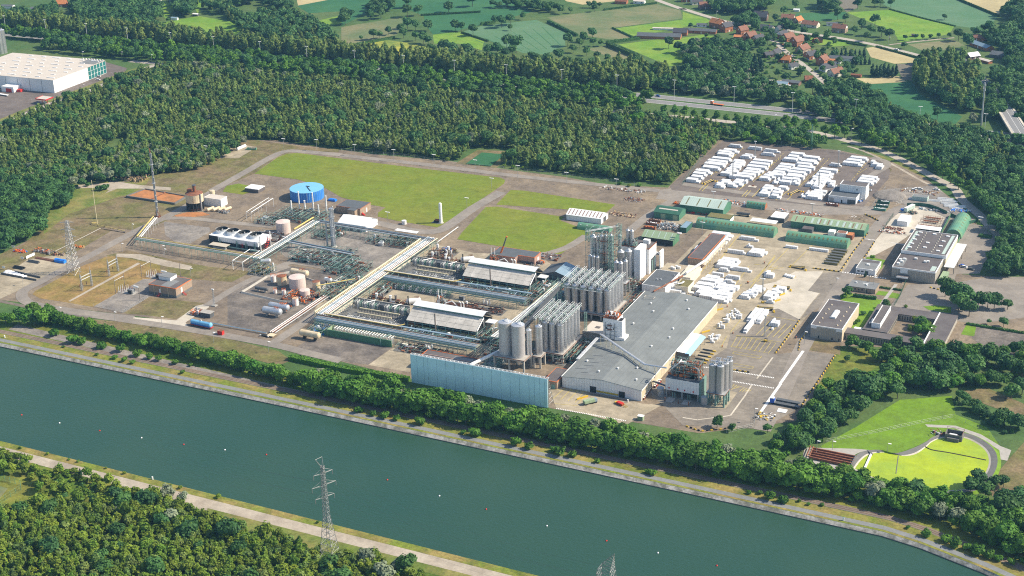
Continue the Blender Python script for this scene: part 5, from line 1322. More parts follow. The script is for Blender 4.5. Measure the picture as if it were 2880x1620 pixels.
for x in(-219,-205,-197.5,-190.5):
 MB().tube([(x,y0-.9,0),(x,y0-.9,5.2),(x,y0-.2,5.6)],.32,7).B(b8,af,t)
 MB().tube([(x+1.,y0-.9,0),(x+1.,y0-.9,4.6)],.2,6).B(b8,af,t)
m=MB()
for k in range(5):m.bar((-201.5+.4*k,y0-1.2,0+k),(-199.5,y0-1.2,1+k),.12);m.bar((-201.5,y0-1.2,k),(-199.5,y0-.8,k),.1)
m.B(cN,aw,t)
m=MB()
for k in range(6):m.box(-187.6,1+k*.9,.3+k*1.,-185.8,1.8+k*.9,.45+k*1.)
for s in(-187.6,-185.8):m.bar((s,1,1),(s,6.5,7.4),.1)
m.B(cN,aw,t)
MB().tube([(-225,-8.4,1.4),(-185,-8.4,1.4),(-184,-8.4,1.4)],.45,8).B('header_pipe',af,t)
Cy((-187,-4.5,0),(-187,-4.5,11),.45,.45,9).B(b8,aa,t)
Cy((-186.2,6.5,0),(-186.2,6.5,11),.4,.4,9).B(b8,aa,t)
p=G('p1',1370,760)
t=TH('pump_shelter','flat white shelter roof in front of the cooling tower','shelter',(p.x,p.y,0))
Bx(p.x-7,p.y-1.5,3.,p.x+7,p.y+4,3.25).B(aT,ay,t)
m=MB()
for x in(-6.6,0,6.6):
 for y in(-1.2,3.6):m.bar((p.x+x,p.y+y,0),(p.x+x,p.y+y,3.),.12)
m.B(b1,af,t)
Bx(p.x-5,p.y,0,p.x+5,p.y+2.5,1.6).B('pump_set',ac,t)
tank(aU,'squat pinkish tank right of the cooling tower',-192.7,32.8,5.,8.,cI)
t=tank('blue_tank','large round bright blue tank at the corner of the big lawn',-216.2,101.5,12.5,7.6,a6,da,None,cone=.012,n=40)
m=MB()
for k in range(40):
 a=k*6.2832/40+.078;m.box(-216.2+12.5*math.cos(a)-.1,101.5+12.5*math.sin(a)-.1,0,-216.2+12.5*math.cos(a)+.1,101.5+12.5*math.sin(a)+.1,7.6)
m.B('stiffener',da,t)
m=MB().bar((-216,102,8.2),(-209,95.5,8.),.3);m.bar((-218,103.5,8.2),(-214.5,103,8.2),.3);m.B('roof_gantry',ae,t)
rack(bw,'long low green pipe rack with a yellow pipe in front of the cooling tower',(-273,-28),(-173,-28.3),5.,6.,5.2,[(2.3,6.5,.28,aA),(-1.9,6.1,.32,af),(-.4,6.1,.22,af),(1.,6.1,.2,aa)],af)
rack(bw,'short yellow and white pipe bridge at the left end of the green rack',(-273,-26),(-287,11),4.,5.8,5,[(1.6,6.3,.35,aA),(-.3,6.1,.25,aa),(-1.6,6.1,.25,aa),(.8,6.9,.3,aA)],aa)
rack(bw,'pipe rack of white pipes running back past the right end of the cooling tower',(-173.2,-30),(-173.3,46),6.,6.2,6,[(2.6,6.6,.28,aa),(1.4,6.5,.16,ac),(.3,6.5,.18,al),(-.9,6.5,.2,aa),(-2.3,6.5,.24,aa),(2.6,4.3,.25,al)],af,tiers=2)
rack(bw,'yellow pipe bridge beside the tall column',(-176.5,22),(-176.5,47),1.2,8.,6,[(0,8.4,.4,aA),(.5,7.9,.25,aA)],aA)
rack(bw,'long grey pipe rack in front of the white gabled hall',(-173,46),(-79,42.5),5.,6.,6.2,[(2.2,6.4,.3,al),(1.,6.4,.2,ac),(-.2,6.4,.28,ae),(-1.4,6.4,.18,aa),(-2.2,6.4,.24,ac)],af,tiers=2)
rack(bw,'pipe rack crossing to the foot of the tall column',(-173,6),(-118,1.5),4.,5.6,6,[(1.6,6.,.35,al),(.3,6.,.3,ae),(-.9,6.,.3,aa),(-1.7,6.,.25,ac)],af)
a,b_=G('p2',20,200,6),G('p2',330,0,6)
rack(bw,'empty white portal frames left of the slender stacks',(a.x,a.y-2),(b_.x,b_.y),4.,6.5,8,[(1.8,6.9,.2,aa),(-1.8,6.9,.2,aa)],aa)
a=G('p1',1590,1060);b_=G('p1',1740,1085);
t=TH('portal_frame','white rectangular pipe portal standing in front of the green rack','portal frame',(a.x,a.y,0))
m=MB()
for p in(a,b_):
 m.bar((p.x,p.y,0),(p.x,p.y,6.2),.3);m.bar((p.x,p.y,6.2),(p.x-1,p.y+22,6.2),.25)
m.bar((a.x,a.y,6.2),(b_.x,b_.y,6.2),.25);m.bar((a.x-1,a.y+22,6.2),(b_.x-1,b_.y+22,6.2),.2)
m.B(cW,aa,t)
SPI('distillation_column','tall thick silver column with a rusty top beside the white gabled hall',-144.7,21.2,28,1.4,aS,bY,rings=4)
m=MB();m.tube([(-143,21,2),(-143,21,29),(-143.6,21.2,29.6),(-144.7,21.2,28.2)],.22,6);m.tube([(-146.4,21,0),(-146.4,21,24)],.3,6)
for z in(8,15,22,27):m.cyl((-144.7,21.2,z),(-144.7,21.2,z+.2),2.1,2.1,12)
tag(m.B('column_pipework',ac),'grey riser pipes and ring platforms strapped to the tall silver column',bH)
SPI('distillation_column','thinner grey column left of the tall thick one',-149,20,18,.63,ac,bY,rings=3)
for i,(x,y,h,r,lab)in enumerate([(-207.4,66.4,10.2,.6,'first slender white stack from the left behind the pinkish tank'),(-204.2,72,16,.5,'second slender white stack from the left, a tall one before the blue tank'),(-200.5,73.5,9,.6,'short white stack between the two tall ones before the blue tank'),(-192.4,72.1,16.5,.55,'tall white stack at the right edge of the blue tank'),(-184.3,66.4,10.1,.57,'short white stack left of the rightmost tall one'),(-182.6,74.3,14.5,.53,'rightmost tall white stack beside the brick house')]):
 SPI('slender_stack',lab,x,y,h,r,aa,'stack','slender white stacks')
PU('reformer_unit','tangle of rusty and white pipework below the slender stacks',-214,52,-178,72,4.5,31,170,vess=7)
PU('reformer_unit','pipework frames between the cooling tower and the slender stacks',-222,40,-206,56,3.5,32,60,(ac,aa,ah),vess=3)
PU('pump_unit','dark pipework under the long grey rack in front of the white hall',-168,30,-150,46,4.,33,80,(ac,ae,ah,af),vess=4)
PU('exchanger_unit','dense dark and green pipe frames at the foot of the tall column',-160,-12,-112,2,5.2,34,280,(ae,af,ac,aa,ah),vess=7)
PU('exchanger_unit','green and white pipework right of the dense pipe frames',-128,-22,-100,-3,5.,35,220,(af,aa,ah,aq,ac),vess=6)
PU('vessel_unit','silver vessel and yellow pipes at the corner of the green rack',-172,-42,-158,-30,4.5,36,90,(ac,aa,af,aA),vess=3)
PU('pump_unit','low pipework under the far part of the grey rack',-128,35,-96,47,3.5,37,90,(ac,ah,aa,ae),vess=4)
p=G('p1',2060,1000);vessel('silver_drum','silver horizontal drum below the corner of the green rack',(p.x-2.5,p.y,2.6),(p.x+2.5,p.y+3,2.6),1.6,aS)
p=G('p2',2000,700);t=TH(co,'small white transformer unit on the grey ground left of the main rack',co,p)
Bx(p.x-1.8,p.y-1.2,0,p.x+1.8,p.y+1.2,2.4).B(cp,aa,t);Cy((p.x-1,p.y+.3,3.1),(p.x+1.6,p.y+.3,3.1),.5,.5,8).B('conservator',aa,t)
for k in range(4):Bx(p.x-1.6+k*.9,p.y-1.7,.3,p.x-1.3+k*.9,p.y-1.22,2.1).B('radiator',ac,t)
b=FB('brick_house','low tan brick control building with dark L-shaped roof beside the blue tank',-178.5,81,-158.5,96,5.2,aY,an,aj,.35,.1,openings=[(bB,'E',8,9.6,0,3.2,ab)])
Bx(-166.5,76.5,0,-160.5,81.,5.1).B(cP,aY,b);Bx(-166.7,76.3,5.1,-160.3,81.2,5.3).B('wing_roof',an,b)
for x in(-176.5,-171.5,-165,-162.5):OS('S',-178.5,81 if x<-167 else 76.5,-158.5,96,x+178.5-.12,x+178.5+.12,0,4.9,.12).B('pilaster',aX,b)
m=MB()
for k in range(5):m.box(-158.3+k*.5,83-.6,0,-157.8+k*.5,83.6,1.8-k*.36)
m.B(cN,aw,b)
p=G('p2',1265,25);t=TH('tarpaulin_stack','small blue tarpaulin at the left corner of the brick control building',cO,p)
Bx(p.x-3,p.y-1.5,0,p.x+3,p.y+1.5,1.3).B(di,a7,t);Bx(p.x-2,p.y-.8,1.3,p.x+2.2,p.y+.8,1.7).B('ridge',a7,t)
b=hall('white_hall','white gabled hall with a smooth bright roof behind the grey pipe rack',-160.5,53.5,-138,70,4.4,7.6,'x',ab,ab)
for x in(-156,-150,-144):OS('S',-160.5,53.5,-138,70,x+160.5-1.5,x+160.5+1.5,0,3.6,.06).B(bB,ac,b)
t=SPI('gas_tank','tall white upright cylinder tank at the edge of the big lawn',-97.4,88.9,14.6,1.2,ab,'tank',rings=0)
Cy((-97.4,88.9,14.6),(-97.4,88.9,15.2),1.1,.5,12).B('cap',ab,t)
PU('evaporator','small grey equipment skid beside the tall white cylinder tank',-103,87,-98.8,91,2.2,41,36,(ac,ae),frame=False,vess=3)
p=G('p2',2332,385);tank('water_tank','small white drum tank on the edge of the big lawn',p.x,p.y+1.2,1.7,2.7,aa)
p=G(dj,330,110);t=TH('flat_shelter','white flat roof slab behind the far end of the grey rack','shelter',(p.x,p.y,0))
Bx(p.x-8,p.y-1.5,2.6,p.x+9,p.y+2.5,2.85).B(aT,ab,t)
m=MB()
for x in(-7.6,0,8.6):
 for y in(-1.2,2.2):m.bar((p.x+x,p.y+y,0),(p.x+x,p.y+y,2.6),.12)
m.B(b1,ac,t)
p,q=G(dj,800,250),G(dj,1120,15)
rack('ground_pipe','single long white pipe on low supports running along the lawn',xy(p),xy(q),.5,1.,5,[(0,1.2,.35,aa)],aK,cA)
tank(aU,'biggest pinkish tank in the middle of the tank farm',-129.1,-49.4,5.3,7.4,cI)
tank(aU,'medium pinkish tank in front of the biggest one',-116.3,-60.9,3.25,4.8,cI)
tank(aU,'cream tank with rusty roof and orange rail left of the biggest tank',-141.2,-48.9,3.1,6.,ax,ah,ag)
tank(aU,'small pale tank with an orange rail at the rear left of the tank farm',-149.3,-46.9,1.76,4.,aa,None,ag)
tank(aU,'cream tank with a rusty roof at the right of the tank farm',-115.7,-48.2,2.6,5.8,ax,ah)
tank(aU,'grey white tank with an orange rail standing outside the bund',-114.7,-74.6,1.97,4.8,aa,ax,ag)
tank(aU,'small low white tank with orange rail in front of the biggest tank',-131.1,-62.5,1.37,2.7,aa,None,ag)
tank(aU,'smallest white tank on a pale pad at the front of the bund',-137.5,-62.9,1.2,2.2,aa,None,ag)
a,b_=G(cu,970,225,4),G(cu,1200,265,4)
vessel('cream_vessel','long cream horizontal vessel on high supports at the back of the tank farm',a,b_,2.,ax,au,fittings=ag)
a,b_=G(cu,655,725,3.4),G(cu,895,790,3.4);a.y=b_.y=(a.y+b_.y)/2
vessel('silver_vessel','rear one of two silver horizontal vessels outside the bund',(a.x,a.y,3.4),(b_.x,a.y,3.4),1.9,aS,fittings=ag)
a,b_=G(cu,555,800,3.6),G(cu,790,850,3.6);a.y=b_.y=(a.y+b_.y)/2
vessel('silver_vessel','front one of two silver horizontal vessels outside the bund',(a.x,a.y,3.6),(b_.x,a.y,3.6),2.1,aS,fittings=ag)
a,b_=G(cu,425,475,2.2),G(cu,600,505,2.2)
vessel('dark_vessel','dark green horizontal vessel with a cream end at the left of the bund',a,b_,1.,ae)
a,b_=G(cu,1475,345,2.6),G(cu,1560,365,2.6)
vessel(cQ,'short white horizontal vessel with orange fittings behind the yellow frame',a,b_,1.3,aa,fittings=ag)
a,b_=G(cu,1110,1150,3.6),G(cu,1375,1200,3.6)
vessel('cream_vessel','long cream horizontal vessel on legs beside the green wall',a,b_,1.9,ax,au)
t=TH('bund_wall','low grey concrete bund round the tank farm','bund',(-135,-58,0))
Q=GP(cu,[(210,555),(590,320),(940,250),(1290,380),(1480,420),(1400,560),(1010,740)])
for a,b_ in zip(Q,Q[1:]+Q[:1]):
 dd=(b_-a).normalized();nn=Vector((-dd.y,dd.x,0))
 m=MB();A,B=a-nn*1.,b_-nn*1.;C_,D=b_+nn*1.,a+nn*1.
 m.quad([(A.x,A.y,.02),(B.x,B.y,.02),((B+nn*.8).x,(B+nn*.8).y,1.1),((A+nn*.8).x,(A+nn*.8).y,1.1)])
 m.quad([((A+nn*.8).x,(A+nn*.8).y,1.1),((B+nn*.8).x,(B+nn*.8).y,1.1),((C_-nn*.8).x,(C_-nn*.8).y,1.1),((D-nn*.8).x,(D-nn*.8).y,1.1)])
 m.quad([((D-nn*.8).x,(D-nn*.8).y,1.1),((C_-nn*.8).x,(C_-nn*.8).y,1.1),(C_.x,C_.y,.02),(D.x,D.y,.02)])
 m.B('bund_side',aK,t)
PU(cR,'rusty pumps and pipes between the pinkish tanks',-128,-72,-108,-54,2.4,51,130,(ah,aa,ag,ac),False,4)
PU(cR,'red and white valve manifold beside the main rack',-110,-60,-92,-40,3.,52,150,(ah,aa,ac,af,aq),True,4,levels=1)
PU(cR,'orange valves at the right end of the silver vessels',-124,-86,-114,-76,1.8,53,50,(ag,aa,ac),False,1)
a,b_=G(cu,680,1175),G(cu,1500,620)
rack('pipe_track','ground level bundle of white and rusty pipes along the diagonal road',(a.x,a.y),(b_.x,b_.y),4.5,.8,7,[(1.9,1.,.3,aa),(1.1,1.,.25,ah),(.3,1.,.28,aa),(-.6,1.,.22,ah),(-2.,1.,.3,aa)],ae,cA)
a,b_=G(bU,1600,1000),G(bU,2010,1075)
rack('pipe_track','low blue grey pipeline running right from the blue tank car',xy(a),xy(b_),1.2,.7,6,[(.4,.9,.22,al),(-.3,.9,.18,al)],aK,cA)
a,b_=G(cu,1310,1180,0),G(cu,1640,330,0)
rack(bw,'yellow topped pipe frame at the right side of the tank farm',(-113,-52),(-96,-33),1.5,4.2,6,[(0,4.6,.3,aA),(.6,4.2,.2,aa)],af)
a,b_=G(bU,1450,975,2.4),G(bU,1590,1005,2.4)
t=vessel('tank_car','bright blue rail tank car with a red stripe on the siding',a,b_,1.6,da,ae,'tank car')
c=(a+b_)/2;d_=(b_-a).normalized()
Cy(a+d_*.3+Vector((0,0,-.2)),b_-d_*.3+Vector((0,0,-.2)),1.62,1.62,18).B('stripe',a6,t)
nn=Vector((-d_.y,d_.x,0))*1.3
MB().prism([xy(a-nn-d_),xy(b_-nn+d_),xy(b_+nn+d_),xy(a+nn-d_)],.75,1.).B('underframe',aw,t)
for u in(.08,.2,.8,.92):
 q=a.lerp(b_,u);Cy((q.x-nn.x*.8,q.y-nn.y*.8,.5),(q.x+nn.x*.8,q.y+nn.y*.8,.5),.48,.48,12).B('wheelset',ae,t)
m=MB().bar((a.x,a.y,4.1),(b_.x,b_.y,4.1),.12);q=a.lerp(b_,.5);m.cyl((q.x,q.y,3.9),(q.x,q.y,4.6),.45,.45,8);m.B('walkway',aa,t)
p=G(bU,1555,945);t=TH('loading_shelter','small flat pale shelter behind the blue tank car','shelter',p)
Bx(p.x-4,p.y-1,3.,p.x+4,p.y+4,3.2).B(aT,aK,t);Bx(p.x-3.6,p.y-.6,0,p.x+3.6,p.y+3.6,2.99).B(bO,ae,t)
PU('loading_skid','rusty loading arms and pipes left of the blue tank car',p.x-12,p.y-1,p.x-5,p.y+6,2.6,55,50,(ah,ag,ac),False,2)
p=G(bU,1668,1075);t=TH('red_box','small bright red container standing alone by the front road','container',p)
Bx(p.x-1.7,p.y-1.2,.1,p.x+1.7,p.y+1.2,2.6).B(cp,aw,t);Bx(p.x-1.75,p.y-1.25,2.6,p.x+1.75,p.y+1.25,2.7).B('lid',ah,t)
p=G(cu,590,1215);t=TH('black_tarp_heap','dark sheeted pump pit with a tan roof at the end of the pipe bundle','pump pit',p)
Bx(p.x-4,p.y-1,0,p.x+2,p.y+1.2,.8).B(di,au,t);Bx(p.x+.5,p.y-.6,.9,p.x+5,p.y+3.5,1.1).B('lid',ax,t)
for q in[(-4,-1),(1.5,-1)]:Bx(p.x+q[0],p.y+q[1]-.5,.8,p.x+q[0]+.9,p.y+q[1],1.2).B('pump',aa,t)
for i in range(2):
 ST('siding_rail',SL([G(bf,-200,1075+i*15),G(bf,0,1105+i*15),G(bf,800,1265+i*14),G(bf,1390,1350+i*12)],3),.14,.2,ae)
ST('siding_bed',SL([G(bf,-200,1082),G(bf,0,1113),G(bf,800,1272),G(bf,1390,1357)],3),3.,.06,'ballast')
def LM(label,p,h,w=.8,mat=ac,heads=True,group=None):
 t=TH('light_mast',label,'light mast',p,0,group)
 m=MB();lattice(m,p,0,h,w,w*.5,max(int(h/1.6),3),.06);m.B(cX,mat,t)
 Bx(p.x-.9,p.y-.3,h,p.x+.9,p.y+.3,h+.6).B('floodlight',aa,t)
 return t
p=G(bU,1618,860);LM('pale lattice floodlight mast beside the pale concrete loading road',p,11,1.)
Bx(p.x-1.6,p.y-1.4,0,p.x+1.6,p.y+1.4,.6).B(cS,aK,None)
bpy.data.objects[cS]['label']='grey concrete block under the pale lattice floodlight mast';bpy.data.objects[cS]['category']='footing'
# main diagonal rack and the two polymer units
t=rack('main_pipe_rack','wide main rack of white and blue pipes running diagonally through the plant',(-83.5,-93),(-81.5,47),8.,5.8,7.,[(3.6,6.3,.28,aa),(2.9,6.2,.16,ac),(2.2,6.3,.3,al),(1.5,6.15,.18,aa),(.9,6.2,.2,aa),(.3,6.1,.16,ah),(-.4,6.25,.26,aa),(-1.1,6.1,.18,ac),(-1.8,6.2,.2,aa),(-2.6,6.1,.2,ah),(-3.1,6.15,.16,aa),(-3.7,6.3,.2,aq),(2,4.2,.3,ae),(0,4.2,.3,ac),(-2,4.2,.3,ae)],af,tiers=2)
m=MB()
for k in range(48):
 y=-91+k*2.9;m.bar((-87.3,y,6.),(-78,y,6.),.07)
 if k%5==0:m.bar((-87.3,y,6.9),(-78,y,6.9),.12);m.bar((-87.3,y,5.5),(-87.3,y,6.9),.1);m.bar((-78,y,5.5),(-78,y,6.9),.1)
m.B('cross_beam',ac,t)
rack('flare_header','thick cream pipe on posts along the left side of the main rack',(-88.9,-93),(-87.2,40),.6,6.6,7.,[(0,7.1,.48,aq),(-.5,6.2,.2,aq)],aq,cA)
def polymer_unit(dy,w1,w2):
 t=TH('reactor_pit','concrete walled pit of upright tube coils '+w1,'reactor pit',(-60,-71+dy,0))
 Bx(-82,-58.3+dy,0,-42,-57.7+dy,4.2).B('pit_wall',aK,t)
 Bx(-82.3,-85+dy,0,-81.8,-57.7+dy,4.2).B('pit_wall',ap,t)
 Bx(-82.3,-86.2+dy,0,-32.5,-85.6+dy,4.2).B('pit_wall',am,t)
 Bx(-82.3,-86.4+dy,4.2,-32.5,-85.4+dy,4.35).B('wall_cap',ae,t)
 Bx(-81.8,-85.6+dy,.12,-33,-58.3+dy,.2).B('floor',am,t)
 rg=random.Random(int(dy)+5)
 for i in range(22):
  x=-77.5+i*1.75
  if 10<=i<=11:continue
  m=MB()
  for k in range(5):
   y=-64.5+dy+k*.75
   m.cyl((x,y,.2),(x,y,4.4+rg.uniform(0,.9)),.17,.17,5)
   m.cyl((x-.28,y,1+k*.5),(x+.28,y,1+k*.5),.2,.2,5)
  m.cyl((x,-65+dy,4.2),(x,-60.8+dy,4.2),.13,.13,5)
  m.B(cT,(ac,aa,af)[i%3],t)
 Bx(-60.2,-64+dy,.2,-57.2,-61.2+dy,4.6).B('control_cabinet',ae,t)
 for i in range(8):
  y=-82+dy+i*2.1;m=MB()
  for k in range(4):m.cyl((-79.5+k*.7,y,.2),(-79.5+k*.7,y,2.6+(k%2)*.8),.15,.15,5)
  m.cyl((-80,y,2.2),(-76.8,y,2.2),.16,.16,5);m.B(cT,ac,t)
 for(x0,x1,y,z)in((-71,-43,-69.5,3.),(-70,-46,-74.5,2.2)):
  Cy((x0,y+dy,z),(x1,y+dy,z),.5,.5,8).B('header_pipe',aq,t)
  m=MB()
  for k in range(int((x1-x0)/1.1)):
   m.cyl((x0+k*1.1,y+dy-.3,.2),(x0+k*1.1,y+dy-.3,z),.16,.16,5)
  o=m.B('header_legs',ae,t)
 m=MB()
 for k in range(34):
  x=-74+k*1.1;m.cyl((x,-83.5+dy,1.6),(x,-78+dy,1.3),.13,.13,5)
 o=m.B('cross_pipes',aa,t);o[bn]=b7
 m={ac:MB()};clutter(m,-75,-84+dy,-40,-76+dy,2.4,3+int(dy),90);o=m[ac].B(bH,ac,t);o[bn]=b7
 m={ae:MB()};clutter(m,-44,-84+dy,-34,-60+dy,3.4,9+int(dy),60);o=m[ae].B(bH,ae,t);o[bn]=b7
 for x in(-66,-48):MB().bar((x,-58+dy,4.6),(x-3,-64+dy,4.9),.28).B('gantry_beam',aa,t)
 t=TH('compressor_shed','open sided shed with pale sheet roof on green columns '+w1,'shed',(-10,-67+dy,0))
 x0,x1=-33.6,13.8
 yA,zA,yB,zB,yC,zC,yD=-77.6+dy,5.,-68.6+dy,9.6,-63.2+dy,11.4,-55.5+dy
 nx=9
 for i in range(nx):
  u,w_=x0+(x1-x0)*i/nx,x0+(x1-x0)*(i+1)/nx-.06
  for k in range(3):
   a,c=k/3,(k+1)/3-.012
   P=[(u,yA-.6+(yB-yA+.6)*a,zA-.3+(zB-zA+.3)*a),(w_,yA-.6+(yB-yA+.6)*a,zA-.3+(zB-zA+.3)*a),(w_,yA-.6+(yB-yA+.6)*c,zA-.3+(zB-zA+.3)*c),(u,yA-.6+(yB-yA+.6)*c,zA-.3+(zB-zA+.3)*c)]
   m=MB().quad(P);m.quad([(p[0],p[1],p[2]-.1)for p in reversed(P)]);m.B('roof_panel',b6,t)
 m=MB()
 m.quad([(x0,yB-.8,zB+1.3),(x1,yB-.8,zB+1.3),(x1,(yB+yC)/2+1.4,zC+.6),(x0,(yB+yC)/2+1.4,zC+.6)])
 m.quad([(x0,(yB+yC)/2+1.4,zC+.6),(x1,(yB+yC)/2+1.4,zC+.6),(x1,yC+2,zC-.5),(x0,yC+2,zC-.5)])
 m.B('ridge_cap','ridge_sheet',t)
 MB().quad([(x0,yB,zB),(x1,yB,zB),(x1,yB-.02,zB+1.3),(x0,yB-.02,zB+1.3)]).B('clerestory',af,t)
 MB().quad([(x0,yC+1,zC-.9),(x1,yC+1,zC-.9),(x1,yD,5.),(x0,yD,5.)]).B('rear_roof',b6,t)
 for i in range(nx+1):
  x=x0+.4+(x1-x0-.8)*i/nx
  Bx(x-.22,yA-.22,0,x+.22,yA+.22,zA).B(bY,af,t)
 for z in(1.6,3.4):Bx(x0+.4,yA-.12,z,x1-.4,yA+.12,z+.3).B('rail',af if z>2 else aA,t)
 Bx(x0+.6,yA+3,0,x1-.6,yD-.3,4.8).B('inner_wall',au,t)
 Bx(x0+.7,yA+.6,0,x0+7,yA+2.9,4.6).B('red_wall',ah,t)
 m={ac:MB(),ae:MB()}
 clutter(m,x0+7,yA+.5,x1-1,yA+2.8,3.2,77+int(dy),80)
 for k_ in m:
  o=m[k_].B('machinery',k_,t);o[bn]=b7
 m=MB()
 for y in(yA+.4,yA+9):m.bar((x1+.1,y,0),(x1+.1,y,5 if y<yA+2 else 10),.28)
 m.bar((x1+.1,yA,5.1),(x1+.1,yB,9.8),.28);m.B('gable_frame',aa,t)
 Bx(x1+.5,yB+1,6.4,x1+6.5,yC+1,6.8).B('canopy',aa,t)
 m=MB()
 for y in(yB+1.2,yC+.8):m.bar((x1+6.3,y,0),(x1+6.3,y,6.4),.25)
 m.B('canopy_post',aa,t)
 SPI('brown_chimney','thin brown chimney rising in front of the pale shed roof '+w1,-12,-81.4+dy,13.6,.45,bI,dm,rings=0)
 SPI('brown_chimney','short black chimney at the rear corner of the walled pit '+w1,-46.5,-52.+dy,8,.4,au,dm,rings=0)
 rack('pipe_bridge','long blue grey pipe bridge before the pale shed '+w1,(-85 if dy==0 else-79,-96.8+dy*.967),(24 if dy==0 else 22,-97.6+dy*.967),6.5,5.6,5.6,[(-2.6,6.2,.32,al),(-1.6,6.1,.2,ac),(-.8,6.1,.18,aa),(.1,6.15,.24,al),(1.2,6.1,.16,aa),(2.3,6.1,.2,ah),(-2.4,4.2,.35,af),(-1,4.2,.3,al),(.3,4.2,.3,ae)],af,tiers=2)
 t=TH('cable_tray','pale covered cable tray beside the walled pit '+w1,'cable tray',(-60,-91+dy,0))
 for k in range(18):
  x=-82+k*5.8;Bx(x,-92.3+dy*.985,6.6,x+5.7,-90.9+dy*.985,6.9).B(di,b6 if k<9 else al,t)
 Cy((-82,-92.9+dy*.985,7.1),(-32,-92.9+dy*.985,7.1),.26,.26,6).B('edge_pipe',aA,t)
 Cy((-32,-92.9+dy*.985,7.1),(-28,-89.5+dy*.985,7.6),.26,.26,6).B('edge_pipe',aA,t)
 m=MB()
 for k in range(14):m.bar((-80+k*7.4,-91.3+dy*.985,0),(-80+k*7.4,-91.3+dy*.985,6.6),.2)
 m.B('tray_legs',af,t)
 for i,x in enumerate((-70,-66.5,-60,-57)):
  t=SPI('brown_column','brown lagged upright vessel behind the walled pit '+w1,x,-50.5+dy+(i%2)*1.5,5.6,.8,bI if i%2 else aa,bY,'upright vessels '+w1,rings=1)
 vessel(cQ,'white horizontal vessel behind the pit '+w1,(-49,-48.5+dy,2.4),(-43,-44.+dy,2.4),1.8,aa,fittings=ah)
 PU('valve_station','white upright pipes and rusty valves behind the walled pit '+w1,-75,-55+dy,-50,-47+dy,3.,61+int(dy),150,(aa,ac,ah,aq),False,4)
 PU('dosing_tower','small rusty red and white equipment tower behind the shed '+w1,-31,-46+dy,-26,-41+dy,7.,62+int(dy),90,(aa,ah,ag,ac),True,4)
 for x in(-30,-27.5):SPI('vent_stack','slender pale vent stack on the small rusty tower '+w1,x,-43+dy,13+x*.05,.22,aa,'vent pipe','vent stacks '+w1,rings=1)
 t=TH('pipe_arch','white pipe arches and bent vents behind the shed roof '+w1,bH,(-18,-46+dy,0))
 MB().tube([(-23,-48+dy,0),(-23,-48+dy,5),(-19,-46+dy,6.5),(-15,-47+dy,4),(-15,-47+dy,0)],.35,7).B('arch_pipe',aa,t)
 for x in(-13,-11):MB().tube([(x,-46+dy,0),(x,-46+dy,6),(x-1.2,-46+dy,7)],.4,7).B('bent_vent',aa,t)
 Bx(-11,-50+dy,0,-5,-47+dy,2.2).B('filter_box',aa,t)
 PU('end_pipework','rusty and cream pipework at the gable end of the shed '+w1,15,-83+dy,27,-64+dy,4.5,63+int(dy),190,(ah,aq,aa,af,ac),True,4,levels=1)
 PU('under_bridge_pipes','dark shaded pipework under the pipe bridge '+w1,-30,-90+dy,14,-79.5+dy,2.6,64+int(dy),190,(ae,ac,af,al),False,4)
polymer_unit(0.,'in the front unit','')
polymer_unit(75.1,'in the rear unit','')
t=TH('coil_bank','long low bank of green and white tube coils between the two units','tube bank',(-56,-32,0))
a,b_=G(dj,170,860,2.4),G(dj,1010,985,2.4)
for i in range(24):
 x=a.x+(b_.x-a.x)*(i+.5)/24;y=a.y+(b_.y-a.y)*(i+.5)/24;m=MB()
 for k in range(4):m.cyl((x,y-1.5+k,.1),(x,y-1.5+k,2.3+(k%2)*.3),.2,.2,5)
 m.cyl((x,y-2,2.5),(x,y+2,2.5),.22,.22,5);m.cyl((x-.7,y-1.9,1.2),(x+.7,y-1.9,1.2),.2,.2,5)
 m.B(cT,af if i%3 else aa,t)
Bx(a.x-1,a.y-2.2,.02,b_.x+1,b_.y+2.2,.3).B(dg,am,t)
t=TH('coil_bank','white ladder like tube bank behind the green wall','tube bank',(-50,-103,0))
for i in range(22):
 x=-68+i*1.85;m=MB()
 for k in range(3):m.cyl((x,-104.3+k*1.2,.1),(x,-104.3+k*1.2,4.6),.17,.17,5)
 m.cyl((x,-105,4.7),(x,-101,4.7),.22,.22,5);m.B(cT,aa,t)
t=TH('green_wall','long dark green concrete wall in front of the front unit',bO,(-50,-106.8,0))
for i in range(8):
 x=-71.5+i*5.5;Bx(x,-107.3,0,x+5.44,-106.9,4.3).B(bA,a2,t)
Bx(-71.9,-107.3,0,-71.5,-99,4.3).B(bA,a8,t)
Bx(-80,-107.2,0,-72,-106.9,3.2).B(bA,a2,t)
MB().tube([(-34.5,-108.,0),(-34.5,-108.,5.2),(-31,-101.5,5.6)],.22,6).B('drain_pipe',af,t)
p=G('q1',80,690);PU('blue_pumps','blue pump skid behind the cream vessel',p.x-3,p.y-2,p.x+4,p.y+2.5,2.4,71,44,(a6,a6,aa),False,2)
for(k,x,y,lab)in(('q1',1390,955,'small open white cabinet on the yard before the front pipe bridge'),(dj,1175,1090,'small cream cabinet on the paved court between the units')):
 p=G(k,x,y);t=TH('cabinet',lab,'cabinet',p)
 Bx(p.x-1.6,p.y-.8,.1,p.x+1.6,p.y+.8,2.3).B(cp,ae,t);Bx(p.x-1.7,p.y-.9,2.3,p.x+1.7,p.y+.9,2.5).B('lid',ap,t);Bx(p.x+1.6,p.y-.9,.1,p.x+1.72,p.y+.9,2.3).B('side_panel',ab,t)
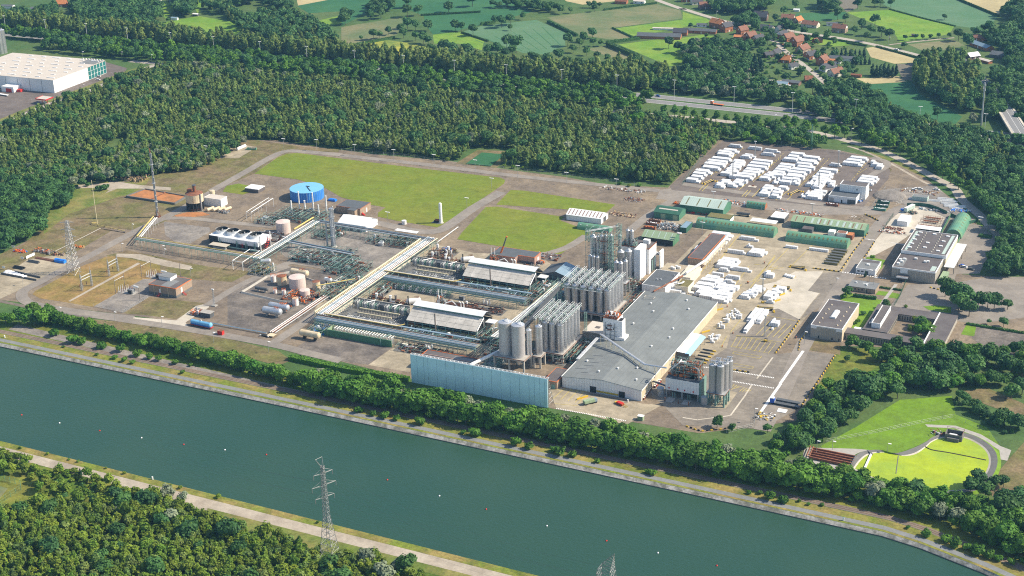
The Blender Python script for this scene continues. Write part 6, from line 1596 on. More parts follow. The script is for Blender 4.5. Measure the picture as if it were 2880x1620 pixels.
for(k,x,y,lab)in(('q1',1750,1000,'group of white upright cylinders on the low roof behind the blue screen'),(dj,1545,1165,'group of white upright cylinders on the paved court between the units')):
 p=G(k,x,y);t=TH('gas_cylinders',lab,'cylinder group',p)
 for i in range(4):Cy((p.x-1.8+i*1.2,p.y+(i%2),0),(p.x-1.8+i*1.2,p.y+(i%2),3.6-(i%3)*.5),.5,.5,10).B('cylinder',aa,t)
 MB().tube([(p.x-2,p.y-.7,0),(p.x-2,p.y-.7,3.8),(p.x+2,p.y-.7,4.2)],.16,6).B('manifold',ac,t)
p=G(dj,1280,1195);SH(aD,'small rusty heap on the paved court between the units',p,5,2,.8,73,(ah,ba),24)
p=G(dj,940,350);SH('blue_machinery','bright blue machinery beside the far end of the main rack',p,6,5,2.6,74,(a6,a7,a6),46,'machinery')
p=G(dj,1070,380);tag(Bx(p.x-1.4,p.y-.1,0,p.x+1.4,p.y+.1,3).B('screen',a8),'pale green screen panel beside the blue machinery','screen')
PU('vessel_row','row of pale upright vessels along the far right side of the main rack',-76,26,-60,42,4.,75,110,(aa,ac,ah,aq),False,7,drums=False)
PU('vessel_row','pale pipes and vessels along the right side of the main rack near the cable tray',-77,-52,-70,-26,4.,76,120,(aa,ac,ah,af),True,5,levels=1)
p=G(dj,1735,490)
t=TH('mobile_crane','red telescopic crane boom raised beside the pink brick building','crane',p)
tip=G(dj,1845,150,16.);e1=Vector(p).lerp(tip,.62)
Cy((p.x,p.y,1.5),(e1.x,e1.y,e1.z),.75,.6,6).B('boom',ag,t)
Cy(e1,tip,.5,.42,6).B('inner_boom',ae,t);Cy(tip,tip+Vector((.5,0,.9)),.6,.5,6).B('boom_head',ag,t)
Bx(p.x-3.5,p.y-1.3,.6,p.x+3.5,p.y+1.3,1.5).B('chassis',ag,t);Bx(p.x+1.8,p.y-1.2,1.5,p.x+3.8,p.y+1.2,2.9).B('cab',ag,t)
for dx in(-2.6,-1,1,2.6):Cy((p.x+dx,p.y-1.35,.55),(p.x+dx,p.y+1.35,.55),.55,.55,12).B(cY,au,t)
b=FB('control_house','long pink brick building with dark flat roof and orange edge beside the lawn',-33,41.5,-3,51.5,4.9,b5,an,ag,.25,.1,openings=[(bB,'E',4.5,7,0,3.2,ab)])
Bx(-33,36.8,0,-15,41.5,4.85).B(cP,b5,b);Bx(-33.1,36.6,4.86,-14.9,41.7,5.02).B('wing_roof',an,b);Bx(-33.2,36.5,4.6,-14.8,36.6,5.).B('wing_edge',ag,b)
for x,y in((-29,36.8),(-24,36.8),(-19,36.8),(-12,41.5),(-7,41.5)):Bx(x-.12,y-.12,0,x+.12,y,4.6).B('pilaster',aX,b)
Bx(-14,41.2,0,-4,41.45,1.4).B(dg,ae,b)
PU('handrail_stair','orange steps and rails at the right end of the pink brick building',-2.5,43,1.5,46.5,1.6,78,30,(ag,ah,ac),False,0)
SH(aD,'rusty bits scattered before the pink brick building',G(dj,2230,575),12,3,.7,79,(ah,ac,au),40)
# blue acoustic screen
t=TH('blue_screen','long tall light blue sheet screen along the canal trees','screen wall',(47,-143.3,0))
edges=[5.5,9.6,13.8,16.4,22.,27.6,33.2,38.8,44.4,50.,55.6,61.2,66.8,72.4,78.,81.2,84.4,87.2,89.]
for a,b_ in zip(edges,edges[1:]):Bx(a,-143.6,0,b_-.16,-143.2,17.2).B('sheet_panel','blue_sheet',t)
m=MB()
for a in edges:m.bar((a-.08,-143.1,0),(a-.08,-143.1,17.2),.16)
m.B(b1,ac,t)
m=MB();n=34
for k in range(n+1):
 x=5.5+83.5*k/n;m.bar((x,-143.3,17.4),(x,-141.6,17.4),.1)
 if k<n:m.bar((x,-143.3,17.4),(x+83.5/n,-141.6,17.4),.07)
for y in(-143.3,-141.6):m.bar((5.5,y,17.4),(89,y,17.4),.13)
m.B('top_truss',aa,t)
for x in(6,20,34,48,62,76,89.2):
 m=MB();m.bar((x,-143,17),(x,-136.5,0),.18);m.bar((x,-142.8,0),(x,-142.8,17),.15)
 for k in range(5):
  z=2+k*3;yy=-143+6.5*(1-z/17);m.bar((x,-142.9,z),(x,yy,z),.09);m.bar((x,-142.9,z+3),(x,yy,z),.08)
 m.B('brace',ae if x<80 else ac,t)
b=FB('pump_house','low building with reddish parapet behind the left half of the blue screen',-1,-125.5,32,-112,5.2,b5,aE,ag,.25,.3)
Bx(18,-123,5.33,30,-114,5.38).B(bP,bc,b);Bx(-.5,-118,5.33,30,-117.6,5.6).B('kerb',b5,b)
t=TH('exhaust_duct','thick white elbowed duct behind the blue screen',do,(38,-118,0))
MB().tube([(43,-97.5,8),(34,-125,8),(35.5,-127.5,8),(44,-128.5,8),(47,-129,7.5),(47,-129,4)],.95,12).B(do,aa,t)
m=MB()
for q in[(41,-104),(37.5,-115),(34.5,-124),(42,-128.5)]:m.bar((q[0],q[1],0),(q[0],q[1],7.2),.22)
m.B('support',af,t)
PU('duct_walkway','green walkway frame round the elbow of the white duct',42,-133,51,-126,6.5,81,40,(aa,ac,af),True,1)
PU('steel_structure','green steel frames between the duct and the tall front silos',34,-114,44,-97,4.,82,60,(af,ac,al),True,0,levels=2)
# silos
def PF(label,x0,y0,x1,y1,z,nx,ny,edge=ah,mat=aK,t_=.9):
 t=TH('silo_platform',label,'platform',((x0+x1)/2,(y0+y1)/2,0))
 Bx(x0,y0,z-t_,x1,y1,z).B('slab',mat,t)
 m=MB();e=.08
 m.box(x0-e,y0-e,z-.35,x1+e,y0-.002,z+.06);m.box(x1+.002,y0-e,z-.35,x1+e,y1+e,z+.06);m.B('edge_beam',edge,t)
 for i in range(nx):
  for j in range(ny):
   x,y=x0+.6+(x1-x0-1.2)*i/max(nx-1,1),y0+.6+(y1-y0-1.2)*j/max(ny-1,1)
   Bx(x-.45,y-.45,0,x+.45,y+.45,z-t_-.002).B('leg',mat,t)
 return t
PF('tall concrete platform on legs under the two big front silos',41,-112,60.5,-100.5,9,3,2)
silo('left one of the two big brownish front silos behind the blue screen',46.4,-106.2,3.74,9,28.4,db,cone=.28,n=32)
silo('right one of the two big brownish front silos behind the blue screen',54.8,-107.,3.74,9,28.4,db,cone=.28,n=32)
silo('slim pale silo right behind the two big front silos',59.3,-102.6,1.6,8,24,bu,cone=.5)
PF('concrete platform under the single silo and the slim one right of the big pair',60.8,-101.3,65.8,-94,7.5,2,2)
silo('single silver silo standing between the big pair and the front cluster',63.1,-97.4,2.06,7.5,24.8,bu,'front cluster silos')
PF('rusty edged platform under the front silo cluster',56.5,-91,75,-62,6,4,6)
for i,y in enumerate((-87.6,-82.6,-77.8,-73.,-68.2,-63.9)):
 for j,x in enumerate((58.8,62.9,67.3,72.)):
  if i==0 and j==0:continue
  lab='front right corner silver silo of the front cluster' if(i,j)==(0,3)else 'silver silo in the right hand row of the front cluster' if j==3 else 'silver silo in the front row of the front cluster' if i==0 else 'silver silo inside the front cluster under the white gantries'
  silo(lab,x,y,1.98,6,23.2,bu,'front cluster silos')
PF('rusty edged platform under the big rear silo block',46,-27,79,-1,4,6,5)
for i,y in enumerate((-23.6,-18.6,-13.6,-8.6,-3.8)):
 for j,x in enumerate((49.,54.,59.4,64.8,70.1,75.2)):
  lab='front right corner silo of the big rear silo block' if(i,j)==(0,5)else 'silo in the long front row of the big rear silo block' if i==0 else 'silo in the right hand row of the big rear silo block' if j==5 else 'silo inside the big rear silo block under the white gantries'
  silo(lab,x,y,2.2,4,19.6+(i*.35 if j==5 else 0),bu,'big rear silo block')
def TG(label,x0,x1,y,z,n,along='x',h=2.6,w=1.3):

 t=TH('silo_gantry',label,'gantry',((x0+x1)/2,y,z)if along=='x' else(y,(x0+x1)/2,z),0,'silo top gantries')
 def P(u,v,z_):return(u,y+v,z_)if along=='x' else(y+v,u,z_)
 m=MB()
 for k in range(n+1):
  u=x0+(x1-x0)*k/n
  for s in(-w/2,w/2):m.bar(P(u,s,z),P(u,s,z+h),.07)
  m.bar(P(u,-w/2,z+h),P(u,w/2,z+h),.09)
 for s in(-w/2,w/2):
  m.bar(P(x0,s,z+h),P(x1,s,z+h),.09);m.bar(P(x0,s,z+h*.5),P(x1,s,z+h*.5),.06)
 m.B(cW,aa,t)
 for k,mt in enumerate((ac,af)):
  Cy(P(x0,-.4+k*.8,z+h*.55),P(x1,-.4+k*.4,z+h*.55),.13,.13,5).B('pipe',mt,t)
 m=MB();m.box(*(P(x0,-w/4,z+.25)),*(P(x1,w/4,z+.3)))if along=='x' else m.box(y-w/4,x0,z+.25,y+w/4,x1,z+.3)
 m.B('grating',ae,t)
 return t
for i,x in enumerate((57.,60.8,65.,69.6,74.)):TG('white pipe gantry over the front silo cluster, '+('leftmost','second from left','middle','second from right','rightmost')[i],-90,-62,x,23.9,7,'y')
for i,x in enumerate((46.5,51.5,56.7,62.1,67.4,72.7,77.2)):TG('white pipe gantry over the big rear silo block, '+('far left','second from left','third from left','middle','third from right','second from right','far right')[i],-26,-1,x,20.3,6,'y')
rg=random.Random(5)
def top_fittings(label,pts,z,seed):
 rg=random.Random(seed);t=TH('silo_fittings',label,bH,(pts[0][0],pts[0][1],z))
 for mt in(aa,ac,af):
  m=MB()
  for x,y in pts:
   for k in range(3):
    a,b_=x+rg.uniform(-1.8,1.8),y+rg.uniform(-1.8,1.8);h=rg.uniform(.6,2.2)
    m.tube([(a,b_,z),(a,b_,z+h),(a+rg.uniform(-.8,.8),b_+rg.uniform(-.8,.8),z+h+.3),(a+rg.uniform(-1,1),b_+rg.uniform(-1,1),z+h*.4)],.13,5)
   if mt==aa:m.cyl((x+.6,y,z),(x+.6,y,z+rg.uniform(.8,1.5)),.55,.45,8)
  o=m.B(bH,mt,t);o[bn]=b7
 return t
top_fittings('bent pipes, filters and hatches on the tops of the front silo cluster',[(x,y)for y in(-87.6,-82.6,-77.8,-73.,-68.2,-63.9)for x in(58.8,62.9,67.3,72.)],24.,4)
top_fittings('bent pipes, filters and hatches on the tops of the big rear silo block',[(x,y)for y in(-23.6,-18.6,-13.6,-8.6,-3.8)for x in(49.,54.,59.4,64.8,70.1,75.2)],20.4,5)
t=TH('silo_walkway','green walkway with rails round the front edge of the big rear silo block','walkway',(62,-27,18))
m=MB();m.box(47,-27.2,18.6,73,-26.,18.75)
m.B('deck',ac,t);m=MB()
for k in range(14):m.bar((47+k*2,-27.2,18.7),(47+k*2,-27.2,19.9),.06)
m.bar((47,-27.2,19.9),(73,-27.2,19.9),.07);m.bar((47,-27.2,19.3),(73,-27.2,19.3),.06);m.B('railing',af,t)
PU('stair_tower','green steel stair tower at the left side of the big rear silo block',40.5,-26,45.5,-19,20,83,60,(af,ac),True,0,levels=7)
rack(cU,'bundle of silver product lines rising along the left of the silo clusters',(34,-96),(38.5,-28),5,12,7,[(2,12.4,.3,aa),(1.2,12.3,.25,ac),(.3,12.4,.3,aa),(-.7,12.3,.28,ac),(-1.8,12.4,.3,aa)],af,tiers=4)
t=TH('belt_gallery','sloping grey covered gallery left of the silo clusters','gallery',(46,-50,0))
a,b_=Vector((51,-96,19)),Vector((45,-29,19));nn=Vector((1.1,.1,0))
MB().prism([xy(a-nn),xy(a+nn),xy(b_+nn),xy(b_-nn)],17.5,19.2).B(di,ae,t)
m=MB()
for k in range(9):
 q=a.lerp(b_,(k+.5)/9);m.bar((q.x-1,q.y,0),(q.x-1,q.y,17.5),.16);m.bar((q.x+1,q.y,0),(q.x+1,q.y,17.5),.16)
m.B('trestle',af,t)
TG('white pipe gantry above the grey gallery left of the silo clusters',-94,-28,45.5,19.3,12,'y',2.8,1.4)
rack(cU,'cream and rusty pipes at ground level between the rear shed and the silo block',(28,-62),(30,8),4,4.5,6,[(1.4,4.9,.3,aq),(.4,4.8,.25,aa),(-.5,4.8,.25,ah),(-1.5,4.9,.28,aq)],af,tiers=2)
a,b_=(34,-36),(46,-5)
vessel('blue_line','fat blue grey pipe sloping between the rear shed and the rear silo block',(38,-34,7),(43,2,9),.8,al,af,'pipe')
b=hall('blue_roof_hall','open hall with dark blue and pale blue sheet roof left of the rear silos',14,14,34,31,6.4,9.6,'y',ae,an)
MB().quad([(24.1,13.6,9.75),(34.4,13.6,6.55),(34.4,31.4,6.55),(24.1,31.4,9.75)]).B(b6,al,b)
for k in range(6):Bx(14.5+k*3.8,13.7,0,14.9+k*3.8,13.98,6.4).B(bY,af,b)
PU('steel_structure','tall green steel frame holding the high rear silos',37,33,56,46,31,84,120,(af,aa,ah,ac),True,2,levels=6)
for(x,y,r,z0,z1,lab)in[(40.5,37.6,2.34,12,27.3,'widest high silo at the left of the tall rear steel frame'),(44.4,36.6,.95,12,28.2,'thin high silo next to the widest one in the tall rear frame'),(46.9,36.4,1.2,12,29,'second thin high silo in the tall rear frame'),(49.4,37,1.1,12,29.4,'third thin high silo in the tall rear frame'),(52.4,38.5,1.1,12,29.6,'rightmost thin high silo in the tall rear frame'),(42.,29.,1.27,8,17.5,'short silo in front of the tall rear frame'),(44.4,28.6,1.27,8,17.5,'second short silo in front of the tall rear frame'),(46.6,29.8,1.4,8,17,'third short silo in front of the tall rear frame'),(63.8,39.9,2.3,2,19.8,'tall silver silo beside the white slab tower'),(57.5,42.5,2.3,6,17.5,'silver silo behind the one beside the white slab tower'),(64.4,17.5,1.6,8,20.6,'slim silo at the right rear corner of the silo block'),(67.6,16.8,1.6,8,20.9,'second slim silo at the right rear corner of the silo block'),(69.8,19.6,1.3,8,21.5,'third slim silo at the right rear corner of the silo block'),(57.3,55.2,1.3,18,27.6,'left silo standing high on the white building'),(60.2,55.,1.3,18,27.6,'right silo standing high on the white building'),(54.2,49,1.2,12,26,'thin silo behind the green lattice of the rear frame')]:
 silo(lab,x,y,r,z0,z1,bu,cone=.7)
t=TH('lattice_girder','green lattice stair girder on the right of the tall rear frame','lattice tower',(54,34,0))
m=MB();lattice(m,(54,34),8,31,2.6,2.6,9,.16);m.B(cX,af,t);m=MB();lattice(m,(38,34.5),25,33,2.4,2.4,3,.14);lattice(m,(55.5,45),25,35,2.6,2.6,4,.14);m.B(cX,af,t)
m=MB();m.bar((37,33,31.5),(56,46,33.5),.2);m.bar((37,35,31.5),(54,46.5,33.5),.2);m.B('top_beam',aa,t)
PF('platform carrying the tall silver silo beside the white slab tower',60.5,37,67,43.5,2,2,2)
PF('steel platform under the slim silos at the rear corner of the silo block',61.5,14.5,72,22,8,3,2,ah,ac,.4)
PF('platform under the short silos before the tall rear frame',40,26.5,49,32,8,3,2,ah,ac,.4)
t=TH('extrusion_building','white tower building with a rusty roof edge behind the rear silos',cf,(64,55,0))
Bx(52,52.5,0,73,66,17.5).B(bO,ab,t);Bx(52.2,52.7,17.5,72.8,65.8,17.65).B(aT,aE,t)
m=MB();m.box(51.9,52.4,17.3,73.1,52.7,18.);m.box(72.8,52.7,17.3,73.1,66.1,18.);m.B('parapet',ah,t)
Bx(67.2,41,0,71.2,52.49,21).B('slab_tower',ab,t)
Bx(73.02,56,0,73.12,63,9.5).B('loading_opening',ae,t)
Bx(73.13,57.,1,73.4,58.2,8).B(cW,af,t);Bx(73.13,61.,0,73.4,62.2,9).B(cW,af,t)
Bx(76.,63,0,77.,69,12.5).B('screen_wall',ab,t)
m=MB();m.prism([(66,60),(70,60),(70,63),(66,63)],17.66,20.4);m.B('roof_hatch',ab,t)
PU('roof_plant','pipework frame on the roof of the white tower building under the high silos',54,53.5,63,57.5,4,85,60,(af,ac,ah),True,1,shade_slab=False)
for o in[bpy.data.objects[n_]for n_ in bpy.data.objects.keys()if n_.startswith('roof_plant')]:o.location.z=17.7
b=FB('grey_annex','grey flat roofed annex with white walls behind the big warehouse',80.5,20,96,46.5,7.,ab,an,ab,.4,.25)
Cy((87,30,7.2),(87,30,7.9),.7,.6,10).B(bx,ac,b);Cy((89,31,7.2),(89,31,7.9),.7,.6,10).B(bx,ac,b)
for y in(24,40):Cy((94.5,y,7.2),(94.5,y,8.4),.35,.35,8).B(bx,ac,b)
b=FB('tan_roof_annex','low annex with a tan gravel roof between the white tower and the yard',80,50,94,68,3.4,ap,aH,b4,.3,.2)
for q in((86,60),(88.5,62),(90.5,61),(88,58.5)):Bx(q[0]-.8,q[1]-.8,3.55,q[0]+.8,q[1]+.8,4.9).B('cooling_unit',aa,b)
b=FB('brown_roof_annex','small block with a brown mossy roof beside the white pallets',98.5,31,107,43,4.5,ap,cl,ap,.4,.3)
MB().tube([(97.5,33,5),(100,31.5,6),(102,33,6),(102.5,36,6),(101,38,5)],.5,10).B('white_duct',aa,b)
t=TH('cream_canopy','cream walled loading passage behind the grey annex',cf,(99,55,0))
Bx(96.5,44,0,104,64,5.5).B(bO,ap,t);Bx(96.4,43.9,5.5,104.1,64.1,5.7).B(aT,ap,t)
t=TH('covered_conveyor','long white covered pipe bridge running along the brown roofed block to the grey annex','pipe bridge',(104,85,0))
m=Cy((100,47,7.2),(104.5,72,7.2),.8,.8,8);m.B(do,aa,t);Cy((104.5,72,7.2),(104,121,7.2),.8,.8,8).B(do,aa,t)
Cy((99,44,6.4),(92,10,8.),.5,.5,8).B(do,ah,t)
m=MB()
for k in range(10):m.bar((104.4,74+k*5,0),(104.4,74+k*5,6.6),.16)
m.B(b1,aa,t)
b=FB('brown_roof_block','long narrow block with dark brown roof and orange edge beside the yard',91.5,75,101.5,122,6.2,aY,aE,ag,.25,.1)
for k in range(8):OS('E',91.5,75,101.5,122,3+k*5.4,5.6+k*5.4,3.6,5.2,.05).B(a3,ap,b)
Bx(101.6,75.5,2.4,103.4,121.5,2.6).B('loading_canopy',ap,b)
# big warehouse
t=TH('warehouse','very large warehouse with a shallow grey roof and pale walls beside the silos','warehouse',(109,-53,0))
X0,X1,Y0,Y1,XR=86,132.6,-117.4,11.5,109.5
Bx(X0,Y0,0,X1,Y0+.5,6.6).B('front_wall',bd,t)
MB().quad([(X0,Y0,6.6),(X1,Y0,6.6),(XR,Y0,8.7)]).B('front_gable',bd,t)
n=18
for i in range(n):
 a,b_=Y0+.5+(Y1-Y0-.5)*i/n,Y0+.5+(Y1-Y0-.5)*(i+1)/n-.06
 Bx(X1-.4,a,0,X1,b_,6.6).B(bA,aX,t)
Bx(X0,Y0+.5,0,X0+.4,Y1,6.6).B('side_wall',cC,t);Bx(X0+.4,Y1-.4,0,X1-.4,Y1,6.6).B('rear_wall',aX,t)
for q,nm in(([(X0-.2,Y0-.2,6.62),(XR,Y0-.2,8.85),(XR,Y1+.2,8.85),(X0-.2,Y1+.2,6.62)],aT),([(XR,Y0-.2,8.85),(X1+.2,Y0-.2,6.62),(X1+.2,Y1+.2,6.62),(XR,Y1+.2,8.85)],aT)):
 m=MB().quad(q);m.quad([(p[0],p[1],p[2]-.3)for p in reversed(q)]);m.B(nm,'membrane_roof',t)
m=MB();m.box(X0-.35,Y0-.35,6.3,X0-.2,Y1+.3,6.95);m.box(X1+.2,Y0-.35,6.3,X1+.35,Y1+.3,6.95);m.B('gutter',ab,t)
for x,y in[(92,-96),(97.5,-70),(98,-40),(97,-8),(103,-20),(121.5,-95),(119,-66),(122,-38),(121,-8),(116,3),(126,-108),(124,-50),(112.5,-101),(104,-108)]:
 z=6.62+2.23*(1-abs(x-XR)/23.2)
 m=Cy((x,y,z-.1),(x,y,z+.7),.45,.45,10);m.dome((x,y,z+.7),.7,.4,10,3);m.B(bx,ab,t)
for u0,u1 in((16.5,20.2),(33.4,37)):OS('S',X0,Y0,X1,Y1,u0,u1,0,3.8).B(bB,au,t)
OS('S',X0,Y0,X1,Y1,20.4,33.2,.9,1.9,.14).B('bumper_rail',aG,t)
for k in range(16):
 rgk=random.Random(k+40);x=rgk.uniform(88,104);y=-113+k*2.3;L=rgk.uniform(3,9)
 x1_=min(x+L,108.5);P=[(u,v,6.66+2.23*(u-X0)/23.5)for u,v in((x,y),(x1_,y),(x1_,y+.8),(x,y+.8))]
 MB().quad(P).B('felt_patch',an if k%2 else bc,t)
t2=TH('roof_rack','small metal frame on the rear left of the warehouse roof',cW,(92,2,8))
m=MB()
for a in((90,-1),(96,-1),(90,2),(96,2)):m.bar((a[0],a[1],6.8),(a[0],a[1],8.2),.1)
m.bar((90,-1,8.2),(96,-1,8.2),.12);m.bar((90,2,8.2),(96,2,8.2),.12);m.bar((90,-1,8.2),(90,2,8.2),.12);m.bar((96,-1,8.2),(96,2,8.2),.12);m.B(cW,aR,t2)
t=TH('roof_conveyor','long shiny conveyor tube crossing the warehouse roof on trestles','conveyor',(115,-80,8))
a,b_,c=Vector((92.5,-65,11.5)),Vector((125.5,-88,10.2)),Vector((143,-92,11.5))
P0=G(dc,0,375,11);P1=G(dc,600,775,10);P2=G(dc,940,830,11)
a,b_,c=P0,P1,P2
a=G('q2',1760,590,12.5)
Cy(a,b_,.5,.5,8).B('tube',aS,t);Cy(b_,c,.5,.5,8).B('tube',aS,t)
Cy(a+Vector((.8,.8,-.3)),b_+Vector((.8,.8,-.3)),.3,.3,6).B('tube',aS,t)
for k in range(8):
 q=a.lerp(b_,(k+.5)/8);m=MB()
 for s in(-.9,.9):m.bar((q.x+s,q.y+s,6.9),(q.x+s,q.y+s,q.z),.13)
 m.bar((q.x-.9,q.y-.9,q.z-.6),(q.x+.9,q.y+.9,q.z-.6),.12);m.B('trestle',aq,t)
for k in range(3):
 q=b_.lerp(c,(k+.5)/3);m=MB()
 for s in(-.9,.9):m.bar((q.x+s*.3,q.y+s,6.),(q.x+s*.3,q.y+s,q.z),.13)
 m.B('trestle',aq,t)
d0=G('q2',1700,640,11);d1=G('q2',1400,960,8)
t=TH(cU,'bundle of silver tubes running down the left edge of the warehouse roof',cA,((d0.x+d1.x)/2,(d0.y+d1.y)/2,8))
for k in range(4):Cy(d0+Vector((k*.55,0,0)),d1+Vector((k*.55,0,0)),.2,.2,6).B('tube',aS,t)
Cy(d0,G('q2',1880,680,9.5),.25,.25,6).B('tube',aS,t)
t=TH('blending_tower','white square tower with red fittings standing on the warehouse edge','tower',(94,-60,0))
Bx(88.5,-63.5,6,97.5,-55.5,20).B(bO,ab,t)
Bx(97.,-63.6,6,100.2,-58.5,19.5).B('stair_shaft',ab,t);Bx(97.4,-63.2,19.5,99.8,-58.9,19.6).B(aT,au,t)
Bx(96,-64.5,6.8,102,-58,9.6).B('base_block',ab,t)
Bx(88.4,-63.6,20,97.,-55.4,20.2).B(aT,ah,t)
m=MB()
for x in(89.8,93,95.6):
 m.bar((x,-63.8,8),(x,-63.8,17.5),.28);
for z in(10,12.6,15.2):m.bar((88.7,-64,z),(97,-64,z),.14)
m.B(bH,ac,t)
for z in(13.2,15.8):Bx(91,-64.1,z,94,-63.7,z+.5).B('fitting',ah,t)
for x in(90,94.6):Bx(x,-63.62,13.4,x+1.1,-63.5,14.5).B(a3,bh,t)
for x in(89.8,92,94.4,96.2):MB().tube([(x,-60,20),(x,-60,22.6),(x+.6,-61,23.2),(x+1.,-62,22)],.22,6).B('vent_pipe',aa,t)
PU('roof_equipment','rusty filters and rails on top of the white square tower',88.8,-63,96.8,-56,1.8,86,46,(ah,ag,aa),False,2,shade_slab=False)
for o in[bpy.data.objects[n_]for n_ in bpy.data.objects.keys()if n_.startswith('roof_equipment')]:o.location.z=20.2
b=FB('tan_filter_building','tan roofed block with white end wall between the front silos and the warehouse',74.5,-61,87.5,-46,8.4,ab,aR,aR,.2,.1)
Bx(74.4,-61.15,0,87.6,-60.99,8.2).B('front_sheet',am,b);Bx(79.5,-55,8.53,82.5,-52,8.6).B('roof_hatch',aE,b)
PU('dust_filters','row of rusty filters and bent ducts behind the tan roofed block',79,-45,88,-33,5,87,130,(ah,aa,ac,au),False,6)
PU('silo_foot_pipes','white pipes and valves at the foot of the front silo cluster',75.5,-88,84,-62,4.5,88,170,(aa,ac,ah,af),True,4,levels=1)
t=TH('green_lattice_mast','pale green lattice ladder mast behind the front silo cluster','lattice tower',(75.5,-59,0));m=MB();lattice(m,(76,-60),0,20,1.3,1.3,12,.08);m.B(cX,af,t)
b=FB('brick_store','small brick store with black roof and orange edge beside the warehouse front',76.8,-121.5,84.5,-104.5,4.6,aY,aE,ag,.25,.12,openings=[(a3,'S',1,2.3,2,3.2,bh),(bB,'S',4.4,6.6,0,2.8,af)])
# loading house, five silos, canopy
t=TH('loading_house','white truck loading house on legs with open pipework deck on top','loading house',(152,-102.5,0))
Bx(142.5,-107,4.4,161.5,-97,11.4).B(bO,bd,t);Bx(142.6,-106.9,11.4,161.4,-97.1,11.55).B(aT,an,t)
for x in(143,152,161):
 for y in(-106.6,-97.4):Bx(x-.35,y-.35,0,x+.35,y+.35,4.39).B('leg',ac,t)
Bx(143.5,-100,0,160.5,-97.8,4.3).B('rear_wall',ae,t)
for x in(146.5,147.8,151.5,155.2,156.4):Cy((x,-106.5,0),(x,-106.5,3.2),.25,.25,8).B('loading_spout',af,t)
for x in(144.6,149.6,153.5,158.4):Bx(x-.35,-107.08,5.3,x+.35,-107.,6.2).B('sign',aw,t)
for x in(146.5,155.5):Bx(x-2,-113,.15,x+2,-107.2,.3).B('weighbridge',aK,t)
for x in(144.3,152,157.7):Bx(x-.2,-112.8,.1,x+.2,-112.4,2.4).B('guard_post',ah,t)
Bx(161.6,-106.5,0,162.6,-97.5,12).B('side_frame',af,t)
p=PU('loading_deck','open steel deck of rusty vessels and silver ducts on the truck loading house',143.2,-103.5,160.5,-97.2,9.,89,260,(ah,ac,aa,ag,af),True,8,levels=3,shade_slab=False)
p.location.z=11.5
MB().tube([(159.5,-98.5,11.6),(160.3,-103.8,13),(160.3,-103.8,17.5),(156,-102,19),(150,-101,19.4)],.45,8).B(do,ac,t)
MB().tube([(145,-98.5,11.6),(145,-103.8,16),(149,-103.8,20),(149,-100,20.4)],.35,8).B(do,aa,t)
for x,y,lab in((139.5,-106.5,'grey round bin left of the truck loading house'),(165,-108,'grey round bin between the loading house and the five silos')):tank('bin',lab,x,y,1.9,4.6,ac,n=16)
rack('pipe_bridge','dark walkway bridge between the warehouse and the truck loading house',(133,-101),(142,-104),1.6,4.6,5,[(0,4.8,.3,ae),(.6,4.8,.25,ac)],ae)
tt=PF('green steel frame under the five ribbed silos by the lorry road',166,-108.3,176.5,-99,7.6,3,3,ah,ac,.4)
for ch in tt.children:
 if ch.name.startswith('leg'):ch.data.materials[0]=MATS[af]
m=MB()
for a,b_ in(((166.6,-107.7),(171.2,-107.7)),((171.2,-107.7),(175.9,-107.7)),((175.9,-107.7),(175.9,-103.6)),((175.9,-103.6),(175.9,-99.6))):
 m.bar((*a,.2),(*b_,6.8),.13);m.bar((*b_,.2),(*a,6.8),.13);m.bar((*a,3.6),(*b_,3.6),.12)
m.B('bracing',af,tt)
for i,(x,y,lab)in enumerate([(168.7,-105.8,'front left ribbed grey silo of the five by the lorry road'),(172.9,-105.8,'front right ribbed grey silo of the five by the lorry road'),(174.2,-101.6,'rear right ribbed grey silo of the five by the lorry road'),(170.2,-101.6,'rear left ribbed grey silo of the five by the lorry road'),(175.2,-98.,'hindmost ribbed grey silo of the five by the lorry road')]):
 t=silo(lab,x,y,1.95,7.6,23.5,db,cone=.35)
 m=MB()
 for k in range(20):
  a=k*6.2832/20;m.box(x+1.95*math.cos(a)-.07,y+1.95*math.sin(a)-.07,7.6,x+1.95*math.cos(a)+.07,y+1.95*math.sin(a)+.07,23.4)
 m.B('rib',ac,t)
 m=MB()
 for k in range(3):m.tube([(x-1+k,y-.5,24.2),(x-1+k,y-.5,25.6),(x-.4+k,y,26.),(x+.2+k*.5,y+.4,24.9)],.28,6)
 m.B('filter_pipe',aS,t)
t=TH('dock_canopy','white and blue loading dock canopy on the right side of the warehouse','canopy',(137,-49,0))
for nm,q,mt in((aT,[(133.2,-63,6.2),(138.2,-63,6.),(138.2,-35.3,6.),(133.2,-35.3,6.2)],ab),(aT,[(138.2,-63,6.),(141.2,-63,4.8),(141.2,-35.3,4.8),(138.2,-35.3,6.)],'canopy_blue')):
 m=MB().quad(q);m.quad([(a,b_,c-.2)for a,b_,c in reversed(q)]);m.B(nm,mt,t)
for y in(-62.5,-53.5,-44.5,-36):Bx(140.8,y-.15,0,141.1,y+.15,4.7).B(b1,ac,t)
Bx(133.2,-62.9,0,140.5,-62.6,5.8).B('end_wall',ae,t)
for i,y in enumerate((-60,-56,-51.5,-47,-43)):
 p=Vector((146,y,0));t=TH('dock_ramp','black and yellow dock guide beside the white and blue canopy','dock guide',p,0,'dock guides')
 Bx(142,y-.25,.15,148,y+.25,.9).B('rail',ae,t);Bx(148,y-.3,.15,150,y+.3,.8).B('end_stop',aG,t)
